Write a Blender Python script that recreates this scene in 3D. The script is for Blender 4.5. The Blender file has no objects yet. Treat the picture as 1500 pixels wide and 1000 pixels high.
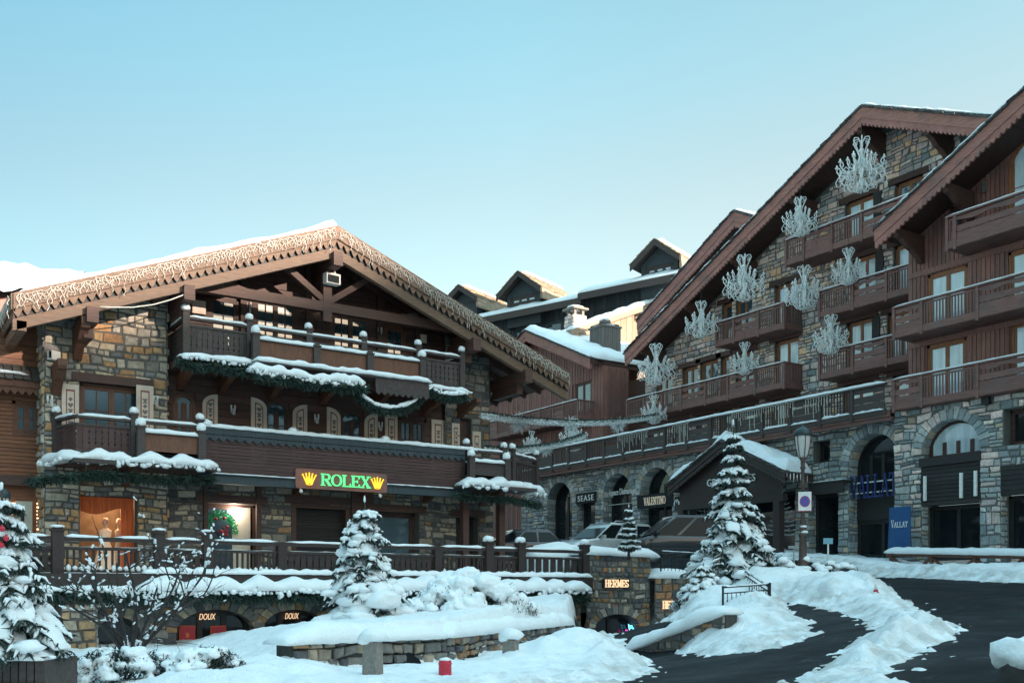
DEBUG = False
SKY_TINT = (1.35, 1.36, 1., 1); SKY_STR = .13; EXPO = 1.35
SKY_GAIN = [(0., (.085, .075, .07)), (1., (.50, .46, .42)), (.2, (.140, .103, .095)), (.34, (.140, .106, .100)), (.5, (.125, .125, .125)), (.62, (.18, .165, .155)), (.8, (.44, .40, .375))]
SIDE = [(0., (.56, .74, .79)), (1., (1.40, 1.36, 1.26)), (.5, (1.03, 1.16, 1.13))]
import bpy, math, random
import numpy as np
from mathutils import Vector, Matrix, noise
R = random.Random(7)
SC = bpy.context.scene
COL = SC.collection
# ---------------------------------------------------------------- viewing frame used to survey the place
F, CX, HY = 1474.0, 750.0, 863.0
FU, FV = .5498, .8353
def tt(px): return (px - CX) / F
def dY(px, Y): return Y / (FV - FU * tt(px))
def dX(px, X): return X / (FU + FV * tt(px))
def atD(px, py, d):
    t = tt(px); return Vector((d * (FU + FV * t), d * (FV - FU * t), (HY - py) / F * d))
def atY(px, py, Y): return atD(px, py, dY(px, Y))
def atX(px, py, X): return atD(px, py, dX(px, X))
def lerp(a, b, t): return a + (b - a) * t
def sst(a, b, x):
    t = max(0., min(1., (x - a) / (b - a))); return t * t * (3 - 2 * t)
def nz(x, y, z=0.): return noise.noise(Vector((x, y, z)))
UP = Vector((0, 0, 1))

# ---------------------------------------------------------------- materials
def mat(name, base, rough=.8, ns=6., na=.3, bump=.15, st=(1, 1, 1), metal=0., emit=None, es=0., ior=1.5, spec=.5, bs=None, second=None, sfac=(.5, .62), sscale=1.5, coat=0., trans=0.):
    m = bpy.data.materials.new(name); m.use_nodes = True
    nt = m.node_tree; N = nt.nodes; L = nt.links
    b = N['Principled BSDF']
    b.inputs['Roughness'].default_value = rough; b.inputs['Metallic'].default_value = metal
    b.inputs['IOR'].default_value = ior; b.inputs['Specular IOR Level'].default_value = spec
    b.inputs['Coat Weight'].default_value = coat
    at = N.new('ShaderNodeAttribute'); at.attribute_name = 'Col'
    tc = N.new('ShaderNodeTexCoord'); mp = N.new('ShaderNodeMapping'); mp.inputs['Scale'].default_value = st
    L.new(tc.outputs['Object'], mp.inputs[0])
    no = N.new('ShaderNodeTexNoise'); no.inputs['Scale'].default_value = ns; no.inputs['Detail'].default_value = 6; no.inputs['Roughness'].default_value = .62
    L.new(mp.outputs[0], no.inputs['Vector'])
    mr = N.new('ShaderNodeMapRange'); mr.inputs[1].default_value = .25; mr.inputs[2].default_value = .75
    mr.inputs[3].default_value = 1 - na; mr.inputs[4].default_value = 1 + na
    L.new(no.outputs[0], mr.inputs[0])
    basec = N.new('ShaderNodeMix'); basec.data_type = 'RGBA'; basec.blend_type = 'MULTIPLY'; basec.inputs[0].default_value = 1
    basec.inputs[6].default_value = (*base, 1); L.new(at.outputs['Color'], basec.inputs[7])
    cur = basec.outputs[2]
    if second:
        n2 = N.new('ShaderNodeTexNoise'); n2.inputs['Scale'].default_value = sscale; n2.inputs['Detail'].default_value = 8; n2.inputs['Roughness'].default_value = .65
        L.new(tc.outputs['Object'], n2.inputs['Vector'])
        r2 = N.new('ShaderNodeMapRange'); r2.inputs[1].default_value = sfac[0]; r2.inputs[2].default_value = sfac[1]
        L.new(n2.outputs[0], r2.inputs[0])
        mx = N.new('ShaderNodeMix'); mx.data_type = 'RGBA'; mx.inputs[7].default_value = (*second, 1)
        L.new(r2.outputs[0], mx.inputs[0]); L.new(cur, mx.inputs[6]); cur = mx.outputs[2]
    m2 = N.new('ShaderNodeVectorMath'); m2.operation = 'SCALE'
    L.new(cur, m2.inputs[0]); L.new(mr.outputs[0], m2.inputs['Scale'])
    L.new(m2.outputs[0], b.inputs['Base Color'])
    if bump:
        bp = N.new('ShaderNodeBump'); bp.inputs['Strength'].default_value = bump; bp.inputs['Distance'].default_value = .03
        if bs:
            n3 = N.new('ShaderNodeTexNoise'); n3.inputs['Scale'].default_value = bs; n3.inputs['Detail'].default_value = 5
            L.new(mp.outputs[0], n3.inputs['Vector']); L.new(n3.outputs[0], bp.inputs['Height'])
        else: L.new(no.outputs[0], bp.inputs['Height'])
        L.new(bp.outputs[0], b.inputs['Normal'])
    if emit:
        b.inputs['Emission Color'].default_value = (*emit, 1); b.inputs['Emission Strength'].default_value = es
    if trans: b.inputs['Transmission Weight'].default_value = trans
    return m
M = {}
M['stone'] = mat('stone', (1, 1, 1), .88, 9, .38, .5, second=(.10, .095, .09), sfac=(.60, .78), sscale=5)
M['mortar'] = mat('mortar', (.13, .12, .11), .95, 12, .3, .4)
M['mortar_pale'] = mat('mortar_pale', (.15, .142, .13), .95, 12, .3, .4)
M['wood_h'] = mat('wood_horizontal', (.085, .037, .027), .62, 2.2, .42, .25, st=(1, 1, 14), second=(.075, .05, .042), sfac=(.52, .8), sscale=.9)
M['wood_v'] = mat('wood_vertical', (.050, .021, .015), .62, 2.2, .42, .25, st=(14, 14, 1))
M['wood_warm'] = mat('wood_warm', (.13, .048, .026), .55, 2.2, .35, .2, st=(9, 9, 2))
M['wood_fascia'] = mat('wood_fascia', (.16, .092, .06), .65, 2.2, .4, .25, st=(1, 1, 12))
M['wood_grey'] = mat('wood_grey', (.062, .045, .041), .7, 2.5, .4, .3, st=(5, 5, 5))
M['wood_red'] = mat('wood_red', (.25, .108, .086), .65, 2.2, .42, .25, st=(13, 13, 1), second=(.135, .098, .090), sfac=(.50, .78), sscale=1.1)
M['wood_redh'] = mat('wood_red_horizontal', (.20, .092, .078), .65, 2.2, .42, .25, st=(1, 1, 13), second=(.135, .098, .090), sfac=(.50, .78), sscale=1.1)
M['wood_trim'] = mat('wood_trim', (.36, .152, .122), .65, 2.2, .4, .25, st=(1, 1, 12), second=(.135, .098, .090), sfac=(.50, .78), sscale=1.1)
M['wood_warm_dark'] = mat('wood_warm_dark', (.20, .075, .036), .6, 2.2, .4, .2, st=(1, 1, 12))
M['wood_frame'] = mat('wood_frame', (.30, .115, .05), .55, 2.2, .35, .2, st=(9, 9, 2))
M['wood_apron'] = mat('wood_apron', (.075, .034, .031), .65, 2.2, .42, .25, st=(1, 1, 13))
M['wood_silver'] = mat('wood_silver', (.16, .135, .125), .75, 2.2, .4, .25, st=(12, 12, 1))
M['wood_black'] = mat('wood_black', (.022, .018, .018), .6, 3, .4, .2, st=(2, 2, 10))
M['wood_dark2'] = mat('wood_dark_rail', (.032, .019, .017), .62, 3, .4, .25, st=(4, 4, 6))
M['wood_teal'] = mat('wood_weathered_shaded', (.042, .056, .064), .75, 2.2, .4, .25, st=(12, 12, 1))  # bluish dark: weathered valance, and shade painted on the dormer house
M['wood_sun'] = mat('wood_sunlit', (.34, .24, .165), .7, 2.2, .3, .2, st=(12, 12, 1))  # golden tone also paints the sunlight on the dormer sides
M['shingle'] = mat('shingle', (.10, .085, .075), .8, 7, .4, .3)
M['lauze'] = mat('stone_slab', (.085, .08, .08), .85, 7, .4, .4)
M['snow'] = mat('snow', (.86, .875, .89), .6, 3.5, .04, .6, bs=16., spec=.25)
M['snow_ground'] = None
M['white_paint'] = mat('white_paint', (.74, .70, .66), .6, 4, .12, .05)
M['shutter_cream'] = mat('shutter_cream', (.66, .52, .42), .65, 3, .15, .1, st=(1, 8, 1))
M['paint_red'] = mat('paint_red', (.20, .035, .035), .6, 5, .2, .05)
M['paint_grey'] = mat('paint_grey', (.16, .14, .14), .6, 5, .2, .05)
M['pane'] = mat('glass_dark', (.045, .075, .09), .06, .6, .5, .02, ior=2.1, spec=.6)  # teal base stands in for part of the reflected sky
M['pane_sky_tint'] = mat('glass_sky_tint', (.66, .78, .84), .08, .9, .34, .03, st=(4, 4, .5), ior=1.9, spec=.6)  # pale blue base paints the sky reflected in the hotel panes
M['pane_shop'] = mat('glass_shop', (.014, .017, .02), .04, .5, .6, .01, ior=1.5, spec=.4)
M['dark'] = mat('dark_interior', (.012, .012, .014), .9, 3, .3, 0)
M['iron'] = mat('iron_black', (.02, .02, .022), .5, 8, .3, .1, metal=.3)
M['steel'] = mat('steel', (.35, .36, .37), .4, 8, .2, .05, metal=.8)
M['crystal'] = mat('chandelier_white', (.80, .80, .78), .45, 8, .12, 0, spec=.6)
M['wire_white'] = mat('light_string', (.75, .70, .62), .5, 8, .1, 0)
M['needle'] = mat('needles', (.022, .036, .030), .75, 9, .5, .1)
M['needle_g'] = mat('garland_needles', (.022, .045, .034), .75, 9, .5, .1)
M['frost'] = mat('frosted_needles', (.42, .47, .48), .7, 9, .4, .1)
M['bark'] = mat('bark', (.055, .042, .036), .9, 8, .4, .5, st=(4, 4, 1))
M['twig'] = mat('twig', (.040, .030, .028), .9, 8, .4, .2)
M['rock'] = mat('rock', (.05, .045, .045), .9, 4, .4, .6)
M['red'] = mat('red_plastic', (.55, .02, .045), .4, 6, .25, .1)
M['rubber'] = mat('rubber', (.015, .015, .016), .8, 8, .3, .1)
M['concrete'] = mat('bollard_stone', (.23, .20, .175), .9, 14, .35, .5)
M['plaster'] = mat('plaster', (.62, .56, .46), .85, 3, .1, .1)
def tinted(name, col, rough=.5, **k): M[name] = mat(name, col, rough, 6, .15, .03, **k)
tinted('white_letter', (.78, .77, .74)); tinted('blue_banner', (.012, .075, .21)); tinted('blue_letter', (.015, .035, .14)); tinted('sign_blue', (.03, .10, .42)); tinted('sign_red', (.50, .03, .05))
tinted('car_silver', (.50, .52, .53), .35, metal=.4, coat=.5); tinted('car_dark', (.022, .02, .026), .25, metal=.3, coat=.7); tinted('car_van', (.014, .016, .020), .22, metal=.3, coat=.7)
tinted('car_blue', (.10, .16, .20), .3, metal=.5, coat=.6)
M['car_glass'] = mat('car_glass', (.008, .012, .014), .08, 1, .2, 0, ior=1.4, spec=.25)
M['glow_green'] = mat('glow_green', (.05, .45, .12), .5, 5, .05, 0, emit=(.10, .80, .25), es=.62)
M['glow_yellow'] = mat('glow_yellow', (.6, .42, .03), .5, 5, .05, 0, emit=(1., .60, .03), es=.6)
M['glow_warm'] = mat('glow_warm', (.7, .5, .3), .5, 5, .05, 0, emit=(1., .62, .32), es=1.1)
M['glow_cream'] = mat('glow_cream', (.7, .6, .4), .5, 5, .05, 0, emit=(1., .62, .36), es=.36)
M['letter_cream'] = mat('letter_cream', (.75, .68, .55), .5, 5, .05, 0, emit=(1., .7, .45), es=.06)
M['glow_orange'] = mat('glow_orange', (.62, .15, .045), .8, 3, .4, 0, st=(9, 9, .6), emit=(.9, .15, .04), es=.02)
M['glow_pink'] = mat('glow_pink', (.5, .03, .25), .5, 5, .05, 0, emit=(1., .03, .42), es=1.6)
M['glow_cyan'] = mat('glow_cyan', (.1, .5, .6), .5, 5, .05, 0, emit=(.15, .75, 1.), es=1.4)
M['glow_room'] = mat('lit_room', (.16, .11, .075), .8, 2.5, .5, 0)
M['lamp_glass'] = mat('lamp_glass', (.55, .52, .50), .15, 4, .1, 0, spec=.7)
M['green_bright'] = mat('wreath_green', (.02, .30, .12), .6, 14, .4, .2, emit=(.02, .6, .22), es=.012)  # slight emission lifts the greenery as if lit
M['dress'] = mat('dress_white', (.70, .64, .54), .8, 3, .15, .2, st=(14, 14, 1), emit=(.9, .6, .35), es=.12)  # warm emission stands in for lamplight on the dress

# ---------------------------------------------------------------- mesh builder
class Fr:
    """a facade frame: a along the wall, b up, c outwards"""
    def __init__(s, O, u, n): s.O = Vector(O); s.u = Vector(u); s.n = Vector(n)
    def __call__(s, a, b, c=0.): return s.O + s.u * a + UP * b + s.n * c
def jit(x, k=.12): return x * (1 + R.uniform(-k, k))
def tone(k=.18, c=(1, 1, 1)):
    f = 1 + R.uniform(-k, k); return (c[0] * f, c[1] * f * (1 + R.uniform(-.03, .03)), c[2] * f * (1 + R.uniform(-.04, .04)))
_ICO = {}
def ico(n):
    if n not in _ICO:
        import bmesh
        bm = bmesh.new(); bmesh.ops.create_icosphere(bm, subdivisions=n, radius=1)
        bm.verts.index_update()
        _ICO[n] = ([v.co.copy() for v in bm.verts], [tuple(v.index for v in f.verts) for f in bm.faces]); bm.free()
    return _ICO[n]
class MB:
    def __init__(s): s.v = []; s.f = []; s.c = []; s.s = []; s.k = []
    def pieces(s):
        out = []; ks = s.k + [(len(s.v), len(s.f))]
        for (v0, f0), (v1, f1) in zip(ks, ks[1:]): out.append((s.v[v0:v1], [tuple(i - v0 for i in f) for f in s.f[f0:f1]], s.c[f0:f1], s.s[f0:f1]))
        return out
    def add(s, vs, fs, col=(1, 1, 1), smooth=False):
        k = len(s.v); s.k.append((k, len(s.f))); s.v.extend([tuple(p) for p in vs])
        for f in fs:
            s.f.append(tuple(i + k for i in f)); s.c.append(col); s.s.append(smooth)
        return s
    def quad(s, a, b, c, d, col=(1, 1, 1)): return s.add([a, b, c, d], [(0, 1, 2, 3)], col)
    def hexa(s, p, col=(1, 1, 1), smooth=False):   # p: 8 points, 4 bottom ring then 4 top ring
        return s.add(p, [(3, 2, 1, 0), (4, 5, 6, 7), (0, 1, 5, 4), (1, 2, 6, 5), (2, 3, 7, 6), (3, 0, 4, 7)], col, smooth)
    def fbox(s, fr, a0, a1, b0, b1, c0, c1, col=None):
        col = col or tone(.1)
        return s.hexa([fr(a0, b0, c0), fr(a1, b0, c0), fr(a1, b0, c1), fr(a0, b0, c1), fr(a0, b1, c0), fr(a1, b1, c0), fr(a1, b1, c1), fr(a0, b1, c1)], col)
    def box(s, c, sx, sy, sz, col=None, rot=0., top=1.):
        col = col or tone(.1); ca, sa = math.cos(rot), math.sin(rot); p = []
        for z, k in ((-.5, 1.), (.5, top)):
            for x, y in ((-.5, -.5), (.5, -.5), (.5, .5), (-.5, .5)):
                X, Y = x * sx * k, y * sy * k; p.append(Vector(c) + Vector((X * ca - Y * sa, X * sa + Y * ca, z * sz)))
        return s.hexa(p, col)
    def beam(s, p0, p1, w, h, up=UP, col=None):
        col = col or tone(.1); p0 = Vector(p0); p1 = Vector(p1); d = (p1 - p0).normalized()
        sd = d.cross(up)
        if sd.length < 1e-4: sd = d.cross(Vector((1, 0, 0)))
        sd.normalize(); u = sd.cross(d).normalized(); sd *= w / 2; u *= h / 2
        return s.hexa([p0 - sd - u, p0 + sd - u, p0 + sd + u, p0 - sd + u, p1 - sd - u, p1 + sd - u, p1 + sd + u, p1 - sd + u], col)
    def tube(s, pts, r, n=6, col=(1, 1, 1), cap=True, smooth=True):
        pts = [Vector(p) for p in pts]; m = len(pts); vs = []; fs = []
        prev = None
        for i, p in enumerate(pts):
            d = (pts[min(i + 1, m - 1)] - pts[max(i - 1, 0)]).normalized()
            a = prev if prev is not None else (UP if abs(d.z) < .9 else Vector((1, 0, 0)))
            x = d.cross(a)
            if x.length < 1e-5: x = d.cross(Vector((.3, .9, .1)))
            x.normalize(); y = x.cross(d).normalized(); prev = y
            rr = r[i] if isinstance(r, (list, tuple)) else r
            for k in range(n):
                th = 2 * math.pi * k / n; vs.append(p + (x * math.cos(th) + y * math.sin(th)) * rr)
        for i in range(m - 1):
            for k in range(n):
                k2 = (k + 1) % n; fs.append((i * n + k, i * n + k2, (i + 1) * n + k2, (i + 1) * n + k))
        if cap and n > 2: fs.append(tuple(range(n - 1, -1, -1))); fs.append(tuple((m - 1) * n + k for k in range(n)))
        return s.add(vs, fs, col, smooth)
    def lathe(s, c, prof, n=16, col=(1, 1, 1), smooth=True):   # prof: (r, z)
        vs = []; fs = []; c = Vector(c)
        for r, z in prof:
            for k in range(n):
                th = 2 * math.pi * k / n; vs.append(c + Vector((r * math.cos(th), r * math.sin(th), z)))
        for i in range(len(prof) - 1):
            for k in range(n):
                k2 = (k + 1) % n; fs.append((i * n + k, i * n + k2, (i + 1) * n + k2, (i + 1) * n + k))
        fs.append(tuple(range(n - 1, -1, -1))); fs.append(tuple((len(prof) - 1) * n + k for k in range(n)))
        return s.add(vs, fs, col, smooth)
    def prism(s, fr, poly, c0, c1, col=None):
        col = col or tone(.1); n = len(poly)
        vs = [fr(a, b, c1) for a, b in poly] + [fr(a, b, c0) for a, b in poly]
        fs = [tuple(range(n)), tuple(range(2 * n - 1, n - 1, -1))] + [(i, i + n, (i + 1) % n + n, (i + 1) % n) for i in range(n)]
        return s.add(vs, fs, col)
    def blob(s, c, rx, ry, rz, amp=.18, n=2, col=(1, 1, 1), freq=1.6, flat=0.):
        V, Fc = ico(n); o = R.uniform(0, 100); c = Vector(c); vs = []
        for v in V:
            k = 1 + amp * noise.noise(v * freq + Vector((o, o * .7, 0))) + amp * .42 * noise.noise(v * freq * 2.9 + Vector((0, o, o * .3)))
            z = v.z * k
            if z < 0 and flat: z *= (1 - flat)
            vs.append(c + Vector((v.x * rx * k, v.y * ry * k, z * rz)))
        return s.add(vs, Fc, col, True)
    def snow(s, pts, w, h, seg=.18, amp=.35, sink=.02, taper=True, seed=None, drip=0):
        """a soft strip of lying snow along a line"""
        pts = [Vector(p) for p in pts]; ln = [(pts[i + 1] - pts[i]).length for i in range(len(pts) - 1)]
        T = sum(ln); m = max(3, int(T / seg)); vs = []; fs = []; o = R.uniform(0, 99); K = 7
        for i in range(m + 1):
            q = T * i / m; acc = 0
            for j, l in enumerate(ln):
                if q <= acc + l + 1e-6: break
                acc += l
            p = pts[j].lerp(pts[j + 1], (q - acc) / max(l, 1e-6)); d = (pts[j + 1] - pts[j]).normalized()
            sd = d.cross(UP); sd.z = 0
            sd = sd.normalized() if sd.length > 1e-5 else Vector((1, 0, 0))
            e = min(q, T - q); tp = min(1., .35 + e / (h * 1.6 + .01)) if taper else 1.
            hh = h * (1 + amp * noise.noise(Vector((q * 1.7 / max(.3, w), o, 0)))) * tp
            ww = w * (1 + .12 * noise.noise(Vector((q * 2.3, o, 7)))) * (.75 + .25 * tp)
            if drip and R.random() < drip * seg:
                rr_ = R.uniform(.02, .065); s.blob(p + sd * ww * R.uniform(.38, .50) + UP * R.uniform(-.12, .0), rr_ * R.uniform(1, 2.2), rr_, rr_ * R.uniform(.9, 2.0), .45, 2)
            for k in range(K):
                th = math.pi * k / (K - 1); cc = math.cos(th); sn = math.sin(th)
                x = (abs(cc) ** .75) * (1 if cc > 0 else -1) * ww / 2
                z = (sn ** .7) * hh - sink + (.02 * noise.noise(Vector((q * 5, k * 2.1, o))))
                vs.append(p + sd * x + UP * z)
        for i in range(m):
            for k in range(K - 1): fs.append((i * K + k, i * K + k + 1, (i + 1) * K + k + 1, (i + 1) * K + k))
            fs.append((i * K, (i + 1) * K, (i + 1) * K + K - 1, i * K + K - 1))
        fs.append(tuple(range(K))); fs.append(tuple(m * K + K - 1 - k for k in range(K)))
        return s.add(vs, fs, (1, 1, 1), True)
    def mesh(s, name, material, off=Vector((0, 0, 0))):
        me = bpy.data.meshes.new(name)
        v = np.array(s.v, dtype=np.float32).reshape(-1, 3) - np.array(off, dtype=np.float32)
        me.from_pydata(v.tolist(), [], s.f)
        a = me.attributes.new('Col', 'FLOAT_COLOR', 'FACE')
        c = np.ones((len(s.f), 4), dtype=np.float32); c[:, :3] = np.array(s.c, dtype=np.float32).reshape(-1, 3)
        a.data.foreach_set('color', c.ravel()); me.polygons.foreach_set('use_smooth', s.s)
        me.materials.append(material if not isinstance(material, str) else M[material])
        import bmesh
        bm = bmesh.new(); bm.from_mesh(me); bmesh.ops.recalc_face_normals(bm, faces=bm.faces); bm.to_mesh(me); bm.free()
        me.update(); return me
def thing(name, label, cat, loc, group=None, rz=0.):
    o = bpy.data.objects.new(name, None); COL.objects.link(o); o.location = loc; o.rotation_euler = (0, 0, rz)
    o.empty_display_size = .2
    o['label'] = label; o['category'] = cat; o['_loc'] = list(loc)
    if group: o['group'] = group
    return o
def root_of(o):
    while o.parent: o = o.parent
    return o
def part(name, mb, material, parent, local=False, label=None):
    """mesh child; its points are given in world space (or in the thing's own space when local)"""
    off = Vector((0, 0, 0)) if local else Vector(root_of(parent)['_loc'])
    o = bpy.data.objects.new(name, mb.mesh(name, material, off)); COL.objects.link(o); o.parent = parent
    if label: o['label'] = label
    return o
def single(name, mb, material, label, cat, loc, group=None, local=False):
    o = bpy.data.objects.new(name, mb.mesh(name, material, Vector((0, 0, 0)) if local else Vector(loc))); COL.objects.link(o); o.location = loc
    o['label'] = label; o['category'] = cat; o['_loc'] = list(loc)
    if group: o['group'] = group
    return o
def struct(name, mb, material, kind='structure'):
    o = bpy.data.objects.new(name, mb.mesh(name, material)); COL.objects.link(o); o['kind'] = kind; return o
def dup(o, parent=None):
    c = o.copy(); COL.objects.link(c); c.parent = parent
    for ch in o.children: dup(ch, c)
    return c
def place(o, loc, rz=0., sc=1., label=None):
    o.location = loc; o.rotation_euler = (0, 0, rz); o.scale = (sc, sc, sc)
    if label: o['label'] = label
    return o

# ---------------------------------------------------------------- walls
def half_w(h, b):
    """half width of an arched hole at height b (0 if above)"""
    a0, a1, b0, b1, arch = h; r = (a1 - a0) / 2
    if b >= b1: return 0.
    if not arch: return r
    sp = b1 - arch
    if b <= sp: return r
    return r * math.sqrt(max(0., 1 - ((b - sp) / arch) ** 2))
def wall_sheet(mb, fr, a0, a1, b0, top, holes=(), c=0., reveal=.3, bot=None):
    """flat wall face with holes (a0,a1,b0,b1,arch rise) and their reveals"""
    tf = top if callable(top) else (lambda a: top)
    xs = {a0, a1}
    for h in holes:
        if h[4]:
            for k in range(17): xs.add((h[0] + h[1]) / 2 - math.cos(math.pi * k / 16) * (h[1] - h[0]) / 2)
        else: xs |= {h[0], h[1]}
    if callable(top):
        for k in range(25): xs.add(lerp(a0, a1, k / 24))
    xs = sorted(x for x in xs if a0 - 1e-6 <= x <= a1 + 1e-6)
    def htop(h, a):
        if not h[4]: return h[3]
        r = (h[1] - h[0]) / 2; q = (a - (h[0] + h[1]) / 2) / r
        return h[3] - h[4] + h[4] * math.sqrt(max(0., 1 - q * q))
    for x0, x1 in zip(xs, xs[1:]):
        if x1 - x0 < 1e-5: continue
        xm = (x0 + x1) / 2; hs = sorted([h for h in holes if h[0] < xm < h[1]], key=lambda h: h[2]); lo0 = lo1 = b0
        for h in hs:
            if h[2] > max(lo0, lo1) + 1e-4: mb.quad(fr(x0, lo0, c), fr(x1, lo1, c), fr(x1, h[2], c), fr(x0, h[2], c))
            lo0, lo1 = htop(h, x0), htop(h, x1)
            if reveal: mb.quad(fr(x0, lo0, c), fr(x1, lo1, c), fr(x1, lo1, c - reveal), fr(x0, lo0, c - reveal))
        t0, t1 = tf(x0), tf(x1)
        if t0 > lo0 or t1 > lo1: mb.quad(fr(x0, lo0, c), fr(x1, lo1, c), fr(x1, max(t1, lo1), c), fr(x0, max(t0, lo0), c))
    if reveal:
        for h in holes:
            sp = h[3] - h[4]
            for a in (h[0], h[1]): mb.quad(fr(a, h[2], c), fr(a, h[2], c - reveal), fr(a, sp, c - reveal), fr(a, sp, c))
            mb.quad(fr(h[0], h[2], c), fr(h[1], h[2], c), fr(h[1], h[2], c - reveal), fr(h[0], h[2], c - reveal))
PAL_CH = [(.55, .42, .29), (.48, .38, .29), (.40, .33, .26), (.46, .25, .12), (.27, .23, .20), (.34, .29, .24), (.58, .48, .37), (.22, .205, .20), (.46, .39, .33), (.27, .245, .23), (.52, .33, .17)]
PAL_HO = [(0.804, 0.592, 0.522), (0.692, 0.527, 0.472), (0.82, 0.646, 0.547), (0.563, 0.442, 0.417), (0.82, 0.553, 0.41), (0.74, 0.567, 0.515), (0.483, 0.395, 0.385), (0.82, 0.685, 0.584), (0.756, 0.58, 0.529), (0.644, 0.501, 0.459), (0.792, 0.49, 0.301)]
PAL_ARC = [(.37, .38, .38), (.30, .33, .335), (.44, .44, .425), (.22, .25, .26), (.42, .38, .33), (.34, .35, .34), (.19, .21, .22), (.50, .49, .46), (.27, .29, .29), (.31, .335, .34), (.46, .36, .26)]  # arcade stones toned cooler to carry the teal shade of the lower wall
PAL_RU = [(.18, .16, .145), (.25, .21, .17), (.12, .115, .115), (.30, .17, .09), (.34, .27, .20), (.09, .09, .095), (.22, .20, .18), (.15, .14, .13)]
def stones(mb, fr, a0, a1, b0, top, holes=(), c=0., sh=(.16, .34), sw=(.22, .60), pal=PAL_CH, ring=0., gap=.012, relief=(.018, .075), tooth=.03, seed=0, wob=.085):
    """real relief masonry: every stone a bevelled block with its own colour"""
    rr = random.Random(seed + 11); tf = top if callable(top) else (lambda a: top)
    tmax = max(tf(lerp(a0, a1, k / 40)) for k in range(41)); edges = {b0, tmax}
    for h in holes:
        if not h[4]: edges |= {h[2], h[3]}
    edges = sorted(e for e in edges if b0 - 1e-6 <= e <= tmax + 1e-6); courses = []
    for e0, e1 in zip(edges, edges[1:]):
        n = max(1, round((e1 - e0) / ((sh[0] + sh[1]) / 2))); ws = [rr.uniform(*sh) for _ in range(n)]; k = (e1 - e0) / sum(ws); z = e0
        for w in ws: courses.append((z, z + w * k)); z += w * k
    def block(x0, x1, z0, z1):
        if x1 - x0 < .03 or z1 - z0 < .03: return
        col = rr.choice(pal); f = rr.uniform(.78, 1.2); col = tuple(v * f for v in col)
        j = lambda: rr.uniform(-tooth, tooth); g = gap
        base = [[x0 + g + max(0, j()), z0 + g + max(0, j())], [x1 - g - max(0, j()), z0 + g + max(0, j())], [x1 - g - max(0, j()), z1 - g - max(0, j())], [x0 + g + max(0, j()), z1 - g - max(0, j())]]
        cx, cz = (x0 + x1) / 2, (z0 + z1) / 2
        for k in range(4):   # knocked corners
            if rr.random() < .38: base[k] = [lerp(base[k][0], cx, rr.uniform(.04, .26)), lerp(base[k][1], cz, rr.uniform(.05, .34))]
        for p in base: p[1] += wob * noise.noise(Vector((p[0] * 1.1, p[1] * .6, seed * 3.1))); p[0] += wob * .6 * noise.noise(Vector((p[0] * .9, p[1] * 1.9, seed + 9.)))
        mx, mz = (x0 + x1) / 2, (z0 + z1) / 2; d = rr.uniform(*relief); i = .14 if min(x1 - x0, z1 - z0) > .12 else .08
        bev = min(.025, min(x1 - x0, z1 - z0) * .2)
        vs = [fr(p[0], p[1], c - .01) for p in base] + [fr(p[0], p[1], c + d * .55) for p in base]
        for p in base:
            dx, dz = mx - p[0], mz - p[1]; vs.append(fr(p[0] + math.copysign(bev, dx), p[1] + math.copysign(bev, dz), c + d + rr.uniform(-.006, .006)))
        fs = [(8, 9, 10, 11)]
        for q in range(4):
            n = (q + 1) % 4; fs.append((q, n, n + 4, q + 4)); fs.append((q + 4, n + 4, n + 8, q + 8))
        mb.add(vs, fs, col)
    for z0, z1 in courses:
        zm = (z0 + z1) / 2; iv = [(a0, a1)]
        if callable(top):
            ok = [lerp(a0, a1, k / 80) for k in range(81) if tf(lerp(a0, a1, k / 80)) >= z1 - .02]
            if not ok: continue
            iv = [(min(ok), max(ok))]
        for h in holes:
            if h[2] >= z1 - 1e-4 or h[3] + (ring if h[4] else 0) <= z0 + 1e-4: continue
            m = (h[0] + h[1]) / 2
            if h[4]:
                r = (h[1] - h[0]) / 2; sp = h[3] - h[4]; q = max(0., zm - sp); ro = r + ring; ho = h[4] + ring
                w = (r + ring * .02 if ring == 0 else r + ring * .0) if zm <= sp else ro * math.sqrt(max(0., 1 - (q / ho) ** 2)) - ring * .15
                if w <= 0: continue
            else: w = (h[1] - h[0]) / 2
            new = []
            for x0, x1 in iv:
                if m - w > x0: new.append((x0, min(x1, m - w)))
                if m + w < x1: new.append((max(x0, m + w), x1))
            iv = [t for t in new if t[1] - t[0] > .02]
        for x0, x1 in iv:
            x = x0
            while x < x1 - .01:
                w = rr.uniform(*sw) * (1.15 if z1 - z0 > .25 else .9); e = x + w
                if x1 - e < sw[0] * .6: e = x1
                if z1 - z0 > .26 and rr.random() < .28:
                    zs = lerp(z0, z1, rr.uniform(.4, .6)); block(x, e, z0, zs); block(x, e, zs, z1)
                elif e - x > .4 and rr.random() < .15:
                    xs = lerp(x, e, rr.uniform(.4, .6)); block(x, xs, z0, z1); block(xs, e, z0, z1)
                else: block(x, e, z0, z1)
                x = e
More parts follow.
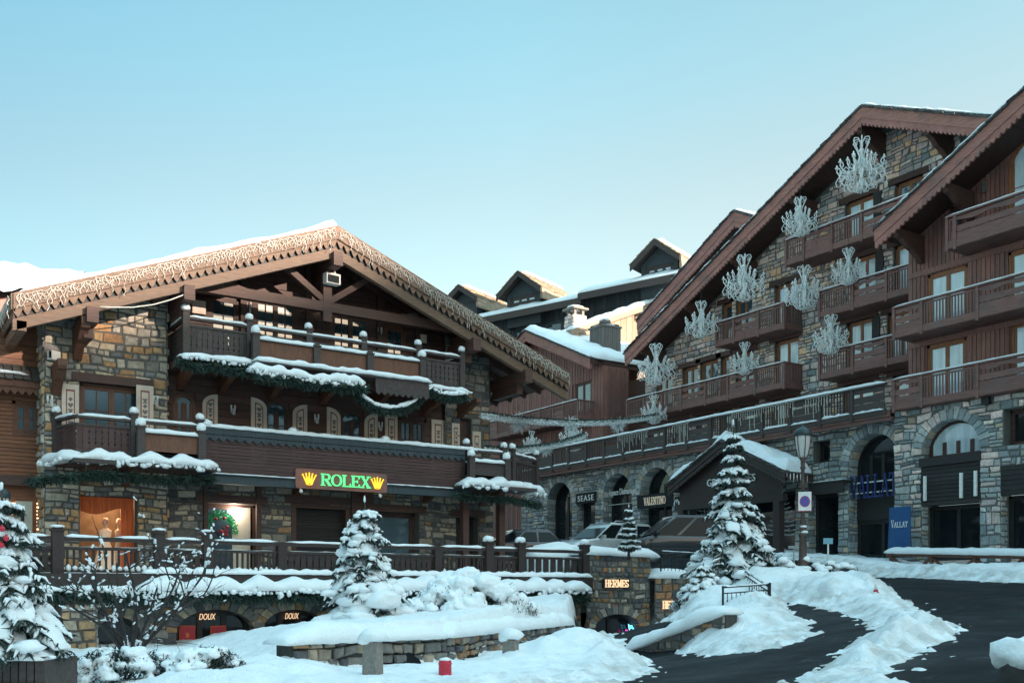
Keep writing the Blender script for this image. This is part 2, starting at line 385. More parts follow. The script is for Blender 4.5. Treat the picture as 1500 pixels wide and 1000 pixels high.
    if ring:
        for h in holes:
            if not h[4]: continue
            m = (h[0] + h[1]) / 2; r = (h[1] - h[0]) / 2; sp = h[3] - h[4]; n = max(9, int(math.pi * r / .22)); ths = [math.pi * (k + rr.uniform(-.12, .12) * (0 < k < n)) / n for k in range(n + 1)]
            for t0, t1 in zip(ths, ths[1:]):
                col = rr.choice(pal); f = rr.uniform(.85, 1.25); col = tuple(v * f for v in col); rl = ring * rr.uniform(.85, 1.1); d = rr.uniform(.035, .06); t0 += .012; t1 -= .012
                P = []
                for k, e in ((0., 0.), (.0, 1.)):
                    pass
                for dd, ins in ((-.25, 0.), (d, 0.)):
                    for t, rad in ((t0, 0.), (t1, 0.), (t1, rl), (t0, rl)):
                        P.append(fr(m - math.cos(t) * (r + rad), sp + math.sin(t) * (h[4] + rad), c + dd))
                mb.hexa(P, col)
def jambs(mb, fr, holes, c, depth, pal, seed=0, ring=True):
    """stones on the cheeks of an opening"""
    for i, h in enumerate(holes):
        for s_, a in ((1, h[0]), (-1, h[1])):
            f2 = Fr(fr(a, 0, c), -fr.n, fr.u * s_); stones(mb, f2, -.02, depth, h[2], h[3] - h[4], [], 0, (.18, .36), (depth * .5, depth * .9), pal, seed=seed + i * 2 + (s_ > 0), relief=(.008, .022))
        if h[4]:
            m = (h[0] + h[1]) / 2; r = (h[1] - h[0]) / 2; n = 12
            for k in range(n):
                t0, t1 = math.pi * k / n + .01, math.pi * (k + 1) / n - .01; col = R.choice(pal); f = R.uniform(.8, 1.15); P = []
                for d0, d1 in ((.02, depth * R.uniform(.4, .6)),):
                    pass
                for dd in (c - .02, c - depth):
                    for t, q in ((t0, 0.), (t1, 0.), (t1, -.02), (t0, -.02)): P.append(fr(m - math.cos(t) * (r + q), h[3] - h[4] + math.sin(t) * (h[4] + q), dd))
                mb.hexa(P, tuple(v * f for v in col))
def boards(mb, fr, a0, a1, b0, top, vertical=False, w=.2, c0=0., c1=.03, holes=(), var=.32, gap=.008, batten=False):
    """planking, one board per strip"""
    tf = top if callable(top) else (lambda a: top)
    if vertical:
        n = max(1, round((a1 - a0) / w))
        for i in range(n):
            x0, x1 = lerp(a0, a1, i / n), lerp(a0, a1, (i + 1) / n); xm = (x0 + x1) / 2; segs = [(b0, min(tf(x0), tf(x1)))]
            for h in holes:
                if h[0] < x1 - .02 and h[1] > x0 + .02: segs = [q for s0, s1 in segs for q in ((s0, min(s1, h[2])), (max(s0, h[3]), s1)) if q[1] - q[0] > .02]
            for s0, s1 in segs:
                if s1 - s0 < .02: continue
                k = R.uniform(0, .012); mb.fbox(fr, x0 + gap, x1 - gap, s0, s1, c0, c1 + k, tone(var))
                if batten: mb.fbox(fr, x1 - .025, x1 + .025, s0, s1, c1, c1 + .035, tone(var))
    else:
        tm = max(tf(lerp(a0, a1, k / 40)) for k in range(41)); n = max(1, round((tm - b0) / w))
        for i in range(n):
            z0, z1 = lerp(b0, tm, i / n), lerp(b0, tm, (i + 1) / n); iv = [(a0, a1)]
            if callable(top):
                ok = [lerp(a0, a1, k / 160) for k in range(161) if tf(lerp(a0, a1, k / 160)) >= z1 - .03]
                if not ok: continue
                iv = [(min(ok), max(ok))]
            for h in holes:
                if h[2] < z1 - .02 and h[3] > z0 + .02: iv = [q for s0, s1 in iv for q in ((s0, min(s1, h[0])), (max(s0, h[1]), s1)) if q[1] - q[0] > .02]
            for x0, x1 in iv:
                k = R.uniform(0, .01); mb.fbox(fr, x0, x1, z0 + gap, z1 - gap, c0, c1 + k, tone(var))
# ---------------------------------------------------------------- windows
def window(parent, fr, a0, a1, b0, b1, leaves=2, cols=2, rows=3, fm='wood_warm', pm='pane', c=0., arch=0., fw=.09, lw=.08, mw=.03, name='window', pname='pane', glow=None, deep=.06):
    mb = MB(); g = MB(); m = (a0 + a1) / 2
    # outer frame
    for x0, x1 in ((a0, a0 + fw), (a1 - fw, a1)): mb.fbox(fr, x0, x1, b0, b1 - arch, c - deep, c + .05)
    mb.fbox(fr, a0, a1, b0 - .04, b0 + fw * .8, c - deep, c + .08)
    if arch:
        n = 12; r = (a1 - a0) / 2
        for k in range(n):
            P = []
            for dd in (-deep, .05):
                for t, q in ((math.pi * k / n, 0), (math.pi * (k + 1) / n, 0), (math.pi * (k + 1) / n, fw), (math.pi * k / n, fw)):
                    P.append(fr(m - math.cos(t) * (r - q), b1 - arch + math.sin(t) * (arch - q), c + dd))
            mb.hexa(P, tone(.08))
    else: mb.fbox(fr, a0, a1, b1 - fw, b1, c - deep, c + .05)
    W = (a1 - a0 - 2 * fw) / leaves
    for i in range(leaves):
        x0 = a0 + fw + W * i; x1 = x0 + W
        for e0, e1 in ((x0, x0 + lw), (x1 - lw, x1)): mb.fbox(fr, e0, e1, b0 + fw, b1 - fw - (arch * .55), c - .03, c + .03)
        for k in range(1, cols):
            x = lerp(x0 + lw, x1 - lw, k / cols); mb.fbox(fr, x - mw / 2, x + mw / 2, b0 + fw, b1 - fw - .01, c - .02, c + .022)
        for k in range(1, rows):
            z = lerp(b0 + fw, b1 - fw, k / rows); mb.fbox(fr, x0 + lw, x1 - lw, z - mw / 2, z + mw / 2, c - .02, c + .018)
        if not arch: mb.fbox(fr, x0 + lw, x1 - lw, b1 - fw - lw, b1 - fw, c - .03, c + .029)
        mb.fbox(fr, x0 + lw, x1 - lw, b0 + fw * .8, b0 + fw + lw, c - .03, c + .029)
    if arch:
        n = 14; r = (a1 - a0) / 2 - .01; poly = [(a0 + .01, b0), (a1 - .01, b0)] + [(m + math.cos(math.pi * k / n) * r, b1 - arch + math.sin(math.pi * k / n) * (arch - .01)) for k in range(n + 1)]
        g.add([fr(a, b, c - .01) for a, b in poly], [tuple(range(len(poly)))])
    else: g.quad(fr(a0 + .01, b0, c - .01), fr(a1 - .01, b0, c - .01), fr(a1 - .01, b1 - .01, c - .01), fr(a0 + .01, b1 - .01, c - .01), tone(.12))
    w = part(name, mb, fm, parent); part(pname, g, pm, w); return w
# ---------------------------------------------------------------- letters
def text_mesh(body, size, depth, spacing=1., shear=0.):
    cu = bpy.data.curves.new('lettering', 'FONT'); cu.body = body; cu.size = size; cu.extrude = depth; cu.align_x = 'CENTER'; cu.align_y = 'CENTER'; cu.space_character = spacing; cu.shear = shear
    o = bpy.data.objects.new('lettering', cu); COL.objects.link(o); bpy.context.view_layer.update()
    me = bpy.data.meshes.new_from_object(o.evaluated_get(bpy.context.evaluated_depsgraph_get()))
    vs = [v.co.copy() for v in me.vertices]; fs = [tuple(p.vertices) for p in me.polygons]
    bpy.data.objects.remove(o); bpy.data.curves.remove(cu); bpy.data.meshes.remove(me); return vs, fs
def letters(mb, fr, a, b, c, body, height, depth=.03, width=None, spacing=1., shear=0.):
    vs, fs = text_mesh(body, 1., 0.0, spacing, shear)
    xs = [v.x for v in vs]; ys = [v.y for v in vs]; k = height / (max(ys) - min(ys)); kx = k if width is None else width / (max(xs) - min(xs)); mx = (max(xs) + min(xs)) / 2; my = (max(ys) + min(ys)) / 2
    pt = [(a + (v.x - mx) * kx, b + (v.y - my) * k) for v in vs]; n = len(pt)
    mb.add([fr(x, z, c + depth) for x, z in pt], fs)
    ed = {}
    for f in fs:
        for i in range(len(f)):
            e = (f[i], f[(i + 1) % len(f)])
            if (e[1], e[0]) in ed: del ed[(e[1], e[0])]
            else: ed[e] = 1
    for i, j in ed: mb.quad(fr(*pt[i], c + depth), fr(*pt[j], c + depth), fr(*pt[j], c), fr(*pt[i], c))
# slab serif strokes on a unit cell: (x0,y0,x1,y1,width); 'O' handled as a ring
TK, TN = .145, .072
SERIF = {
 'R': (.86, [(.18, 0, .18, 1, TK), (.18, .96, .5, .96, TN), (.18, .52, .5, .52, TN), (.42, .5, .74, .04, TK), (.02, .03, .36, .03, TN), (.02, .97, .2, .97, TN), (.62, .03, .86, .03, TN)], [(.5, .74, .20, .26, -90, 90)]),
 'O': (.86, [], [(.43, .5, .36, .5, 0, 360)]),
 'L': (.74, [(.18, 0, .18, 1, TK), (.02, .03, .68, .03, TN), (.02, .97, .36, .97, TN), (.68, 0, .68, .28, TN)], []),
 'E': (.76, [(.18, 0, .18, 1, TK), (.02, .04, .68, .04, TN), (.02, .96, .66, .96, TN), (.18, .5, .52, .5, TN), (.68, 0, .68, .26, TN), (.66, .74, .66, 1, TN), (.52, .38, .52, .62, TN)], []),
 'X': (.88, [(.16, 1, .72, 0, TK), (.72, 1, .16, 0, TN), (.0, .97, .34, .97, TN), (.56, .97, .86, .97, TN), (.0, .03, .32, .03, TN), (.54, .03, .88, .03, TN)], []),
 'H': (.90, [(.19, 0, .19, 1, TK), (.71, 0, .71, 1, TK), (.19, .5, .71, .5, TN), (.04, .03, .34, .03, TN), (.04, .97, .34, .97, TN), (.56, .03, .86, .03, TN), (.56, .97, .86, .97, TN)], []),
 'M': (1.06, [(.18, 0, .18, 1, TN), (.86, 0, .86, 1, TK), (.2, 1, .52, .1, TK), (.84, 1, .52, .1, TN), (.03, .03, .33, .03, TN), (.03, .97, .26, .97, TN), (.70, .03, 1.0, .03, TN), (.78, .97, 1.0, .97, TN)], []),
 'S': (.68, [(.58, .72, .58, 1, TN), (.08, 0, .08, .28, TN)], [(.33, .73, .23, .25, 20, 270), (.33, .26, .25, .26, -200, 90)]),
 'V': (.84, [(.14, 1, .44, 0, TK), (.72, 1, .44, 0, TN), (.0, .97, .32, .97, TN), (.58, .97, .86, .97, TN)], []),
 'A': (.84, [(.42, 1, .12, 0, TN), (.42, 1, .72, 0, TK), (.2, .34, .64, .34, TN), (.0, .03, .26, .03, TN), (.56, .03, .86, .03, TN)], []),
 'N': (.90, [(.17, 0, .17, 1, TN), (.72, 0, .72, 1, TN), (.17, 1, .72, 0, TK), (.02, .03, .32, .03, TN), (.02, .97, .2, .97, TN), (.58, .97, .88, .97, TN)], []),
 'T': (.80, [(.4, 0, .4, 1, TK), (.03, .96, .77, .96, TN), (.03, .76, .03, 1, TN), (.77, .76, .77, 1, TN), (.24, .03, .56, .03, TN)], []),
 'I': (.46, [(.22, 0, .22, 1, TK), (.05, .03, .39, .03, TN), (.05, .97, .39, .97, TN)], []),
}
def serif(mb, fr, a, b, c, body, height, width, depth=.04, heights=None):
    adv = [SERIF[ch][0] for ch in body]; T = sum(adv); kx = width / T; x = a - width / 2; base = b - height / 2
    for i, ch in enumerate(body):
        _, st, arcs = SERIF[ch]; hh = height * (heights[i] if heights else 1.)
        def P(u, v): return (x + u * kx, base + v * hh)
        for n, (u0, v0, u1, v1, w) in enumerate(st):
            p, q = P(u0, v0), P(u1, v1); dx, dz = q[0] - p[0], q[1] - p[1]; l = math.hypot(dx, dz); nx, nz_ = -dz / l, dx / l
            wv = w * (kx if abs(dz) > abs(dx) else hh) / 2
            mb.prism(fr, [(p[0] + nx * wv, p[1] + nz_ * wv), (p[0] - nx * wv, p[1] - nz_ * wv), (q[0] - nx * wv, q[1] - nz_ * wv), (q[0] + nx * wv, q[1] + nz_ * wv)], c, c + depth + n * .0006, (1, 1, 1))
        for (u, v, ru, rv, d0, d1) in arcs:
            n = 20; 
            for k in range(n):
                t0, t1 = math.radians(lerp(d0, d1, k / n)), math.radians(lerp(d0, d1, (k + 1) / n)); pl = []
                for t, s_ in ((t0, 1), (t1, 1), (t1, -1), (t0, -1)):
                    wd = lerp(TN, TK, abs(math.cos(t))) / 2
                    pl.append(P(u + math.cos(t) * (ru + s_ * wd * .9), v + math.sin(t) * (rv + s_ * wd * .9 * kx / hh if abs(math.cos(t)) > .7 else rv - TN / 2 + s_ * wd * .9)))
                mb.prism(fr, pl, c, c + depth + .001 * (k % 2), (1, 1, 1))
        x += adv[i] * kx
# ================================================================ camera, sky, sun
cam = bpy.data.cameras.new('camera'); co = bpy.data.objects.new('camera', cam); COL.objects.link(co); SC.camera = co
cam.sensor_width = 36; cam.lens = F / 1500 * 36; cam.shift_y = (HY - 500) / 1500; cam.clip_end = 5000; cam.clip_start = .1
co.location = (0, 0, 0); co.rotation_euler = (math.radians(90), 0, -math.atan2(FU, FV))
SUN = Vector((.36, -.933, 0)).normalized(); EL = math.radians(12)
sv = Vector((SUN.x * math.cos(EL), SUN.y * math.cos(EL), math.sin(EL)))
ld = bpy.data.lights.new('sun', 'SUN'); ld.energy = 5.; ld.angle = math.radians(.5); ld.color = (1., .85, .70)
lo = bpy.data.objects.new('sun', ld); COL.objects.link(lo); lo.rotation_euler = sv.to_track_quat('Z', 'Y').to_euler(); lo.location = (20, -20, 60)
w = bpy.data.worlds.new('World'); SC.world = w; w.use_nodes = True
nt = w.node_tree; bgn = nt.nodes['Background']; sk = nt.nodes.new('ShaderNodeTexSky'); sk.sky_type = 'NISHITA'; sk.sun_disc = False
sk.sun_elevation = EL; sk.sun_rotation = math.atan2(SUN.x, SUN.y); sk.altitude = 1800; sk.air_density = 1.; sk.dust_density = .6; sk.ozone_density = 1.2
tn = nt.nodes.new('ShaderNodeMix'); tn.data_type = 'RGBA'; tn.blend_type = 'MULTIPLY'; tn.inputs[0].default_value = 1; tn.inputs[7].default_value = SKY_TINT
nt.links.new(sk.outputs[0], tn.inputs[6])
# gain by height in the sky, added overhead to brighten the shaded snow
tcw = nt.nodes.new('ShaderNodeTexCoord'); sx = nt.nodes.new('ShaderNodeSeparateXYZ'); nt.links.new(tcw.outputs['Generated'], sx.inputs[0])
rp = nt.nodes.new('ShaderNodeValToRGB'); nt.links.new(sx.outputs['Z'], rp.inputs[0]); rp.color_ramp.interpolation = 'EASE'
for i, (p_, c_) in enumerate(SKY_GAIN):
    e = rp.color_ramp.elements[i] if i < 2 else rp.color_ramp.elements.new(p_)
    e.position = p_; e.color = (*c_, 1)
gm = nt.nodes.new('ShaderNodeVectorMath'); gm.operation = 'MULTIPLY'; nt.links.new(tn.outputs[2], gm.inputs[0]); nt.links.new(rp.outputs[0], gm.inputs[1])
g2 = nt.nodes.new('ShaderNodeVectorMath'); g2.operation = 'SCALE'; nt.links.new(gm.outputs[0], g2.inputs[0]); g2.inputs['Scale'].default_value = 8.
dp = nt.nodes.new('ShaderNodeVectorMath'); dp.operation = 'DOT_PRODUCT'; dp.inputs[1].default_value = (FV, -FU, 0); nt.links.new(tcw.outputs['Generated'], dp.inputs[0])
mr_ = nt.nodes.new('ShaderNodeMapRange'); mr_.inputs[1].default_value = -.45; mr_.inputs[2].default_value = .45; nt.links.new(dp.outputs['Value'], mr_.inputs[0])
r2_ = nt.nodes.new('ShaderNodeValToRGB'); nt.links.new(mr_.outputs[0], r2_.inputs[0])
for i, (p_, c_) in enumerate(SIDE):
    e = r2_.color_ramp.elements[i] if i < 2 else r2_.color_ramp.elements.new(p_)
    e.position = p_; e.color = (*c_, 1)
g3 = nt.nodes.new('ShaderNodeVectorMath'); g3.operation = 'MULTIPLY'; nt.links.new(g2.outputs[0], g3.inputs[0]); nt.links.new(r2_.outputs[0], g3.inputs[1])
nt.links.new(g3.outputs[0], bgn.inputs['Color']); bgn.inputs['Strength'].default_value = SKY_STR
SC.view_settings.view_transform = 'Standard'; SC.view_settings.look = 'None'; SC.view_settings.exposure = EXPO; SC.view_settings.gamma = 1
SC.cycles.use_denoising = True
try: SC.cycles.max_bounces = 6; SC.cycles.diffuse_bounces = 3; SC.cycles.glossy_bounces = 3; SC.cycles.use_adaptive_sampling = True
except Exception: pass

# ================================================================ ground heights
class RBF:
    def __init__(s, pts):
        s.p = np.array([(p.x, p.y) for p in pts]); z = np.array([p.z for p in pts]); n = len(pts)
        A = np.zeros((n + 3, n + 3)); D = np.linalg.norm(s.p[:, None] - s.p[None], axis=2); A[:n, :n] = D - np.eye(n) * .4
        A[:n, n] = 1; A[:n, n + 1:] = s.p; A[n, :n] = 1; A[n + 1:, :n] = s.p.T
        s.w = np.linalg.solve(A, np.concatenate([z, np.zeros(3)]))
    def __call__(s, x, y):
        n = len(s.p); d = np.hypot(s.p[:, 0] - x, s.p[:, 1] - y); return float(d @ s.w[:n] + s.w[n] + s.w[n + 1] * x + s.w[n + 2] * y)
low = [atD(*p) for p in [(1000, 985, 18.1), (925, 945, 33), (925, 972, 24), (1140, 882, 27.5), (1250, 903, 24), (1285, 925, 20), (1200, 990, 15), (1400, 925, 18), (1480, 968, 14), (1300, 850, 32),
    (1480, 862, 28), (1400, 851, 31), (1300, 838, 36), (1400, 838, 35.5), (1490, 836, 34.5), (1250, 823, 43.5), (1440, 838, 38), (1350, 838, 39.5), (1100, 852, 30), (1170, 850, 30.5), (860, 827, 42), (990, 827, 42), (760, 830, 42), (1060, 885, 26.5), (1040, 925, 25), (1120, 812, 38), (1080, 940, 22.5)]]
low += [Vector(p) for p in [(0, 0, -1.65), (8, 4, -1.6), (-6, 6, -1.65), (3.5, 12, -1.65), (3, 26, -1.75), (9, 26.5, -1.75), (15, 26.8, -1.75), (21, 26.8, -1.75), (9, 16, -1.62), (13, 20, -1.66), (18, 6, -1.1), (26, 8, -.3), (34, 12, .45), (36, 26, .95), (36, 20, .75), (36, 45, 2.), (34, 60, 3.), (20, 50, 1.), (-5, 26, -1.8), (26.6, 25.2, -.75), (24.3, 26.4, -1.7), (25.6, 26.9, -1.6), (22.6, 27.6, -1.85), (22.4, 25.6, -1.78), (23.2, 24.2, -1.7)]]
_low = RBF(low)
gard = RBF([atD(*p) for p in [(330, 950, 18), (440, 938, 18), (560, 928, 19), (700, 918, 22), (830, 905, 27.5), (535, 915, 22.5), (400, 934, 24), (470, 926, 24), (680, 893, 25), (780, 893, 28)]] + [Vector((6, 26.5, -1.6)), Vector((9.5, 26.5, -1.35)), Vector((13, 26.5, -.95)), Vector((18, 26.8, -.5))])
# garden terrace behind the dry stone wall
WALL = [atD(425, 0, 17.6), atD(650, 0, 20.2), atD(835, 0, 28)]
GP = [(p.x, p.y) for p in [atD(345, 0, 17.5)] + WALL] + [(20.6, 27.3), (7.5, 27.3)]
def poly_sd(P, x, y):
    """signed distance to a polygon, negative inside"""
    ins = False; best = 1e9; n = len(P)
    for i in range(n):
        x0, y0 = P[i]; x1, y1 = P[(i + 1) % n]; dx, dy = x1 - x0, y1 - y0; l = dx * dx + dy * dy or 1e-9
        t = max(0., min(1., ((x - x0) * dx + (y - y0) * dy) / l)); d = (x - x0 - t * dx) ** 2 + (y - y0 - t * dy) ** 2
        if d < best: best = d
        if (y0 > y) != (y1 > y) and x < dx * (y - y0) / (dy or 1e-9) + x0: ins = not ins
    return -math.sqrt(best) if ins else math.sqrt(best)
def HB(x, y):
    z = _low(max(-20, min(60, x)), max(-15, min(70, y)))
    if x > 38: z = min(z, 2.2)
    if y > 28.7 and x < 27.5:
        z = lerp(lerp(-.05, 1.02, sst(20.9, 22.2, x)), z, sst(24., 27.5, x))
    return z
def H(x, y):
    z = HB(x, y)
    if 3 < x < 22 and 10 < y < 27.6:
        s = poly_sd(GP, x, y)
        if s < .12: z = lerp(z, max(z, gard(x, y)), sst(.12, -.14, s) * sst(6.0, 8.2, x - (y - 17) * .05))
    return z
def hit(px, py, d0=9., d1=60.):
    t = tt(px); k = (HY - py) / F; p = None; d = d0
    while d < d1:
        x, y = d * (FU + FV * t), d * (FV - FU * t)
        if HB(x, y) >= k * d: return (x, y)
        d += .1
    return (x, y)
RA = [hit(*p) for p in [(1138, 879), (1187, 884), (1233, 895), (1267, 912), (1290, 923), (1253, 947), (1217, 973), (1180, 997)]] + [(9.2, 8.), (6., 6.5), (3., 4.), (0., 8.)] + [hit(*p) for p in [(760, 1020), (887, 1004), (967, 981), (930, 962)]] + [(20.9, 27.45), (21.4, 28.4), (23.9, 28.4), (23.9, 27.3)] + [hit(*p) for p in [(1000, 957), (1050, 960), (1100, 955), (1160, 943), (1186, 930), (1176, 907), (1143, 886)]]
RBm = [hit(*p) for p in [(1267, 1000), (1320, 980), (1347, 960), (1367, 943), (1390, 927), (1397, 918), (1353, 903), (1347, 893), (1317, 873), (1290, 857), (1263, 845)]] + [(27.5, 28.5), (27.2, 33), (26, 40), (33., 41), (33.2, 34)] + [hit(*p) for p in [(1267, 841), (1333, 846), (1433, 851), (1500, 854)]] + [(30, 10), (24, 3), (20, -14), (8, -14), (10, 4), (11.5, 8.5)]
BUMP = []
def bump(px, d, h, r, r2=None, ang=0.):
    p = atD(px, HY, d); BUMP.append((p.x, p.y, h, r, r2 or r, ang))
# ploughed heaps and drifts
bump(846, 22.8, .62, .95); bump(800, 21.4, .35, .8); bump(880, 20.8, .22, .8); bump(760, 19.6, .15, .8)
bump(380, 17.2, .28, 1.3); bump(300, 15.6, .3, 1.2); bump(460, 16.4, .12, .6)
bump(1395, 18.6, .34, .6); bump(1352, 19.2, .42, .6); bump(1330, 17.8, .36, .55); bump(1310, 20.2, .34, .6); bump(1285, 17.1, .25, .6); bump(1250, 15.8, .2, .5); bump(1370, 17.6, .22, .5)
bump(1068, 23.6, .40, 1.0); bump(1110, 25., .4, 1.0); bump(1180, 26.5, .3, 1.0); bump(1260, 26.8, .3, .9); bump(1220, 27.5, .4, .9)
for px in range(1290, 1520, 22): bump(px, 34.3 - (px - 1290) * .011, .13 + R.uniform(-.06, .08), .5)
bump(1075, 32, .5, 1.6); bump(1120, 30, .4, 1.2); bump(1046, 28, .35, .8)
bump(1500, 12.5, .5, .55)
def snow_t(x, y):
    wx = .32 * nz(x * .9, y * .9) + .14 * nz(x * 3.1, y * 3.1, 4)
    sd = min(poly_sd(RA, x, y), poly_sd(RBm, x, y)) + wx
    if sd < -.9: return -.09
    T = .24 + .10 * nz(x * .45, y * .45, 2) + .05 * nz(x * 1.7, y * 1.7, 5)
    b = 0.
    for bx, by, h, r, r2, a in BUMP:
        q = ((x - bx) ** 2 + (y - by) ** 2) / (r * r)
        if q < 9: b = max(b, h * math.exp(-q * 1.1)) if b < .02 else b + h * math.exp(-q * 1.1) * .5
    lump = .09 * nz(x * 4.3, y * 4.3, 1) * sst(2.2, .2, sd) + .05 * abs(nz(x * 9, y * 9, 3)) * sst(1.8, .1, sd)
    k = sst(-.35, .95, sd)
    return -.06 + (.06 + T + b + lump) * k
def grid(name, x0, x1, y0, y1, st, hf, material, kind='structure', smooth=True):
    nx = int((x1 - x0) / st) + 1; ny = int((y1 - y0) / st) + 1; mb = MB(); vs = []; keep = []
    for j in range(ny):
        for i in range(nx):
            x, y = x0 + i * st, y0 + j * st; vs.append((x, y, hf(x, y)))
    fs = [(j * nx + i, j * nx + i + 1, (j + 1) * nx + i + 1, (j + 1) * nx + i) for j in range(ny - 1) for i in range(nx - 1)]
    mb.add(vs, fs, (1, 1, 1), smooth); return struct(name, mb, material, kind)
# asphalt: dark, damp, streaked with slush
def asphalt():
    m = mat('asphalt', (.0095, .011, .0135), .75, 30, .35, .25, bs=60, spec=.15, second=(.018, .021, .025), sfac=(.45, .62), sscale=.55); nt = m.node_tree; b = nt.nodes['Principled BSDF']
    tc = nt.nodes.new('ShaderNodeTexCoord'); n = nt.nodes.new('ShaderNodeTexNoise'); n.inputs['Scale'].default_value = .7; n.inputs['Detail'].default_value = 8; n.inputs['Roughness'].default_value = .6
    nt.links.new(tc.outputs['Object'], n.inputs['Vector'])
    r = nt.nodes.new('ShaderNodeMapRange'); r.inputs[1].default_value = .35; r.inputs[2].default_value = .68; r.inputs[3].default_value = .5; r.inputs[4].default_value = .85; nt.links.new(n.outputs[0], r.inputs[0]); nt.links.new(r.outputs[0], b.inputs['Roughness'])
    src = b.inputs['Base Color'].links[0].from_socket
    n2 = nt.nodes.new('ShaderNodeTexNoise'); n2.inputs['Scale'].default_value = 1.6; n2.inputs['Detail'].default_value = 12; n2.inputs['Roughness'].default_value = .78; nt.links.new(tc.outputs['Object'], n2.inputs['Vector'])
    r2 = nt.nodes.new('ShaderNodeMapRange'); r2.inputs[1].default_value = .56; r2.inputs[2].default_value = .80; r2.inputs[4].default_value = .22; nt.links.new(n2.outputs[0], r2.inputs[0])
    mx = nt.nodes.new('ShaderNodeMix'); mx.data_type = 'RGBA'; mx.inputs[7].default_value = (.45, .48, .5, 1); nt.links.new(r2.outputs[0], mx.inputs[0]); nt.links.new(src, mx.inputs[6]); nt.links.new(mx.outputs[2], b.inputs['Base Color'])
    return m
M['asphalt'] = asphalt()
# an unseen ring of low wooded hills, added to darken window reflections
# lying snow: clean drifts, grey-brown grit where the plough has thrown it (stored per face as the snow's own dirt)
M['snow_ground'] = mat('snow_ground', (.86, .875, .89), .65, 5, .06, .9, bs=22, second=(.46, .43, .41), sfac=(.60, .80), sscale=3.4, spec=.3)
far = MB()
ring = [70, 140, 400, 1200, 3500]; nn = 64; vs = []; fs = []
for r in ring:
    for k in range(nn):
        a = 2 * math.pi * k / nn; vs.append((22 + r * math.cos(a), 28 + r * math.sin(a), -1.9 if r < 100 else -2.5))
for i in range(len(ring) - 1):
    for k in range(nn): fs.append((i * nn + k, i * nn + (k + 1) % nn, (i + 1) * nn + (k + 1) % nn, (i + 1) * nn + k))
far.add(vs, fs, (1, 1, 1), True); struct('ground', far, 'snow_ground')
def HR(x, y): return H(x, y)
grid('road', -28, 72, -28, 78, .5, H, 'asphalt')
def sd_grid(P, X, Y):
    ins = np.zeros(X.shape, bool); best = np.full(X.shape, 1e9); n = len(P)
    for i in range(n):
        x0, y0 = P[i]; x1, y1 = P[(i + 1) % n]; dx, dy = x1 - x0, y1 - y0; l = dx * dx + dy * dy or 1e-9
        t = np.clip(((X - x0) * dx + (Y - y0) * dy) / l, 0, 1); best = np.minimum(best, (X - x0 - t * dx) ** 2 + (Y - y0 - t * dy) ** 2)
        if dy: ins ^= ((y0 > Y) != (y1 > Y)) & (X < dx * (Y - y0) / dy + x0)
    return np.where(ins, -np.sqrt(best), np.sqrt(best))
def rbf_grid(f, X, Y):
    z = f.w[-3] + f.w[-2] * X + f.w[-1] * Y
    for (px, py), w_ in zip(f.p, f.w): z = z + w_ * np.hypot(X - px, Y - py)
    return z
def ng(X, Y, f, o):
    return np.array([noise.noise(Vector((x * f, y * f, o))) for x, y in zip(X.ravel(), Y.ravel())]).reshape(X.shape)
def ss(a, b, x): t = np.clip((x - a) / (b - a), 0, 1); return t * t * (3 - 2 * t)
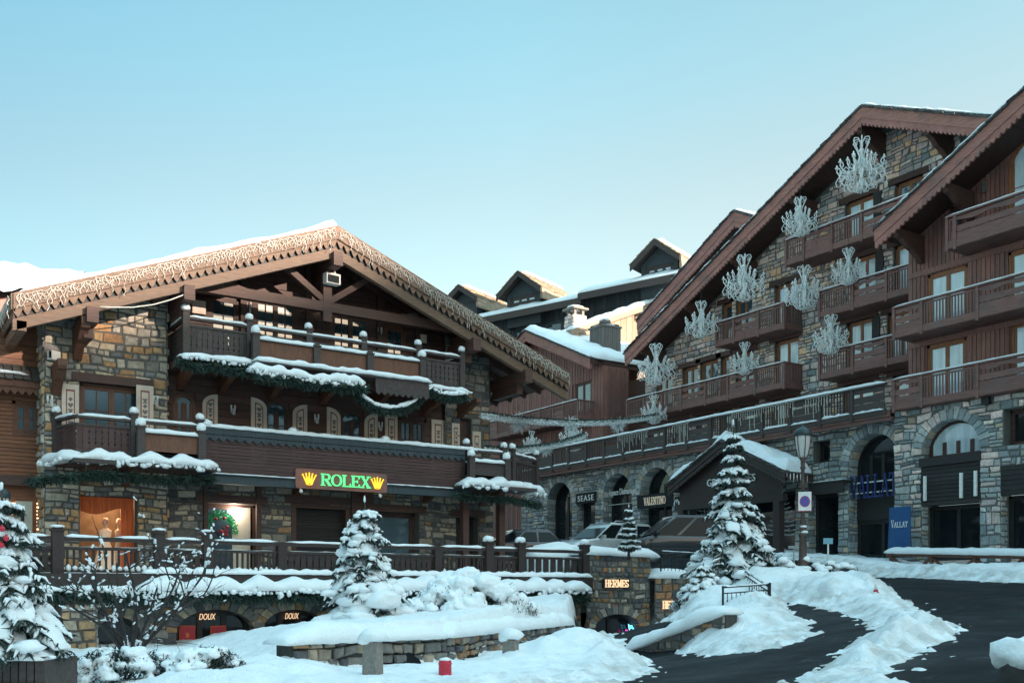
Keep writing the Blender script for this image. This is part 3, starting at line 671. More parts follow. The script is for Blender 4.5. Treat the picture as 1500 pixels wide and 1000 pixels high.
def snow_sheet(x0, x1, y0, y1, st):
    xs = np.arange(x0, x1, st); ys = np.arange(y0, y1, st); X, Y = np.meshgrid(xs, ys)
    Z = rbf_grid(_low, X, Y); Z = np.where(X > 38, np.minimum(Z, 2.2), Z); k = (Y > 28.7) & (X < 27.5); B0 = -.05 + 1.07 * ss(20.9, 22.2, X); Z = np.where(k, B0 + (Z - B0) * ss(24., 27.5, X), Z)
    g = sd_grid(GP, X, Y); k = (X > 3) & (X < 22) & (Y > 10) & (Y < 27.6) & (g < .12)
    Z = np.where(k, Z + (np.maximum(Z, rbf_grid(gard, X, Y)) - Z) * ss(.12, -.14, g) * ss(6., 8.2, X - (Y - 17) * .05), Z)
    raw = np.minimum(sd_grid(RA, X, Y), sd_grid(RBm, X, Y)); sd = raw + .32 * ng(X, Y, .9, 0) + .16 * ng(X, Y, 3.1, 4) + .08 * ng(X, Y, 6.5, 9)
    T = .24 + .10 * ng(X, Y, .45, 2) + .05 * ng(X, Y, 1.7, 5); b = np.zeros(X.shape)
    for bx, by, h, r, r2, a in BUMP:
        e = h * np.exp(-1.1 * ((X - bx) ** 2 + (Y - by) ** 2) / (r * r)); b = np.where(b < .02, np.maximum(b, e), b + .5 * e)
    near = ss(2.4, .2, sd); lump = .10 * ng(X, Y, 4.3, 1) * near + .06 * np.abs(ng(X, Y, 6, 3)) * ss(2., .1, sd) + .03 * ng(X, Y, 6.5, 6) * ss(1.7, .0, sd) + .03 * ng(X, Y, 5, 12) + .05 * ng(X, Y, 2.3, 15) + .035 * np.maximum(0, ng(X, Y, 3.6, 18))
    t = np.where(sd < -.9, -.09, -.06 + (.06 + T + b + lump) * ss(-.35, .95, sd)); clod = np.minimum(np.maximum(0, ng(X, Y, 4.2, 21) - .34) * .5, .07) * ss(-1.0, -.2, sd) * ss(.5, .1, sd); t = t + clod; Z = Z + t
    mb = MB(); ny, nx = X.shape; vs = np.stack([X, Y, Z], axis=2).reshape(-1, 3).tolist(); keep = (sd > -1.1)
    I = np.arange(ny * nx).reshape(ny, nx); fk = keep[:-1, :-1] | keep[1:, 1:]; q = np.stack([I[:-1, :-1], I[:-1, 1:], I[1:, 1:], I[1:, :-1]], axis=2)[fk]
    # grit and slush thrown on the ploughed margins
    dk = np.clip(ss(1.7, .0, sd) * (.42 + .75 * ng(X, Y, 2.2, 8) + .5 * ng(X, Y, 7, 14)) * np.where(X > 29, 1.25, .95), 0, .8)[:-1, :-1][fk]
    mb.v = vs; mb.f = [tuple(r) for r in q.tolist()]; mb.c = np.stack([1 - dk * .50, 1 - dk * .53, 1 - dk * .56], axis=1).tolist(); mb.s = [True] * len(mb.f)
    return struct('snow_cover', mb, 'snow_ground')
sn = snow_sheet(-6., 42., 3.5, 44., .08)
# unseen ridge added behind the viewer, shaped to shade all but the highest gables
shade_ridge = MB(); vs = []; fs = []; LD = 260.
def shade_line(q): return 7.4 + max(-3, min(4.6, (q - 14.3) * .36)) + max(0, min(5, (q - 30) * .05)) - (1. if q < 9 else 0)
QS = [lerp(-520, 520, k / 208) for k in range(209)]
dirs = Vector((SUN.x, SUN.y, 0)); lat = Vector((-SUN.y, SUN.x, 0))
for q in QS:
    Y0 = Vector((0, 30.6, 0)); base = dirs * (LD) + lat * q
    # distance along the sun direction measured from the chalet gable plane
    off = 30.6 * dirs.y
    hgt = shade_line(q) + (LD - off + (0)) * math.tan(EL) if False else None
    pt0 = dirs * LD + lat * q
    # point on plane Y=30.6 with the same lateral coordinate
    x = (q - lat.y * 30.6) / lat.x; along = x * dirs.x + 30.6 * dirs.y
    top = shade_line(q if True else 0) + (LD - along) * math.tan(EL) if -60 < q < 140 else 0
    if not (-60 < q < 140):
        qq = -60 if q < 0 else 140; x = (qq - lat.y * 30.6) / lat.x; along = x * dirs.x + 30.6 * dirs.y; top = shade_line(qq) + (LD - along) * math.tan(EL)
        k = sst(0, 380, abs(q - qq)); top = lerp(top, 30 + 25 * nz(q * .01, 3), k) + 9 * nz(q * .03, 1) * sst(0, 60, abs(q - qq))
    for dd, f in ((-110, 0.), (-70, .38), (-30, .75), (0, 1.), (60, .8), (200, .3), (420, 0.)):
        p = pt0 + dirs * dd; z = lerp(-2.5, top, f) + (6 * nz(q * .03, dd * .03, 5) if 0 < f < 1 else 0); vs.append((p.x, p.y, z))
for i in range(len(QS) - 1):
    for k in range(6): fs.append((i * 7 + k, i * 7 + k + 1, (i + 1) * 7 + k + 1, (i + 1) * 7 + k))
shade_ridge.add(vs, fs, (1, 1, 1), True); struct('sun_blocking_ridge', shade_ridge, mat('blocking_ridge_forest_snow', (.10, .115, .12), .9, 1.5, .5, .2, second=(.7, .72, .75), sfac=(.48, .62), sscale=.05))

hl = MB(); vs = []; fs = []; nn = 120  # added hills: they keep the bright horizon out of the panes
for j, (r, f) in enumerate(((380, 0.), (470, .55), (560, 1.), (700, .7), (900, 0.))):
    for k in range(nn):
        a = 2 * math.pi * k / nn; h_ = 62 + 26 * nz(math.cos(a) * 3, math.sin(a) * 3, 7) + 9 * nz(math.cos(a) * 14, math.sin(a) * 14, 2); vs.append((22 + r * math.cos(a), 28 + r * math.sin(a), -3 + f * h_))
for j in range(4):
    for k in range(nn): fs.append((j * nn + k, j * nn + (k + 1) % nn, (j + 1) * nn + (k + 1) % nn, (j + 1) * nn + k))
hl.add(vs, fs, (1, 1, 1), True); struct('added_hills', hl, mat('added_hill_cover', (.05, .06, .065), .9, .6, .5, .2, second=(.6, .63, .66), sfac=(.5, .6), sscale=.03))
if DEBUG:
    for px in (1300, 1400, 1480):
        print([(d, round(H(*atD(px, 863, d).xy), 2), round(H(*atD(px, 863, d).xy) + snow_t(*atD(px, 863, d).xy), 2), round(863 - 1474 / d * (H(*atD(px, 863, d).xy) + snow_t(*atD(px, 863, d).xy)))) for d in (30, 32, 33, 34, 35, 36, 37, 38, 40, 42)])
def part_each(name, mb, m, parent, label=None):
    """every added piece becomes a part of its own"""
    for vs, fs, cs, ss in mb.pieces():
        q = MB(); q.v = vs; q.f = fs; q.c = cs; q.s = ss; part(name, q, m, parent, False, label)
# ================================================================ shared small builders
def teeth(mb, fr, a0, a1, zf, t, b, tip, p, c0, c1):
    n = max(1, round(abs(a1 - a0) / p))
    for i in range(n):
        x0, x1 = lerp(a0, a1, i / n), lerp(a0, a1, (i + 1) / n); P = []
        for k, z in ((0, t), (1, t)): P.append((lerp(x0, x1, k), zf(lerp(x0, x1, k)) + z))
        for k, q in ((1, 0), (.86, .35), (.66, .8), (.5, 1), (.34, .8), (.14, .35), (0, 0)): x = lerp(x0, x1, k); P.append((x, zf(x) + lerp(b, tip, q)))
        mb.prism(fr, P, c0, c1, tone(.1))
def cut_boards(mb, fr, a0, a1, b0, b1, c0, c1, w=.17):
    n = max(1, round((a1 - a0) / w)); H_ = b1 - b0
    for i in range(n):
        x0, x1 = lerp(a0, a1, i / n) + .004, lerp(a0, a1, (i + 1) / n) - .004; P = [(x0, b0), (x1, b0)]
        for q, dp, hh in ((.28, .028, .05), (.52, .016, .09), (.76, .03, .05)): z = b0 + H_ * q; P += [(x1, z - hh), (x1 - dp, z), (x1, z + hh)]
        P += [(x1, b1), (x0, b1)]
        for q, dp, hh in ((.76, .03, .05), (.52, .016, .09), (.28, .028, .05)): z = b0 + H_ * q; P += [(x0, z + hh), (x0 + dp, z), (x0, z - hh)]
        mb.prism(fr, P, c0, c1, tone(.16))
def bars(mb, fr, a0, a1, b0, b1, c0, c1, p=.14, w=.045):
    n = max(1, round((a1 - a0) / p))
    for i in range(n): x = lerp(a0, a1, (i + .5) / n); mb.fbox(fr, x - w / 2, x + w / 2, b0, b1, c0, c1)
def post(mb, sn, fr, a, b0, b1, c, w=.2, snow=.16):
    mb.fbox(fr, a - w / 2, a + w / 2, b0, b1, c - w / 2, c + w / 2); mb.fbox(fr, a - w * .62, a + w * .62, b1, b1 + .05, c - w * .62, c + w * .62)
    mb.fbox(fr, a - w * .42, a + w * .42, b1 + .05, b1 + .10, c - w * .42, c + w * .42)
    if sn is not None and snow: sn.blob(fr(a, b1 + .10 + snow * .25, c), w * .68, w * .68, snow * .8, .15, 2)
def railing(parent, fr, a0, a1, b0, c, h=1.05, style='cut', posts=(), m='wood_grey', pm=None, snow=.09, cap=.16, base_snow=True, sections=None):
    """balcony or terrace railing: rails and posts, one infill mesh, lying snow"""
    mb = MB(); inf = MB(); sn = MB()
    mb.fbox(fr, a0, a1, b0 + h - .09, b0 + h, c - .08, c + .08); mb.fbox(fr, a0, a1, b0 + h - .30, b0 + h - .23, c - .04, c + .05); mb.fbox(fr, a0, a1, b0 + .06, b0 + .14, c - .05, c + .05)
    for x in posts: post(mb, sn if cap else None, fr, x, b0 - .1, b0 + h + .12, c, .2, cap)
    for (x0, x1, st) in (sections or [(a0, a1, style)]):
        if st == 'cut': cut_boards(inf, fr, x0, x1, b0 + .15, b0 + h - .30, c - .015, c + .02)
        else: bars(inf, fr, x0, x1, b0 + .14, b0 + h - .09 if st == 'tall' else b0 + h - .30, c - .02, c + .02)
    if snow:
        xs = [a0] + [x for x in posts if a0 + .2 < x < a1 - .2] + [a1]
        for x0, x1 in zip(xs, xs[1:]): sn.snow([fr(x0 + .08, b0 + h, c), fr(x1 - .08, b0 + h, c)], .19, snow, .2)
        if base_snow: sn.snow([fr(a0 + .05, b0 + .02, c + .06), fr(a1 - .05, b0 + .02, c + .06)], .14, .07, .15)
    r = part('railing', mb, m, parent); part('infill_panel', inf, pm or m, r)
    if sn.f: part('snow', sn, 'snow', r)
    return r
def tufts(mb, pts, r, dens, ln=.13, wd=.022, droop=.5, col=(1, 1, 1)):
    """short needle sprays round a line"""
    pts = [Vector(p) for p in pts]
    for p, q in zip(pts, pts[1:]):
        n = int((q - p).length * dens)
        for _ in range(n):
            o = p.lerp(q, R.random()); d = Vector((R.gauss(0, 1), R.gauss(0, 1), R.gauss(-droop, .8))).normalized(); o = o + d * r * R.uniform(.1, .9)
            e = o + d * ln * R.uniform(.6, 1.3); s = d.cross(Vector((R.gauss(0, 1), R.gauss(0, 1), R.gauss(0, 1)))).normalized() * wd
            f = R.uniform(.55, 1.5); mb.add([o - s, o + s, e + s * .3, e - s * .3], [(0, 1, 2, 3)], (col[0] * f, col[1] * f, col[2] * f))
def icicles(fr, a0, a1, zf, c, period=.11, name='icicle_lights', label='', loc=None, group='strings of icicle lights on the chalet eaves'):
    mb = MB(); n = int(abs(a1 - a0) / period); top = []
    for i in range(n + 1):
        x = lerp(a0, a1, i / n); z = zf(x) + R.uniform(-.05, .05); top.append(fr(x, z, c + R.uniform(0, .05)))
        L_ = R.choice([.18, .28, .4, .55, .3, .22]) * R.uniform(.8, 1.2); P = []
        k = max(4, int(L_ / .06)); ph = R.uniform(0, 6)
        for j in range(k + 1): P.append(fr(x + .035 * math.sin(j * 1.5 + ph), z - L_ * j / k, c + .03 + .03 * math.cos(j * 1.7 + ph)))
        mb.tube(P, .0085, 3, (1, 1, 1), False)
        if i % 3 == 0:
            x2 = x + R.uniform(-.12, .12); ra, rb, zo, t_ = R.uniform(.03, .13), R.uniform(.04, .13), R.uniform(.08, .26), R.uniform(0, 6); mb.tube([fr(x2 + ra * math.cos(t + t_), zf(x2) - zo + rb * math.sin(t + t_), c + .04) for t in [q * .7 for q in range(R.randint(4, 9))]], .0065, 3, (1, 1, 1), False)
    mb.tube(top, .009, 3, (1, 1, 1), False)
    mb.tube([p + Vector((0, 0, -.12 + .06 * math.sin(i * 1.3))) for i, p in enumerate(top)], .008, 3, (1, 1, 1), False)
    return single(name, mb, 'wire_white', label, 'string lights', loc or fr(a0, zf(a0), c), group)
def roof_snow(mb, P, th=.22, n=(30, 16), amp=.5, edge=.35):
    """snow lying on a roof slope given by four corners (eave0, eave1, ridge1, ridge0)"""
    a, b, c, d = [Vector(p) for p in P]; vs = []; fs = []; o = R.uniform(0, 50); nx, ny = n; W = ((b - a).length + (c - d).length) / 2; D = (d - a).length
    for layer in (0, 1):
        for j in range(ny + 1):
            for i in range(nx + 1):
                u, v = i / nx, j / ny; p = a.lerp(b, u).lerp(d.lerp(c, u), v)
                if layer:
                    e = min(u * W, (1 - u) * W, v * D + .12) ; t = th * (1 + amp * noise.noise(Vector((p.x * .9, p.y * .9, o))) + .2 * noise.noise(Vector((p.x * 3, p.y * 3, o)))) * (.3 + .7 * sst(-.02, edge, e))
                    p = p + UP * t
                else: p = p + UP * -.01
                vs.append(p)
    m = (nx + 1) * (ny + 1)
    for j in range(ny):
        for i in range(nx):
            q = j * (nx + 1) + i; fs.append((q + m, q + 1 + m, q + nx + 2 + m, q + nx + 1 + m))
    for i in range(nx):
        for j in (0, ny): q = j * (nx + 1) + i; fs.append((q, q + 1, q + 1 + m, q + m))
    for j in range(ny):
        for i in (0, nx): q = j * (nx + 1) + i; fs.append((q, q + nx + 1, q + nx + 1 + m, q + m))
    mb.add(vs, fs, (1, 1, 1), True)
def shingle_rows(mb, P, rows=18, cols=26, th=.035):
    """roof covering: overlapping courses of small slabs with uneven butts"""
    a, b, c, d = [Vector(p) for p in P]; nrm = (b - a).cross(d - a).normalized()
    if nrm.z < 0: nrm = -nrm
    for j in range(rows):
        for i in range(cols):
            u0, u1 = i / cols, (i + 1) / cols; v0 = j / rows - R.uniform(0, .25) / rows; v1 = (j + 1.25) / rows; v1 = min(1, v1)
            q = lambda u, v: a.lerp(b, u).lerp(d.lerp(c, u), v)
            t = th * R.uniform(.6, 1.5); p = [q(u0 + .002, v0), q(u1 - .002, v0), q(u1 - .002, v1), q(u0 + .002, v1)]
            mb.hexa([p[0] + nrm * .03, p[1] + nrm * .03, p[2], p[3], p[0] + nrm * (.03 + t), p[1] + nrm * (.03 + t), p[2] + nrm * t * .5, p[3] + nrm * t * .5], tone(.3))
def bracket(mb, fr, a, w, c0, c1, bz, h):
    """curved timber console reaching from the wall (c0) out to c1 under height bz"""
    Q = [(c0, bz - h), (lerp(c0, c1, .12), bz - h), (lerp(c0, c1, .25), bz - h * .82), (lerp(c0, c1, .45), bz - h * .62), (lerp(c0, c1, .62), bz - h * .55), (lerp(c0, c1, .80), bz - h * .34), (lerp(c0, c1, .95), bz - h * .3), (c1, bz - h * .2), (c1, bz), (c0, bz)]
    n = len(Q); vs = [fr(a - w / 2, z, c) for c, z in Q] + [fr(a + w / 2, z, c) for c, z in Q]
    mb.add(vs, [tuple(range(n)), tuple(range(2 * n - 1, n - 1, -1))] + [(i, i + n, (i + 1) % n + n, (i + 1) % n) for i in range(n)], tone(.12))
def wall_light(parent, fr, a, b, c):
    mb = MB(); g = MB()
    mb.fbox(fr, a - .045, a + .045, b - .10, b + .10, c, c + .03); mb.tube([fr(a, b - .04, c + .02), fr(a - .11, b - .05, c + .08), fr(a - .11, b + .02, c + .08)], .014, 5); mb.tube([fr(a, b - .04, c + .02), fr(a + .0, b - .06, c + .12), fr(a, b + .02, c + .12)], .014, 5)
    for x, cc in ((a - .11, .08), (a, .12)): g.tube([fr(x, b + .02, c + cc), fr(x, b + .20, c + cc)], .032, 8)
    w_ = part('wall_lamp', mb, 'white_paint', parent); part('candle', g, 'white_paint', w_)

# ================================================================ the chalet
CH = Fr((0, 0, 0), (1, 0, 0), (0, -1, 0))           # a = x, b = z, c = -y
YB, YW, YP, YG, YR = 31.0, 32.6, 32.2, 32.4, 30.6
RX, RZ, RS, RL, RR_ = 13.3, 11.85, .392, 3.75, 22.75
def cxp(px, Y): return atY(px, HY, Y).x
def czp(px, py, Y): return atY(px, py, Y).z
def rz(x): return RZ - RS * abs(x - RX)
chalet = thing('chalet', 'large dark timber chalet with a wide snowy gable, stone tower and cream shutters', 'chalet', (12.6, 38, .4))
# ---- roof
XW0, XW1 = 4.77, 20.6
slab = MB()
for xe in (RL, RR_):
    e, r = (xe, rz(xe)), (RX, RZ)
    slab.hexa([Vector((e[0], YR + .1, e[1] - .32)), Vector((r[0], YR + .1, r[1] - .32)), Vector((r[0], 47, r[1] - .32)), Vector((e[0], 47, e[1] - .32)), Vector((e[0], YR + .1, e[1] - .05)), Vector((r[0], YR + .1, r[1] - .05)), Vector((r[0], 47, r[1] - .05)), Vector((e[0], 47, e[1] - .05))], (1, 1, 1))
roof = part('roof', slab, 'wood_h', chalet)
sh = MB()
for xe in (RL, RR_): shingle_rows(sh, [(xe, YR - .02, rz(xe) - .05), (xe, 47, rz(xe) - .05), (RX, 47, RZ - .05), (RX, YR - .02, RZ - .05)], 26, 40)
part('shingles', sh, 'shingle', roof)
sn = MB()
for xe in (RL, RR_): roof_snow(sn, [(xe + (.12 if xe < RX else -.12), YR + .05, rz(xe) + .0), (xe + (.12 if xe < RX else -.12), 46.8, rz(xe) + .0), (RX, 46.8, RZ + .0), (RX, YR + .05, RZ + .0)], .26 if xe < RX else .2, (60, 36), .55, .3)
part('snow', sn, 'snow', roof)
fa = MB(); tr = MB(); bmn = MB(); rcs = MB()
for xe in (RL, RR_):
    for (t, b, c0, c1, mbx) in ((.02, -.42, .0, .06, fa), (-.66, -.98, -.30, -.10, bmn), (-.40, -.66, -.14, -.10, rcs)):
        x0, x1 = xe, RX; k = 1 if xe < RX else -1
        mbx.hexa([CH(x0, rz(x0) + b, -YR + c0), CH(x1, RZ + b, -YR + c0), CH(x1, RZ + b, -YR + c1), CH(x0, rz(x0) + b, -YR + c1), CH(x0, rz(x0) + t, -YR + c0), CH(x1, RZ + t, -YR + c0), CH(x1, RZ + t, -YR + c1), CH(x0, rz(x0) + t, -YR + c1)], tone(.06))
    teeth(tr, CH, min(xe, RX), max(xe, RX), rz, -.34, -.47, -.66, .24, -YR - .04, -YR - .0)
part('fascia_board', fa, 'wood_fascia', roof); part('recess_shade_board', rcs, 'wood_black', roof); part('scalloped_trim', tr, 'wood_fascia', roof); part('barge_beam', bmn, 'wood_fascia', roof)  # board behind the trim coloured black so its gaps look shaded
# eave boards along the left side
SE = Fr((RL, 0, 0), (0, 1, 0), (-1, 0, 0))
ev = MB(); ze = lambda a: rz(RL)
ev.fbox(SE, YR, 47, rz(RL) - .42, rz(RL) + .02, -.02, .05); ev.fbox(SE, YR + .1, 47, rz(RL) - .95, rz(RL) - .68, -.35, -.1); teeth(ev, SE, YR, 47, ze, -.34, -.47, -.64, .24, -.05, -.01)
part('eave_board', ev, 'wood_fascia', roof)
rf = MB()
for i in range(15):
    y = YR + .8 + i * 1.05
    for xe in (RL + .05, RR_ - .05): rf.beam((xe, y, rz(xe) - .42), (RX, y, RZ - .42), .12, .16)
part_each('rafter', rf, 'wood_h', roof)
pu = MB()
for x in (cxp(134, YR + .1), cxp(275, YR + .1), RX, 2 * RX - cxp(275, YR + .1) + .5, 2 * RX - cxp(134, YR + .1)):
    pu.fbox(CH, x - .16, x + .16, rz(x) - 1.30, rz(x) - .86, -47, -YR + .12); pu.fbox(CH, x - .13, x + .13, rz(x) - 1.62, rz(x) - 1.30, -YW - .2, -YR - .5)
part_each('purlin', pu, 'wood_h', roof)
# ---- masonry left tower and ground floor
DZ = .42
D1 = (cxp(117, YP), cxp(212, YP), 3.92, czp(160, 563, YP), 0)
stm = MB(); st = MB(); xp1 = cxp(245, YP)
PIL = lambda a: rz(a) - .35
OPT = (cxp(117, YP), cxp(201, YP), DZ + .02, czp(150, 726, YP), 0)
wall_sheet(stm, CH, XW0, xp1, DZ, PIL, [D1, OPT], -YP, .35)
stones(st, CH, XW0, xp1, DZ, PIL, [D1, OPT], -YP, (.09, .34), (.15, .58), PAL_CH, seed=3)
SL = Fr((XW0, 0, 0), (0, 1, 0), (-1, 0, 0)); SRt = Fr((xp1, 0, 0), (0, 1, 0), (1, 0, 0))
wall_sheet(stm, SL, YP, 45, -2, rz(XW0) - .35, [], 0, 0); stones(st, SL, YP, 36, DZ, rz(XW0) - .4, [], 0, seed=4)
wall_sheet(stm, SRt, YP, YW + .3, DZ, rz(xp1) - .35, [], 0, 0); stones(st, SRt, YP, YW + .1, DZ, rz(xp1) - .45, [], 0, (.17, .36), (.3, .4), seed=5)
# ground floor piers with shop openings
def gx(px): return cxp(px, YG)
OP = [(gx(117), gx(200), DZ + .05, czp(150, 727, YG), 0), (gx(297), gx(380), DZ + .05, czp(340, 737, YG), 0), (gx(427), gx(512), DZ, czp(470, 738, YG), 0), (gx(545), gx(614), DZ + .05, czp(580, 750, YG), 0), (gx(668), gx(700), DZ, czp(680, 757, YG), 0)]
XG1 = gx(722)
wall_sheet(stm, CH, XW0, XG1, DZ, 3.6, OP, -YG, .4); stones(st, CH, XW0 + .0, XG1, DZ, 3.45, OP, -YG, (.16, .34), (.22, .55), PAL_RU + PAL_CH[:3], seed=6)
# right end masonry of the middle storey
xr0, xr1 = cxp(652, YG), cxp(716, YG)
REC = (cxp(674, YG), cxp(690, YG), 3.9, 6.4, 0)
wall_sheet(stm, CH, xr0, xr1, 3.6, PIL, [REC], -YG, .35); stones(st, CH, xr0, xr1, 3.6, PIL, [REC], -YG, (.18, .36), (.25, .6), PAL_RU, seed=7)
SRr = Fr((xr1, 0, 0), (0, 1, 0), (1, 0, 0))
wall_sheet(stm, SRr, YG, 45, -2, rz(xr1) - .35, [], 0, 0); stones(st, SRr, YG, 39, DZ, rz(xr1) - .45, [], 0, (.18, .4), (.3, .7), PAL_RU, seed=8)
sw_ = part('stone_wall', stm, 'mortar', chalet); part('masonry', st, 'stone', sw_)
# lintels
lt = MB()
for h in [D1] + OP: lt.fbox(CH, h[0] - .25, h[1] + .25, h[3], h[3] + .26, -(YP if h is D1 else YG) - .1, -(YP if h is D1 else YG) + .09)
part_each('lintel', lt, 'wood_h', chalet)
# ---- timber walls
Z1, Z2 = 3.9, 7.08                                    # balcony floors
tb = MB(); tq = MB()
AW = [(cxp(253, YW), cxp(286, YW), 3.95, czp(270, 577, YW), 1), (cxp(386, YW), cxp(424, YW), 3.95, czp(405, 587, YW), 1), (cxp(497, YW), cxp(533, YW), 3.95, czp(515, 602, YW), 1), (cxp(582, YW), cxp(624, YW), 3.95, czp(600, 613, YW), 0)]
UW = [(cxp(305, YW), cxp(350, YW), Z2 + .05, czp(325, 434, YW), 0), (cxp(371, YW), cxp(436, YW), Z2 + .05, czp(400, 440, YW), 0), (cxp(484, YW), cxp(543, YW), Z2 + .05, czp(512, 461, YW), 0), (cxp(562, YW), cxp(594, YW), Z2 + .4, czp(578, 478, YW), 0)]
ap = [(h[0], h[1], h[2], h[3], 0) for h in AW]
wall_sheet(tq, CH, xp1, XG1, 3.5, lambda a: rz(a) - .33, [(h[0], h[1], h[2], h[3], (h[1] - h[0]) / 2 if h[4] else 0) for h in AW] + UW, -YW - .03, 0)
boards(tb, CH, xp1, xr0 + .2, 3.6, 7.0, False, .22, -YW - .02, -YW + .015, ap); boards(tb, CH, xp1, XG1, 7.0, lambda a: rz(a) - .4, False, .22, -YW - .02, -YW + .015, UW)
tw = part('timber_wall', tq, 'wood_h', chalet); part('planking', tb, 'wood_h', tw)
bk = MB()
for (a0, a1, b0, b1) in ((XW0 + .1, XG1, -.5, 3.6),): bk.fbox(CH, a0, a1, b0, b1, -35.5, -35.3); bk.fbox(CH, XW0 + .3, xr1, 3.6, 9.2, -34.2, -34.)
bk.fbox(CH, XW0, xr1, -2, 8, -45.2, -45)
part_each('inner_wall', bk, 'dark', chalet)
# corner posts of the upper gallery
cp = MB()
for px in (262, 357, 452, 556, 612, 690): x = cxp(px, YW); cp.fbox(CH, x - .14, x + .14, Z2, rz(x) - .4, -YW + .02, -YW + .14)
part_each('wall_post', cp, 'wood_h', chalet)
# ---- windows and doors
window(chalet, CH, D1[0], D1[1], D1[2], D1[3], 2, 2, 3, 'wood_warm', 'pane', -YP - .22)
for i, h in enumerate(AW): window(chalet, CH, h[0], h[1], h[2], h[3], 2, 1 if i < 3 else 2, 3, 'wood_warm' if i < 1 else 'wood_h', 'pane', -YW - .03, (h[1] - h[0]) / 2 if h[4] else 0)
for i, h in enumerate(UW): window(chalet, CH, h[0], h[1], h[2], h[3], 1 if i in (0, 3) else 2, 2, 3, 'wood_warm' if i == 3 else 'wood_h', 'pane', -YW - .03, name='door' if i < 3 else 'window')
for i in (0, 1, 3): h = OP[i]; window(chalet, CH, h[0], h[1], h[2], h[3], 1, 1, 1, 'wood_h', 'pane', -YG - .43, name='shop_window') if i else None
# ground-floor doors
dm = MB(); h = OP[2]
dm.fbox(CH, h[0], h[0] + .16, h[2], h[3], -YG - .3, -YG + .03); dm.fbox(CH, h[1] - .16, h[1], h[2], h[3], -YG - .3, -YG + .03)
dm.fbox(CH, h[0] + .14, h[1] - .14, h[3] - .16, h[3], -YG - .3, -YG + .02); dw = part('shop_door', dm, 'wood_h', chalet); d2 = MB(); boards(d2, CH, h[0] + .16, h[1] - .16, h[2], h[3], False, .09, -YG - .34, -YG - .28); part('roller_shutter', d2, 'wood_black', dw)
d3 = MB(); h = OP[4]; boards(d3, CH, h[0], h[1], h[2], h[3], True, .2, -YG - .4, -YG - .36); part('side_door', d3, 'wood_black', chalet)
# wood cheeks between the shop bays
ck = MB()
for px0, px1 in ((513, 545), (297, 303), (374, 381)): ck.fbox(CH, gx(px0), gx(px1), DZ, 3.5, -YG + .03, -YG + .14)
part_each('bay_post', ck, 'wood_h', chalet)
# ---- painted shutters
def shutter(px0, px1, pyt, Y, arched=0, zb=3.95):
    a0, a1 = cxp(px0, Y), cxp(px1, Y); zt = czp((px0 + px1) / 2, pyt, Y); mb = MB(); c = -Y + .02
    def outline(x0, x1, z0, z1, drop):
        if not arched: return [(x0, z0), (x1, z0), (x1, z1), (x0, z1)]
        P = [(x0, z0), (x1, z0)]; hi, lo_ = (x0, x1) if arched > 0 else (x1, x0); n = 7
        cur = [(lerp(hi, lo_, math.sin(math.pi / 2 * k / n)), z1 - drop * (1 - math.cos(math.pi / 2 * k / n))) for k in range(n + 1)]
        return P + (cur[::-1] if arched > 0 else cur)
    mb.prism(CH, outline(a0, a1, zb, zt, .34), c, c + .05, tone(.04)); s = part('shutter', mb, 'shutter_cream', chalet)
    w_ = a1 - a0; p = MB(); p.prism(CH, outline(a0 + w_ * .24, a1 - w_ * .24, zb + .25, zt - .16, .22), c + .05, c + .058, (1, 1, 1))
    part('painted_border', p, 'paint_red', s)
    q = MB(); q.prism(CH, outline(a0 + w_ * .30, a1 - w_ * .30, zb + .30, zt - .21, .18), c + .058, c + .063, (1, 1, 1)); part('painted_panel', q, 'shutter_cream', s)
    g = MB(); xm = (a0 + a1) / 2; z = zb + .38; hw = w_ * .17; k = 0
    while z < zt - .42:
        if k % 3 == 0: P = [(xm, z), (xm + hw, z + .10), (xm + hw * .5, z + .16), (xm, z + .12), (xm - hw * .5, z + .16), (xm - hw, z + .10)]; z += .19
        elif k % 3 == 1: P = [(xm, z), (xm + hw * .8, z + .07), (xm, z + .14), (xm - hw * .8, z + .07)]; z += .16
        else: P = [(xm - hw, z), (xm - hw * .3, z + .06), (xm - hw, z + .14), (xm + hw, z + .14), (xm + hw * .3, z + .06), (xm + hw, z)]; z += .17
        g.prism(CH, P, c + .063, c + .069, (1, 1, 1)); k += 1
    part('painted_motif', g, 'paint_grey', s)
shutter(90, 115, 563, YP - .06); shutter(199, 224, 565, YP - .06)
shutter(296, 318, 577, YW, -1)
shutter(367, 390, 583, YW, 1); shutter(428, 449, 592, YW, -1)
shutter(478, 498, 597, YW, 1); shutter(533, 552, 605, YW, -1)
shutter(563, 581, 607, YW); shutter(631, 650, 615, YW); shutter(661, 672, 620, YG); shutter(691, 703, 632, YG)
# ---- wall lamps
for px, py, Y in ((75, 590, YP), (229, 590, YP), (342, 603, YW), (464, 616, YW), (557, 627, YW), (365, 453, YW), (556, 489, YW)): p = atY(px, py, Y); wall_light(chalet, CH, p.x, p.z, -Y + .03)
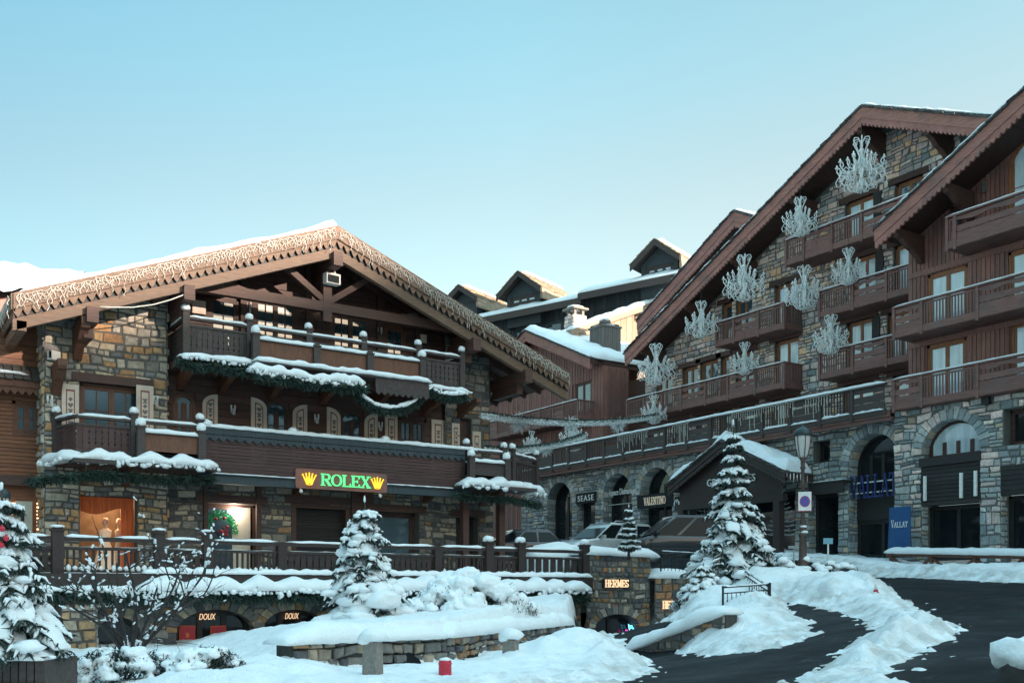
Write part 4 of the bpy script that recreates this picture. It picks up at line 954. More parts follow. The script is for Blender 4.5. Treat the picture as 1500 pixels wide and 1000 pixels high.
# ---- gable truss
tg = MB(); YT = YR + .9; zt_ = 9.42
xl, xr = RX - 6.2, RX + 6.2
tg.fbox(CH, RX - 5.6, RX + 5.6, zt_ - .17, zt_ + .15, -YT - .12, -YT + .12); tg.fbox(CH, RX - .15, RX + .15, zt_ - .5, RZ - .9, -YT - .13, -YT + .13)
for s_ in (-1, 1):
    tg.beam(CH(RX + s_ * .1, zt_ + .2, -YT), CH(RX + s_ * 1.55, zt_ + 1.2, -YT), .2, .2); tg.beam(CH(RX + s_ * 2.4, zt_, -YT), CH(RX + s_ * 3.4, rz(RX + 3.4) - .9, -YT), .2, .2)
    x = RX + s_ * 5.4; tg.fbox(CH, x - .14, x + .14, zt_ - .62, zt_ - .17, -YW - .1, -YT + .3)
part('gable_truss', tg, 'wood_h', chalet)
# consoles
cb = MB()
for px, Y0, z, h_, ln in ((112, YP, czp(130, 462, YR) - .0, 1.0, 1.5), (82, YP, 6.6, .9, 1.1)): x = cxp(px, Y0); bracket(cb, CH, x, .24, -Y0, -Y0 + ln, z, h_)
for px in (262, 322, 395, 470, 545, 620, 668): x = cxp(px, YW); bracket(cb, CH, x, .2, -YW, -YB + .05, Z2 - .2, .55)
for px in (182, 120): x = cxp(px, YP); bracket(cb, CH, x, .22, -YP, -YB + .1, Z1 - .28, .5)
for px in (430, 525, 618, 700): x = cxp(px, YW); bracket(cb, CH, x, .2, -YW, -YB + .1, Z1 - .28, .5)
part_each('console', cb, 'wood_warm', chalet)
# ---- balconies: upper gallery
ub = MB(); xa, xb = cxp(272, YB), cxp(676, YB)
ub.fbox(CH, xa - .15, xb + .15, Z2 - .2, Z2, -YW, -YB + .05); ub.fbox(CH, xa - .1, xb + .1, Z2 - .34, Z2 - .05, -YB - .12, -YB + .09)
for px in (365, 617): pass
upper = part('upper_balcony', ub, 'wood_h', chalet)
def sub(name, mb, m, par): return part(name, mb, m, par)
def rail_into(par, fr, a0, a1, b0, c, h, style, posts, snow=.09, cap=.16, m='wood_grey', pm=None, base=True):
    mb = MB(); inf = MB(); s_ = MB()
    mb.fbox(fr, a0, a1, b0 + h - .09, b0 + h, c - .08, c + .08); mb.fbox(fr, a0, a1, b0 + h - .30, b0 + h - .23, c - .04, c + .05); mb.fbox(fr, a0, a1, b0 + .06, b0 + .14, c - .05, c + .05)
    for x in posts: post(mb, s_ if cap else None, fr, x, b0 - .12, b0 + h + .12, c, .2, cap)
    if style == 'cut': cut_boards(inf, fr, a0, a1, b0 + .15, b0 + h - .30, c - .015, c + .02)
    elif style == 'bars': bars(inf, fr, a0, a1, b0 + .14, b0 + h - .26, c - .02, c + .02)
    elif style == 'plank': 
        inf.fbox(fr, a0, a1, b0 + .16, b0 + h - .32, c - .02, c + .02)
    if snow:
        s_.snow([fr(a0 + .05, b0 + h, c), fr(a1 - .05, b0 + h, c)], .2, snow, .2)
        if base: s_.snow([fr(a0 + .1, b0 + .0, c + .14), fr(a1 - .1, b0 + .0, c + .14)], .16, .07, .15)
    part('railing', mb, m, par); part('railing_panel', inf, pm or m, par)
    if s_.f: part('snow', s_, 'snow', par)
RH = 1.22
x365, x610 = cxp(365, YB), cxp(612, YB)
rail_into(upper, CH, xa, x365, Z2, -YB, RH, 'cut', [xa, x365]); rail_into(upper, CH, x365, x610, Z2, -YB, RH, 'bars', [cxp(452, YB), cxp(532, YB), x610]); rail_into(upper, CH, x610, xb, Z2, -YB, RH, 'cut', [xb])
UL = Fr((xa, 0, 0), (0, 1, 0), (-1, 0, 0)); UR = Fr((xb, 0, 0), (0, 1, 0), (1, 0, 0))
for fr in (UL, UR): rail_into(upper, fr, YB + .1, YW, Z2, 0, RH, 'cut', [], base=False)
def planter(par, px0, px1, Y, z0, h_, posts, face='wood_warm'):
    mb = MB(); s_ = MB(); f_ = MB(); x0, x1 = cxp(px0, Y), cxp(px1, Y)
    mb.fbox(CH, x0, x1, z0, z0 + .06, -Y - .42, -Y); mb.fbox(CH, x0, x1, z0, z0 + h_, -Y - .44, -Y - .40)
    f_.fbox(CH, x0, x1, z0, z0 + h_ - .04, -Y - .04, -Y); mb.fbox(CH, x0 - .02, x1 + .02, z0 + h_ - .06, z0 + h_, -Y - .06, -Y + .05)
    for i, px in enumerate(posts): post(mb, s_ if i in (0, len(posts) - 1) else None, CH, cxp(px, Y), z0 - .12, z0 + h_ + (.1 if i in (0, len(posts) - 1) else -.02), -Y, .22, .2)
    s_.snow([CH(x0 + .03, z0 + h_ - .01, -Y - .16), CH(x1 - .03, z0 + h_ - .01, -Y - .16)], .5, .15, .2, .4)
    part('flower_box', mb, 'wood_grey', par); part('flower_box_front', f_, face, par); part('snow', s_, 'snow', par)
YF = YB - .5
planter(upper, 372, 620, YF, Z2 + .1, .62, [374, 463, 541, 618])
# snow ledges and valance boards under the gallery
lg = MB(); sn = MB()
lg.fbox(CH, xa - .3, x365, Z2 - .16, Z2 - .08, -YB, -YB + .42); sn.snow([CH(xa - .3, Z2 - .08, -YB + .26), CH(x365 + .2, Z2 - .08, -YB + .28)], .5, .2, .16, .45, drip=9)
xv0, xv1 = cxp(372, YF), cxp(622, YF)
lg.fbox(CH, xv0, xv1, Z2 - .10, Z2 - .02, -YB, -YF + .34); lg.fbox(CH, xv0 + 4.0, xv1, Z2 - .52, Z2 - .1, -YF + .26, -YF + .32); teeth(lg, CH, xv0 + 4., xv1, lambda a: Z2 - .4, 0, -.14, -.24, .22, -YF + .27, -YF + .33)
xm_ = cxp(522, YF)
sn.snow([CH(xv0 - .1, Z2 - .02, -YF + .2), CH(xv1 + .1, Z2 - .02, -YF + .2)], .44, .17, .16, .5); sn.snow([CH(xv0 - .3, Z2 - .36, -YF + .30), CH((xv0 + xm_) / 2, Z2 - .44, -YF + .34), CH(xm_ + .1, Z2 - .36, -YF + .3)], .52, .26, .12, .65, drip=13)
lg.fbox(CH, x610, xb + .1, Z2 - .16, Z2 - .08, -YB, -YB + .3); sn.snow([CH(x610 + .2, Z2 - .08, -YB + .18), CH(xb + .2, Z2 - .08, -YB + .18)], .36, .16, .16, .45, drip=9)
part_each('ledge', lg, 'wood_grey', upper); part('ledge_snow', sn, 'snow', upper)
# ---- balconies: long middle balcony with its plank apron
mbm = MB(); xc0, xc1 = 5.05, 5.42; xR = cxp(748, YB); 
mbm.fbox(CH, xc1, xR, Z1 - .3, Z1 - .02, -YW, -YB + .02); mbm.hexa([CH(xc0, Z1 - .3, -YP), CH(xc1, Z1 - .3, -YB), CH(xc1, Z1 - .3, -YP), CH(xc0 + .1, Z1 - .3, -YP), CH(xc0, Z1 - .02, -YP), CH(xc1, Z1 - .02, -YB), CH(xc1, Z1 - .02, -YP), CH(xc0 + .1, Z1 - .02, -YP)])
middle = part('middle_balcony', mbm, 'wood_h', chalet)
du = Vector((xc1 - xc0, YB - YP, 0)); dl = du.length; du.normalize(); CHM = Fr((xc0, YP, 0), du, (du.y, -du.x, 0))
x195, x300, x683 = cxp(196, YB), cxp(293, YB), cxp(683, YB)
R1 = 1.12
rail_into(middle, CHM, 0, dl, Z1, 0, R1, 'cut', [.1], pm='wood_apron', base=False); rail_into(middle, CH, xc1, x195, Z1, -YB, R1, 'cut', [x195], pm='wood_apron'); rail_into(middle, CH, x195, x300, Z1, -YB, R1, 'bars', [x300])
planter(middle, 203, 297, YF, Z1 + .1, .62, [206, 295])
ap_ = MB(); boards(ap_, CH, x300, x683, Z1 - .35, Z1 + .82, False, .105, -YB - .02, -YB + .03, (), .12, .006); part('plank_apron', ap_, 'wood_apron', middle)
vb = MB(); vb.fbox(CH, x300, x683 + .3, Z1 + .86, Z1 + 1.1, -YB - .06, -YB + .10); teeth(vb, CH, x300, x683 + .3, lambda a: Z1 + .86, .02, -.08, -.2, .27, -YB + .05, -YB + .10)
vb.fbox(CH, x300 - .1, x683 + .2, Z1 - .62, Z1 - .35, -YB - .2, -YB + .06); vb.fbox(CH, x300, x683, Z1 - .36, Z1 - .31, -YB, -YB + .12)
part('valance', vb, 'wood_teal', middle)
sn = MB(); sn.snow([CH(x300, Z1 + 1.1, -YB + .02), CH(x683 + .4, Z1 + 1.1, -YB + .02)], .26, .13, .2, .3); sn.snow([CH(x300 + .3, Z1 - .31, -YB + .08), CH(x683, Z1 - .31, -YB + .08)], .1, .035, .2)
for px in (303, 429, 564): sn.blob(CH(cxp(px, YB), Z1 + 1.2, -YB), .17, .17, .13)
# right end: rail, flower box and rounded corner
rail_into(middle, CH, x683, xR, Z1, -YB, R1, 'bars', [cxp(683, YB), cxp(738, YB)]); XE = Fr((xR, 0, 0), (.8, .6, 0), (.6, -.8, 0)); 
du = Vector((cxp(785, YB + 1) - xR, 1.0, 0)); dl = du.length; du.normalize(); CHR = Fr((xR, YB, 0), du, (du.y, -du.x, 0)); rail_into(middle, CHR, 0, dl, Z1, 0, R1, 'bars', [.12, dl], base=True)
planter(middle, 688, 745, YF, Z1 + .1, .55, [690, 742], 'wood_grey')
lg = MB()
lg.fbox(CH, xc1 - .2, x300 + .3, Z1 - .34, Z1 - .22, -YB, -YF + .35); lg.fbox(CH, cxp(672, YF), xR + .6, Z1 - .34, Z1 - .22, -YB - .3, -YF + .35)
sn.snow([CHM(.0, Z1 - .22, .2), CH(xc1 - .1, Z1 - .22, -YB + .25), CH((xc1 + x195) / 2, Z1 - .22, -YB + .4), CH(x195, Z1 - .22, -YF + .1), CH(x300 + .3, Z1 - .22, -YF + .05)], .8, .30, .12, .7, drip=13)
sn.snow([CH(cxp(670, YF), Z1 - .24, -YF + .1), CH(cxp(720, YF), Z1 - .22, -YF + .1), CH(xR + .2, Z1 - .22, -YB + .2), CHR(dl, Z1 - .22, .1)], .8, .30, .12, .7, drip=13)
part_each('ledge', lg, 'wood_grey', middle); part('ledge_snow', sn, 'snow', middle)
pf = MB()
for px in (122, 300, 685, 738): pf.fbox(CH, cxp(px, YB) - .12, cxp(px, YB) + .12, DZ, Z1 - .3, -YB - .35, -YB - .1) if px > 600 else None
part_each('balcony_post', pf, 'wood_h', chalet)
# ---- garlands: each hangs on the balcony edge and can be lifted off
def garland(pts, label, r=.12, dens=420, snow=.12, group='fir garlands along the chalet balconies', sw=.26):
    g = MB(); s_ = MB(); tufts(g, pts, r, dens, .17, .02, .9, (1, 1, 1)); g.tube(pts, r * .45, 5)
    if snow: s_.snow([Vector(p) + UP * (r * .55) for p in pts], sw, snow, .12, .6)
    t = thing('fir_garland', label, 'garland', Vector(pts[0]), group); part('greenery', g, 'needle_g', t)
    if snow: part('snow', s_, 'snow', t)
    return t
def wavy(a0, a1, z, c, n=10, amp=.08, per=1.1): return [CH(lerp(a0, a1, k / n), z - amp * abs(math.sin(math.pi * (a1 - a0) * k / n / per)), c) for k in range(n + 1)]
garland(wavy(xa - .35, x365 + .3, Z2 - .24, -YB + .42, 14), 'dark fir garland under the left end of the top balcony', .15, 520, 0)
garland(wavy(xv0 - .1, xm_ + .1, Z2 - .50, -YF + .46, 18), 'dark fir garland below the thick snow ledge in the middle of the top balcony', .15, 520, 0)
zg = lambda px, py: atY(px, py, YF - .1)
garland([zg(px, py) for px, py in ((519, 571), (530, 585), (548, 597), (570, 601), (592, 599), (608, 590), (620, 578), (632, 571))], 'snow covered fir garland hanging in a loop under the right half of the top balcony', .13, 420, .14)
garland([zg(px, py) for px, py in ((632, 573), (645, 580), (660, 582), (684, 580))], 'short snow covered fir garland at the right end of the top balcony', .13, 420, .14)
garland([zg(px, py) for px, py in ((45, 702), (90, 697), (140, 692), (190, 696), (240, 700), (312, 700))], 'dark fir garland under the snow ledge at the left end of the middle balcony', .15, 620, 0)
garland([zg(px, py) for px, py in ((668, 724), (700, 727), (735, 728), (765, 733), (792, 739))], 'dark fir garland under the snow ledge at the right end of the middle balcony', .12, 460, 0)
# ---- lights on the eaves
zl = lambda a: rz(a) - .08
icicles(CH, RL + .1, RX - .1, zl, -YR + .075, .085, label='tangled icicle lights on the long sunlit left slope of the chalet gable', loc=CH((RL + RX) / 2, rz((RL + RX) / 2), -YR))
icicles(CH, RX + .1, RR_ - .1, zl, -YR + .075, .085, label='tangled icicle lights on the right slope of the chalet gable', loc=CH((RR_ + RX) / 2, rz((RR_ + RX) / 2), -YR))
icicles(SE, YR + .1, YR + 7, lambda a: rz(RL) - .08, .08, .1, label='icicle lights along the side eave at the left edge of the photo', loc=SE(YR + 3, rz(RL), .05))
# floodlight, loudspeaker panels, cable
p = atY(486, 409, YT - .3); fl = MB(); fb = MB(); fl.box(p, .52, .26, .34, rot=.12); fl.box(p + Vector((0, .1, .26)), .3, .12, .16); fb.box(p + Vector((.0, -.14, -.02)), .42, .02, .24, (1, 1, 1), .12)
t = thing('floodlight', 'white floodlight hung under the peak of the chalet gable', 'floodlight', p); part('housing', fl, 'white_paint', t); part('lens', fb, 'car_glass', t)
def panel(px, py, w_, h_, Y, label, m):
    p = atY(px, py, Y); mb = MB(); mb.fbox(CH, p.x - w_ / 2, p.x + w_ / 2, p.z - h_ / 2, p.z + h_ / 2, -Y, -Y + .14); f_ = MB(); f_.fbox(CH, p.x - w_ / 2 + .04, p.x + w_ / 2 - .04, p.z - h_ / 2 + .04, p.z + h_ / 2 - .04, -Y + .14, -Y + .15)
    t = thing('loudspeaker', label, 'loudspeaker', p); part('cabinet', mb, m, t); part('grille', f_, m, t)
panel(290, 451, .42, .42, YW - .06, 'square cream loudspeaker on the wall left of the top balcony doors', 'shutter_cream'); panel(618, 497, .24, .30, YW - .06, 'small pale box on the wall right of the top balcony doors', 'shutter_cream')
p = atY(79, 521, YP - .15); sp = MB(); sp.box(p, .30, .2, .26, rot=.5); sp.box(p + Vector((.1, .12, .1)), .08, .12, .08); l2 = MB(); l2.box(p + Vector((-.05, -.11, 0)), .24, .02, .2, (1, 1, 1), .5)
t = thing('spotlight', 'small white spotlight high on the corner of the stone tower', 'spotlight', p); part('housing', sp, 'white_paint', t); part('lens', l2, 'car_glass', t)
cb_ = MB(); P = [atY(px, py, YR - .05) for px, py in ((147, 449), (165, 450), (195, 450), (225, 446), (250, 439), (279, 428))]; cb_.tube(P, .018, 5); single('cable', cb_, 'wire_white', 'pale cable sagging below the left slope of the chalet gable', 'cable', P[0])
# ================================================================ the hotel row along the street
HO = Fr((0, 0, 0), (0, -1, 0), (-1, 0, 0))            # a = -y, b = z, c = -x
def ha(px, X): return -atX(px, HY, X).y
def hz(px, py, X): return atX(px, py, X).z
def hbalcony(parent, a0, a1, X, Xw, zf, sections, m='wood_redh', left=True, right=True, snow=True, h=1.05):
    """balcony with framed panels of wavy planks alternating with bars; sections are lengths with 'p' or 'b'"""
    mb = MB(); c = -X
    mb.fbox(HO, a0, a1, zf - .24, zf, -Xw, c - .02, (.8, .8, .8)); 
    b_ = part('balcony', mb, m, parent)
    fr_ = MB(); PLS = []; BRS = []; s_ = MB()
    fr_.fbox(HO, a0 - .04, a1 + .04, zf - .22, zf + .06, c - .03, c + .05); fr_.fbox(HO, a0 - .06, a1 + .06, zf + h - .08, zf + h, c - .06, c + .09); fr_.fbox(HO, a0, a1, zf + h - .2, zf + h - .13, c - .02, c + .03)
    T = sum(l for l, _ in sections); x = a0
    for i, (l, k) in enumerate(sections):
        e = x + (a1 - a0) * l / T
        fr_.fbox(HO, x - .06, x + .06, zf - .3, zf + h - .08, c - .04, c + .07)
        pl = MB(); br = MB(); (BRS if k == 'b' else PLS).append(br if k == 'b' else pl)
        if k == 'b': bars(br, HO, x + .06, e - .06, zf + .06, zf + h - .2, c - .01, c + .03, .135, .05)
        else:
            for z0, z1 in ((.08, .31), (.37, .58)):
                n = max(6, int((e - x) / .08)); P = [(lerp(x + .06, e - .06, q / n), zf + z0 - .035 * abs(math.sin(q * .9))) for q in range(n + 1)] + [(e - .06, zf + z1), (x + .06, zf + z1)]
                pl.prism(HO, P, c - .01, c + .025, tone(.14))
            n = max(6, int((e - x) / .13)); P = [(x + .06, zf + h - .2), (e - .06, zf + h - .2)] + [(lerp(e - .06, x + .06, q / n), zf + h - .29 + .04 * math.cos(q * 6.28 / n * 3)) for q in range(n + 1)]
            pl.prism(HO, P, c - .01, c + .025, tone(.14))
        x = e
    fr_.fbox(HO, a1 - .06, a1 + .06, zf - .3, zf + h - .08, c - .04, c + .07)
    if right:
        RF = Fr((0, -a1, 0), (1, 0, 0), (0, -1, 0))
        fr_.fbox(RF, X + .06, Xw, zf - .22, zf + .06, -.02, .05); fr_.fbox(RF, X + .06, Xw, zf + h - .08, zf + h, -.06, .06); br = MB(); BRS.append(br); bars(br, RF, X + .1, Xw, zf + .06, zf + h - .08, -.01, .03, .2, .15)
    if snow: s_.snow([HO(a0, zf + h, c + .015), HO(a1, zf + h, c + .015)], .2, .06, .3, .3)
    part('rail_frame', fr_, m, b_); 
    for q in PLS: part('plank_panel', q, m, b_)
    for q in BRS: part('baluster_panel', q, m, b_)
    if snow: part('snow', s_, 'snow', b_)
    return b_
def rake(parent, fr, aR, zR, slopeL, aL, slopeR, aRt, c, deep, m='wood_trim', snow=.16, overhang=None, th=.3, cover='lauze', rows=22, cols=34, teeth_p=.16, h1=.42, h2=.70, sn_name='snow'):
    """gable roof whose rake faces along fr.n; ridge at (aR, zR)"""
    zf = lambda a: zR - (slopeL if a < aR else slopeR) * abs(a - aR)
    s = MB(); s2 = MB(); f_ = MB(); t_ = MB(); w_ = MB()
    for ae in (aL, aRt):
        P = lambda a, z, cc: fr(a, z, cc); e = zf(ae)
        s.hexa([P(ae, e - th - .03, c - .02), P(aR, zR - th - .03, c - .02), P(aR, zR - th - .03, c - deep), P(ae, e - th - .03, c - deep), P(ae, e - .06, c - .02), P(aR, zR - .06, c - .02), P(aR, zR - .06, c - deep), P(ae, e - .06, c - deep)], (.7, .7, .7))
        shingle_rows(s2, [P(ae, e - .05, c + .06), P(ae, e - .05, c - deep), P(aR, zR - .05, c - deep), P(aR, zR - .05, c + .06)], rows, cols, .05)
        for (t, b, c0, c1) in ((-.04, -h1, -.06, .02), (-h1 + .03, -h2 + .1, -.16, -.10)): f_.hexa([P(ae, e + b, c + c0), P(aR, zR + b, c + c0), P(aR, zR + b, c + c1), P(ae, e + b, c + c1), P(ae, e + t, c + c0), P(aR, zR + t, c + c0), P(aR, zR + t, c + c1), P(ae, e + t, c + c1)], tone(.06))
        teeth(t_, fr, min(ae, aR), max(ae, aR), zf, -h1 + .10, -h2 + .12, -h2, teeth_p, c - .11, c - .02)
        if snow: roof_snow(w_, [P(ae, e + .06, c - .02), P(ae, e + .06, c - deep + .1), P(aR, zR + .04, c - deep + .1), P(aR, zR + .04, c - .02)], snow, (26, 50), .6, .3)
    if snow:
        for ae in (aL, aRt): w_.snow([fr(ae, zf(ae) + .11, c - .06), fr(aR, zR + .11, c - .06)], .26, .07, .3, 1.3)
    for ae in (aL, aRt):
        L_ = math.hypot(ae - aR, zf(ae) - zR); nn = int(L_ / .30)
        for k in range(nn):
            for lay in (0, 1):
                t0, t1 = (k + R.uniform(-.15, .15)) / nn, (k + 1.08) / nn; A = (lerp(ae, aR, max(0, t0)), lerp(zf(ae), zR, max(0, t0))); B_ = (lerp(ae, aR, min(1, t1)), lerp(zf(ae), zR, min(1, t1))); o = R.uniform(.07, .19) - lay * .04; t = R.uniform(.035, .06); z_ = -.05 + lay * .055 + R.uniform(0, .03); s2.hexa([fr(A[0], A[1] + z_ + .02, c + o), fr(B_[0], B_[1] + z_ - .02, c + o), fr(B_[0], B_[1] + z_ - .02, c - .3), fr(A[0], A[1] + z_ + .02, c - .3), fr(A[0], A[1] + z_ + .02 + t, c + o), fr(B_[0], B_[1] + z_ - .02 + t, c + o), fr(B_[0], B_[1] + z_ - .02 + t, c - .3), fr(A[0], A[1] + z_ + .02 + t, c - .3)], tone(.3))
    r = part('roof', s, 'wood_h', parent); part('slab_covering', s2, cover, r); part('fascia_board', f_, m, r); part('scalloped_trim', t_, m, r)
    if snow: part('snow', w_, 'snow', r)
    return zf, r
# ---------------- stone wing
hotel = thing('stone_hotel', 'tall stone hotel wing with a steep gable hung with chandeliers above an arched arcade', 'hotel', (39, 37, 1.2))
XU, XA, XF, XB, XT_ = 39.5, 36.3, 37.5, 38.2, 35.6
AR, ZR = -atX(1262, HY, XF).y, atX(1262, 156, XF).z
SLP = (ZR - atX(915, 516, XF).z) / (AR - ha(915, XF)); AL = ha(915, XF)
zroof, hroof = rake(hotel, HO, AR, ZR, SLP, AL, SLP, AR + 9.5, -XF, 16, h1=.5, h2=.85, teeth_p=.2)
TZ = 7.42                                              # terrace level over the arcade
FL = [7.42, 10.1, 13.0, 16.0]
def win(px0, px1, pyt, lv, warm=True): a0, a1 = ha(px0, XU), ha(px1, XU); return (a0, a1, FL[lv] + .03, hz((px0 + px1) / 2, pyt, XU), 0)
HW = [win(1238, 1281, 291, 3), win(1311, 1352, 263, 3),
      win(1249, 1284, 375, 2), win(1309, 1340, 357, 2), win(1135, 1170, 414, 2), win(1078, 1102, 436, 2), win(1058, 1072, 444, 2),
      win(1240, 1279, 469, 1), win(1300, 1336, 455, 1), win(1135, 1170, 497, 1), win(1078, 1104, 516, 1), win(1056, 1068, 522, 1), win(1026, 1052, 528, 1), win(1000, 1022, 537, 1), win(962, 984, 552, 1),
      win(1236, 1280, 561, 0), win(1308, 1338, 548, 0), win(1130, 1166, 583, 0), win(1085, 1106, 594, 0), win(1055, 1072, 600, 0), win(1020, 1046, 607, 0), win(985, 1006, 616, 0), win(950, 972, 624, 0)]
stm = MB(); st = MB(); aW0, aW1 = -45.6, -25.9
und = lambda a: zroof(a) - .36
wall_sheet(stm, HO, aW0, aW1 + 4, TZ, und, HW, -XU, .3); stones(st, HO, aW0, aW1 + .6, TZ, und, HW, -XU, (.13, .38), (.22, .66), PAL_HO + PAL_ARC[1:3], seed=21)
# arcade
def arch(px0, px1, pyt, zb, rise=None): a0, a1 = ha(px0, XA), ha(px1, XA); return (a0, a1, zb, hz((px0 + px1) / 2, pyt, XA), rise or (a1 - a0) / 2)
ARC = [arch(802, 838, 706, .5), arch(884, 926, 693, .5), arch(938, 985, 684, .5), arch(1243, 1318, 634, .8)]
SMALL = (ha(1192, XA), ha(1216, XA), hz(1204, 677, XA), hz(1204, 645, XA), 0); SEA = (ha(846, XA), ha(872, XA), .5, hz(858, 735, XA), 0); DOR = (ha(1185, XA), ha(1228, XA), .5, hz(1205, 722, XA), 0); LOBBY = (ha(1010, XA), ha(1165, XA), .5, 4.6, 0); ALT = (ha(994, XA), ha(1009, XA), 1., 4.2, 0)
aA0, aA1 = -54., -25.9
HOLES = ARC + [SMALL, SEA, DOR, LOBBY]
wall_sheet(stm, HO, aA0, aA1, .3, TZ - .2, HOLES, -XA, .7); stones(st, HO, aA0, aA1, .6, TZ - .22, HOLES, -XA, (.14, .40), (.22, .66), PAL_ARC, .42, seed=22)
jambs(st, HO, ARC + [DOR, SEA], -XA, .6, PAL_ARC, 80); hw = part('stone_wall', stm, 'mortar_pale', hotel); part('masonry', st, 'stone', hw)
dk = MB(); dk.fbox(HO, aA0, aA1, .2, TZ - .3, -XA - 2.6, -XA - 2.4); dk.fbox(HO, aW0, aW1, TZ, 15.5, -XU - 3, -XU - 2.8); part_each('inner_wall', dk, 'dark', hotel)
# hotel windows, lintels
lt = MB()
for i, h in enumerate(HW):
    window(hotel, HO, h[0], h[1], h[2], h[3], 2 if h[1] - h[0] > 1.1 else 1, 1, 1, 'wood_frame', 'pane_sky_tint' if i in (0, 2, 3, 4, 7, 8, 9, 15, 16) else 'pane', -XU - .2, fw=.10, lw=.07)
    lt.fbox(HO, h[0] - .3, h[1] + .3, h[3], h[3] + .26, -XU - .1, -XU + .10)
part_each('lintel', lt, 'wood_h', hotel)
sh_ = MB()
for i in (0, 2, 7): h = HW[i]; sh_.fbox(HO, h[1], h[1] + .42, h[3] - 1.25, h[3] - .05, -XU + .05, -XU + .10)
part_each('folded_shutter', sh_, 'wood_black', hotel)
# balconies
def bal(px0, px1, lv, secs, right=True, X=XB): hbalcony(hotel, ha(px0, X), ha(px1, X) if px1 else -26.0, X, XU, FL[lv], secs, right=right)
bal(1050, 1149, 2, [(1.2, 'b'), (1.6, 'p'), (1.6, 'b')]); bal(919, 1149, 1, [(1.3, 'b'), (1.3, 'p'), (1.3, 'b'), (1.6, 'p'), (1.4, 'b'), (1.6, 'p'), (1.6, 'b')])
bal(1152, None, 3, [(1., 'b'), (1.5, 'p'), (1.5, 'b'), (1.8, 'p'), (1.2, 'b')], False)
bal(1201, None, 2, [(1.7, 'b'), (1.6, 'p'), (1.8, 'b')], False); bal(1201, None, 1, [(1.7, 'b'), (1.6, 'p'), (1.8, 'b')], False)
# terrace over the arcade
tm = MB(); tm.fbox(HO, -53., -25.95, TZ - .3, TZ - .02, -XU, -XT_ - .02); tm.fbox(HO, -53., -25.95, TZ - .46, TZ - .2, -XT_ - .32, -XT_ - .1)
ter = part('terrace', tm, 'wood_redh', hotel)
rf_ = MB(); pl = MB(); br = MB(); s_ = MB(); a0, a1 = -53., -26.1; N_ = 16
rf_.fbox(HO, a0, a1, TZ - .2, TZ + .04, -XT_ - .03, -XT_ + .05); rf_.fbox(HO, a0, a1, TZ + 1.0, TZ + 1.09, -XT_ - .08, -XT_ + .1)
for i in range(N_):
    x, e = lerp(a0, a1, i / N_), lerp(a0, a1, (i + 1) / N_); rf_.fbox(HO, x - .07, x + .07, TZ - .3, TZ + 1.0, -XT_ - .05, -XT_ + .07)
    pl = MB(); br = MB()
    if i % 2 == 0: bars(br, HO, x + .07, e - .07, TZ + .04, TZ + 1.0, -XT_ - .01, -XT_ + .03, .15, .055); part('baluster_panel', br, 'wood_grey', ter); s_.snow([HO(x + .1, TZ + .04, -XT_ + .0), HO(e - .1, TZ + .04, -XT_ + .0)], .12, .10, .12, .6)
    else:
        for z0, z1 in ((.06, .36), (.38, .66), (.80, .98)): pl.fbox(HO, x + .07, e - .07, TZ + z0, TZ + z1, -XT_ - .01, -XT_ + .03)
        part('plank_panel', pl, 'wood_grey', ter); s_.snow([HO(x + .1, TZ + .0, -XT_ + .06), HO(e - .1, TZ + .0, -XT_ + .06)], .12, .08, .15, .5)
s_.snow([HO(a0, TZ + 1.09, -XT_), HO(a1, TZ + 1.09, -XT_)], .3, .13, .3, .3)
part('rail_frame', rf_, 'wood_grey', ter); part('snow', s_, 'snow', ter)
# snow lying on the terrace floor behind the rail
q = MB(); q.snow([HO(a0 + .2, TZ, -XT_ - .9), HO(a1, TZ, -XT_ - .9)], 1.6, .22, .4, .4); part('terrace_snow', q, 'snow', ter)
# curved consoles under the gable
cb = MB()
for px in (1296, 1395, 1196, 1108, 1040, 975): a = ha(px, XU); bracket(cb, HO, a, .22, -XU, -XF - .1, zroof(a) - .55, 1.25)
part_each('console', cb, 'wood_h', hotel)
# arcade infill: timber shop fronts and doors deep in the arches
for i, h in enumerate(ARC[:3]):
    w_ = window(hotel, HO, h[0] - .02, h[1] + .02, .9, h[3] - .05, 2, 1, 1, 'wood_black', 'pane_shop', -XA - .68, (h[1] - h[0]) / 2, name='arched_shop_front')
h = ARC[3]; window(hotel, HO, h[0] - .02, h[1] + .02, 4.05, h[3] - .03, 4, 1, 1, 'wood_black', 'pane_shop', -XA - .68, (h[1] - h[0]) / 2, name='arched_window')
window(hotel, HO, h[0] - .02, h[1] + .02, 1.0, 3.0, 2, 1, 1, 'wood_black', 'pane_shop', -XA - .68, name='shop_door')
q = MB(); q.fbox(HO, h[0], h[1], 3.0, 4.05, -XA - .70, -XA - .55); part('transom_panel', q, 'wood_black', hotel)
for h, nm in ((SEA, 'shop_door'), (DOR, 'side_door'), (SMALL, 'window')): window(hotel, HO, h[0], h[1], h[2], h[3], 1, 1, 1, 'wood_black', 'pane_shop', -XA - .5, name=nm)
h = LOBBY; window(hotel, HO, h[0], h[1], 1.0, h[3], 4, 1, 1, 'wood_black', 'pane_shop', -XA - .6, name='lobby_glazing')
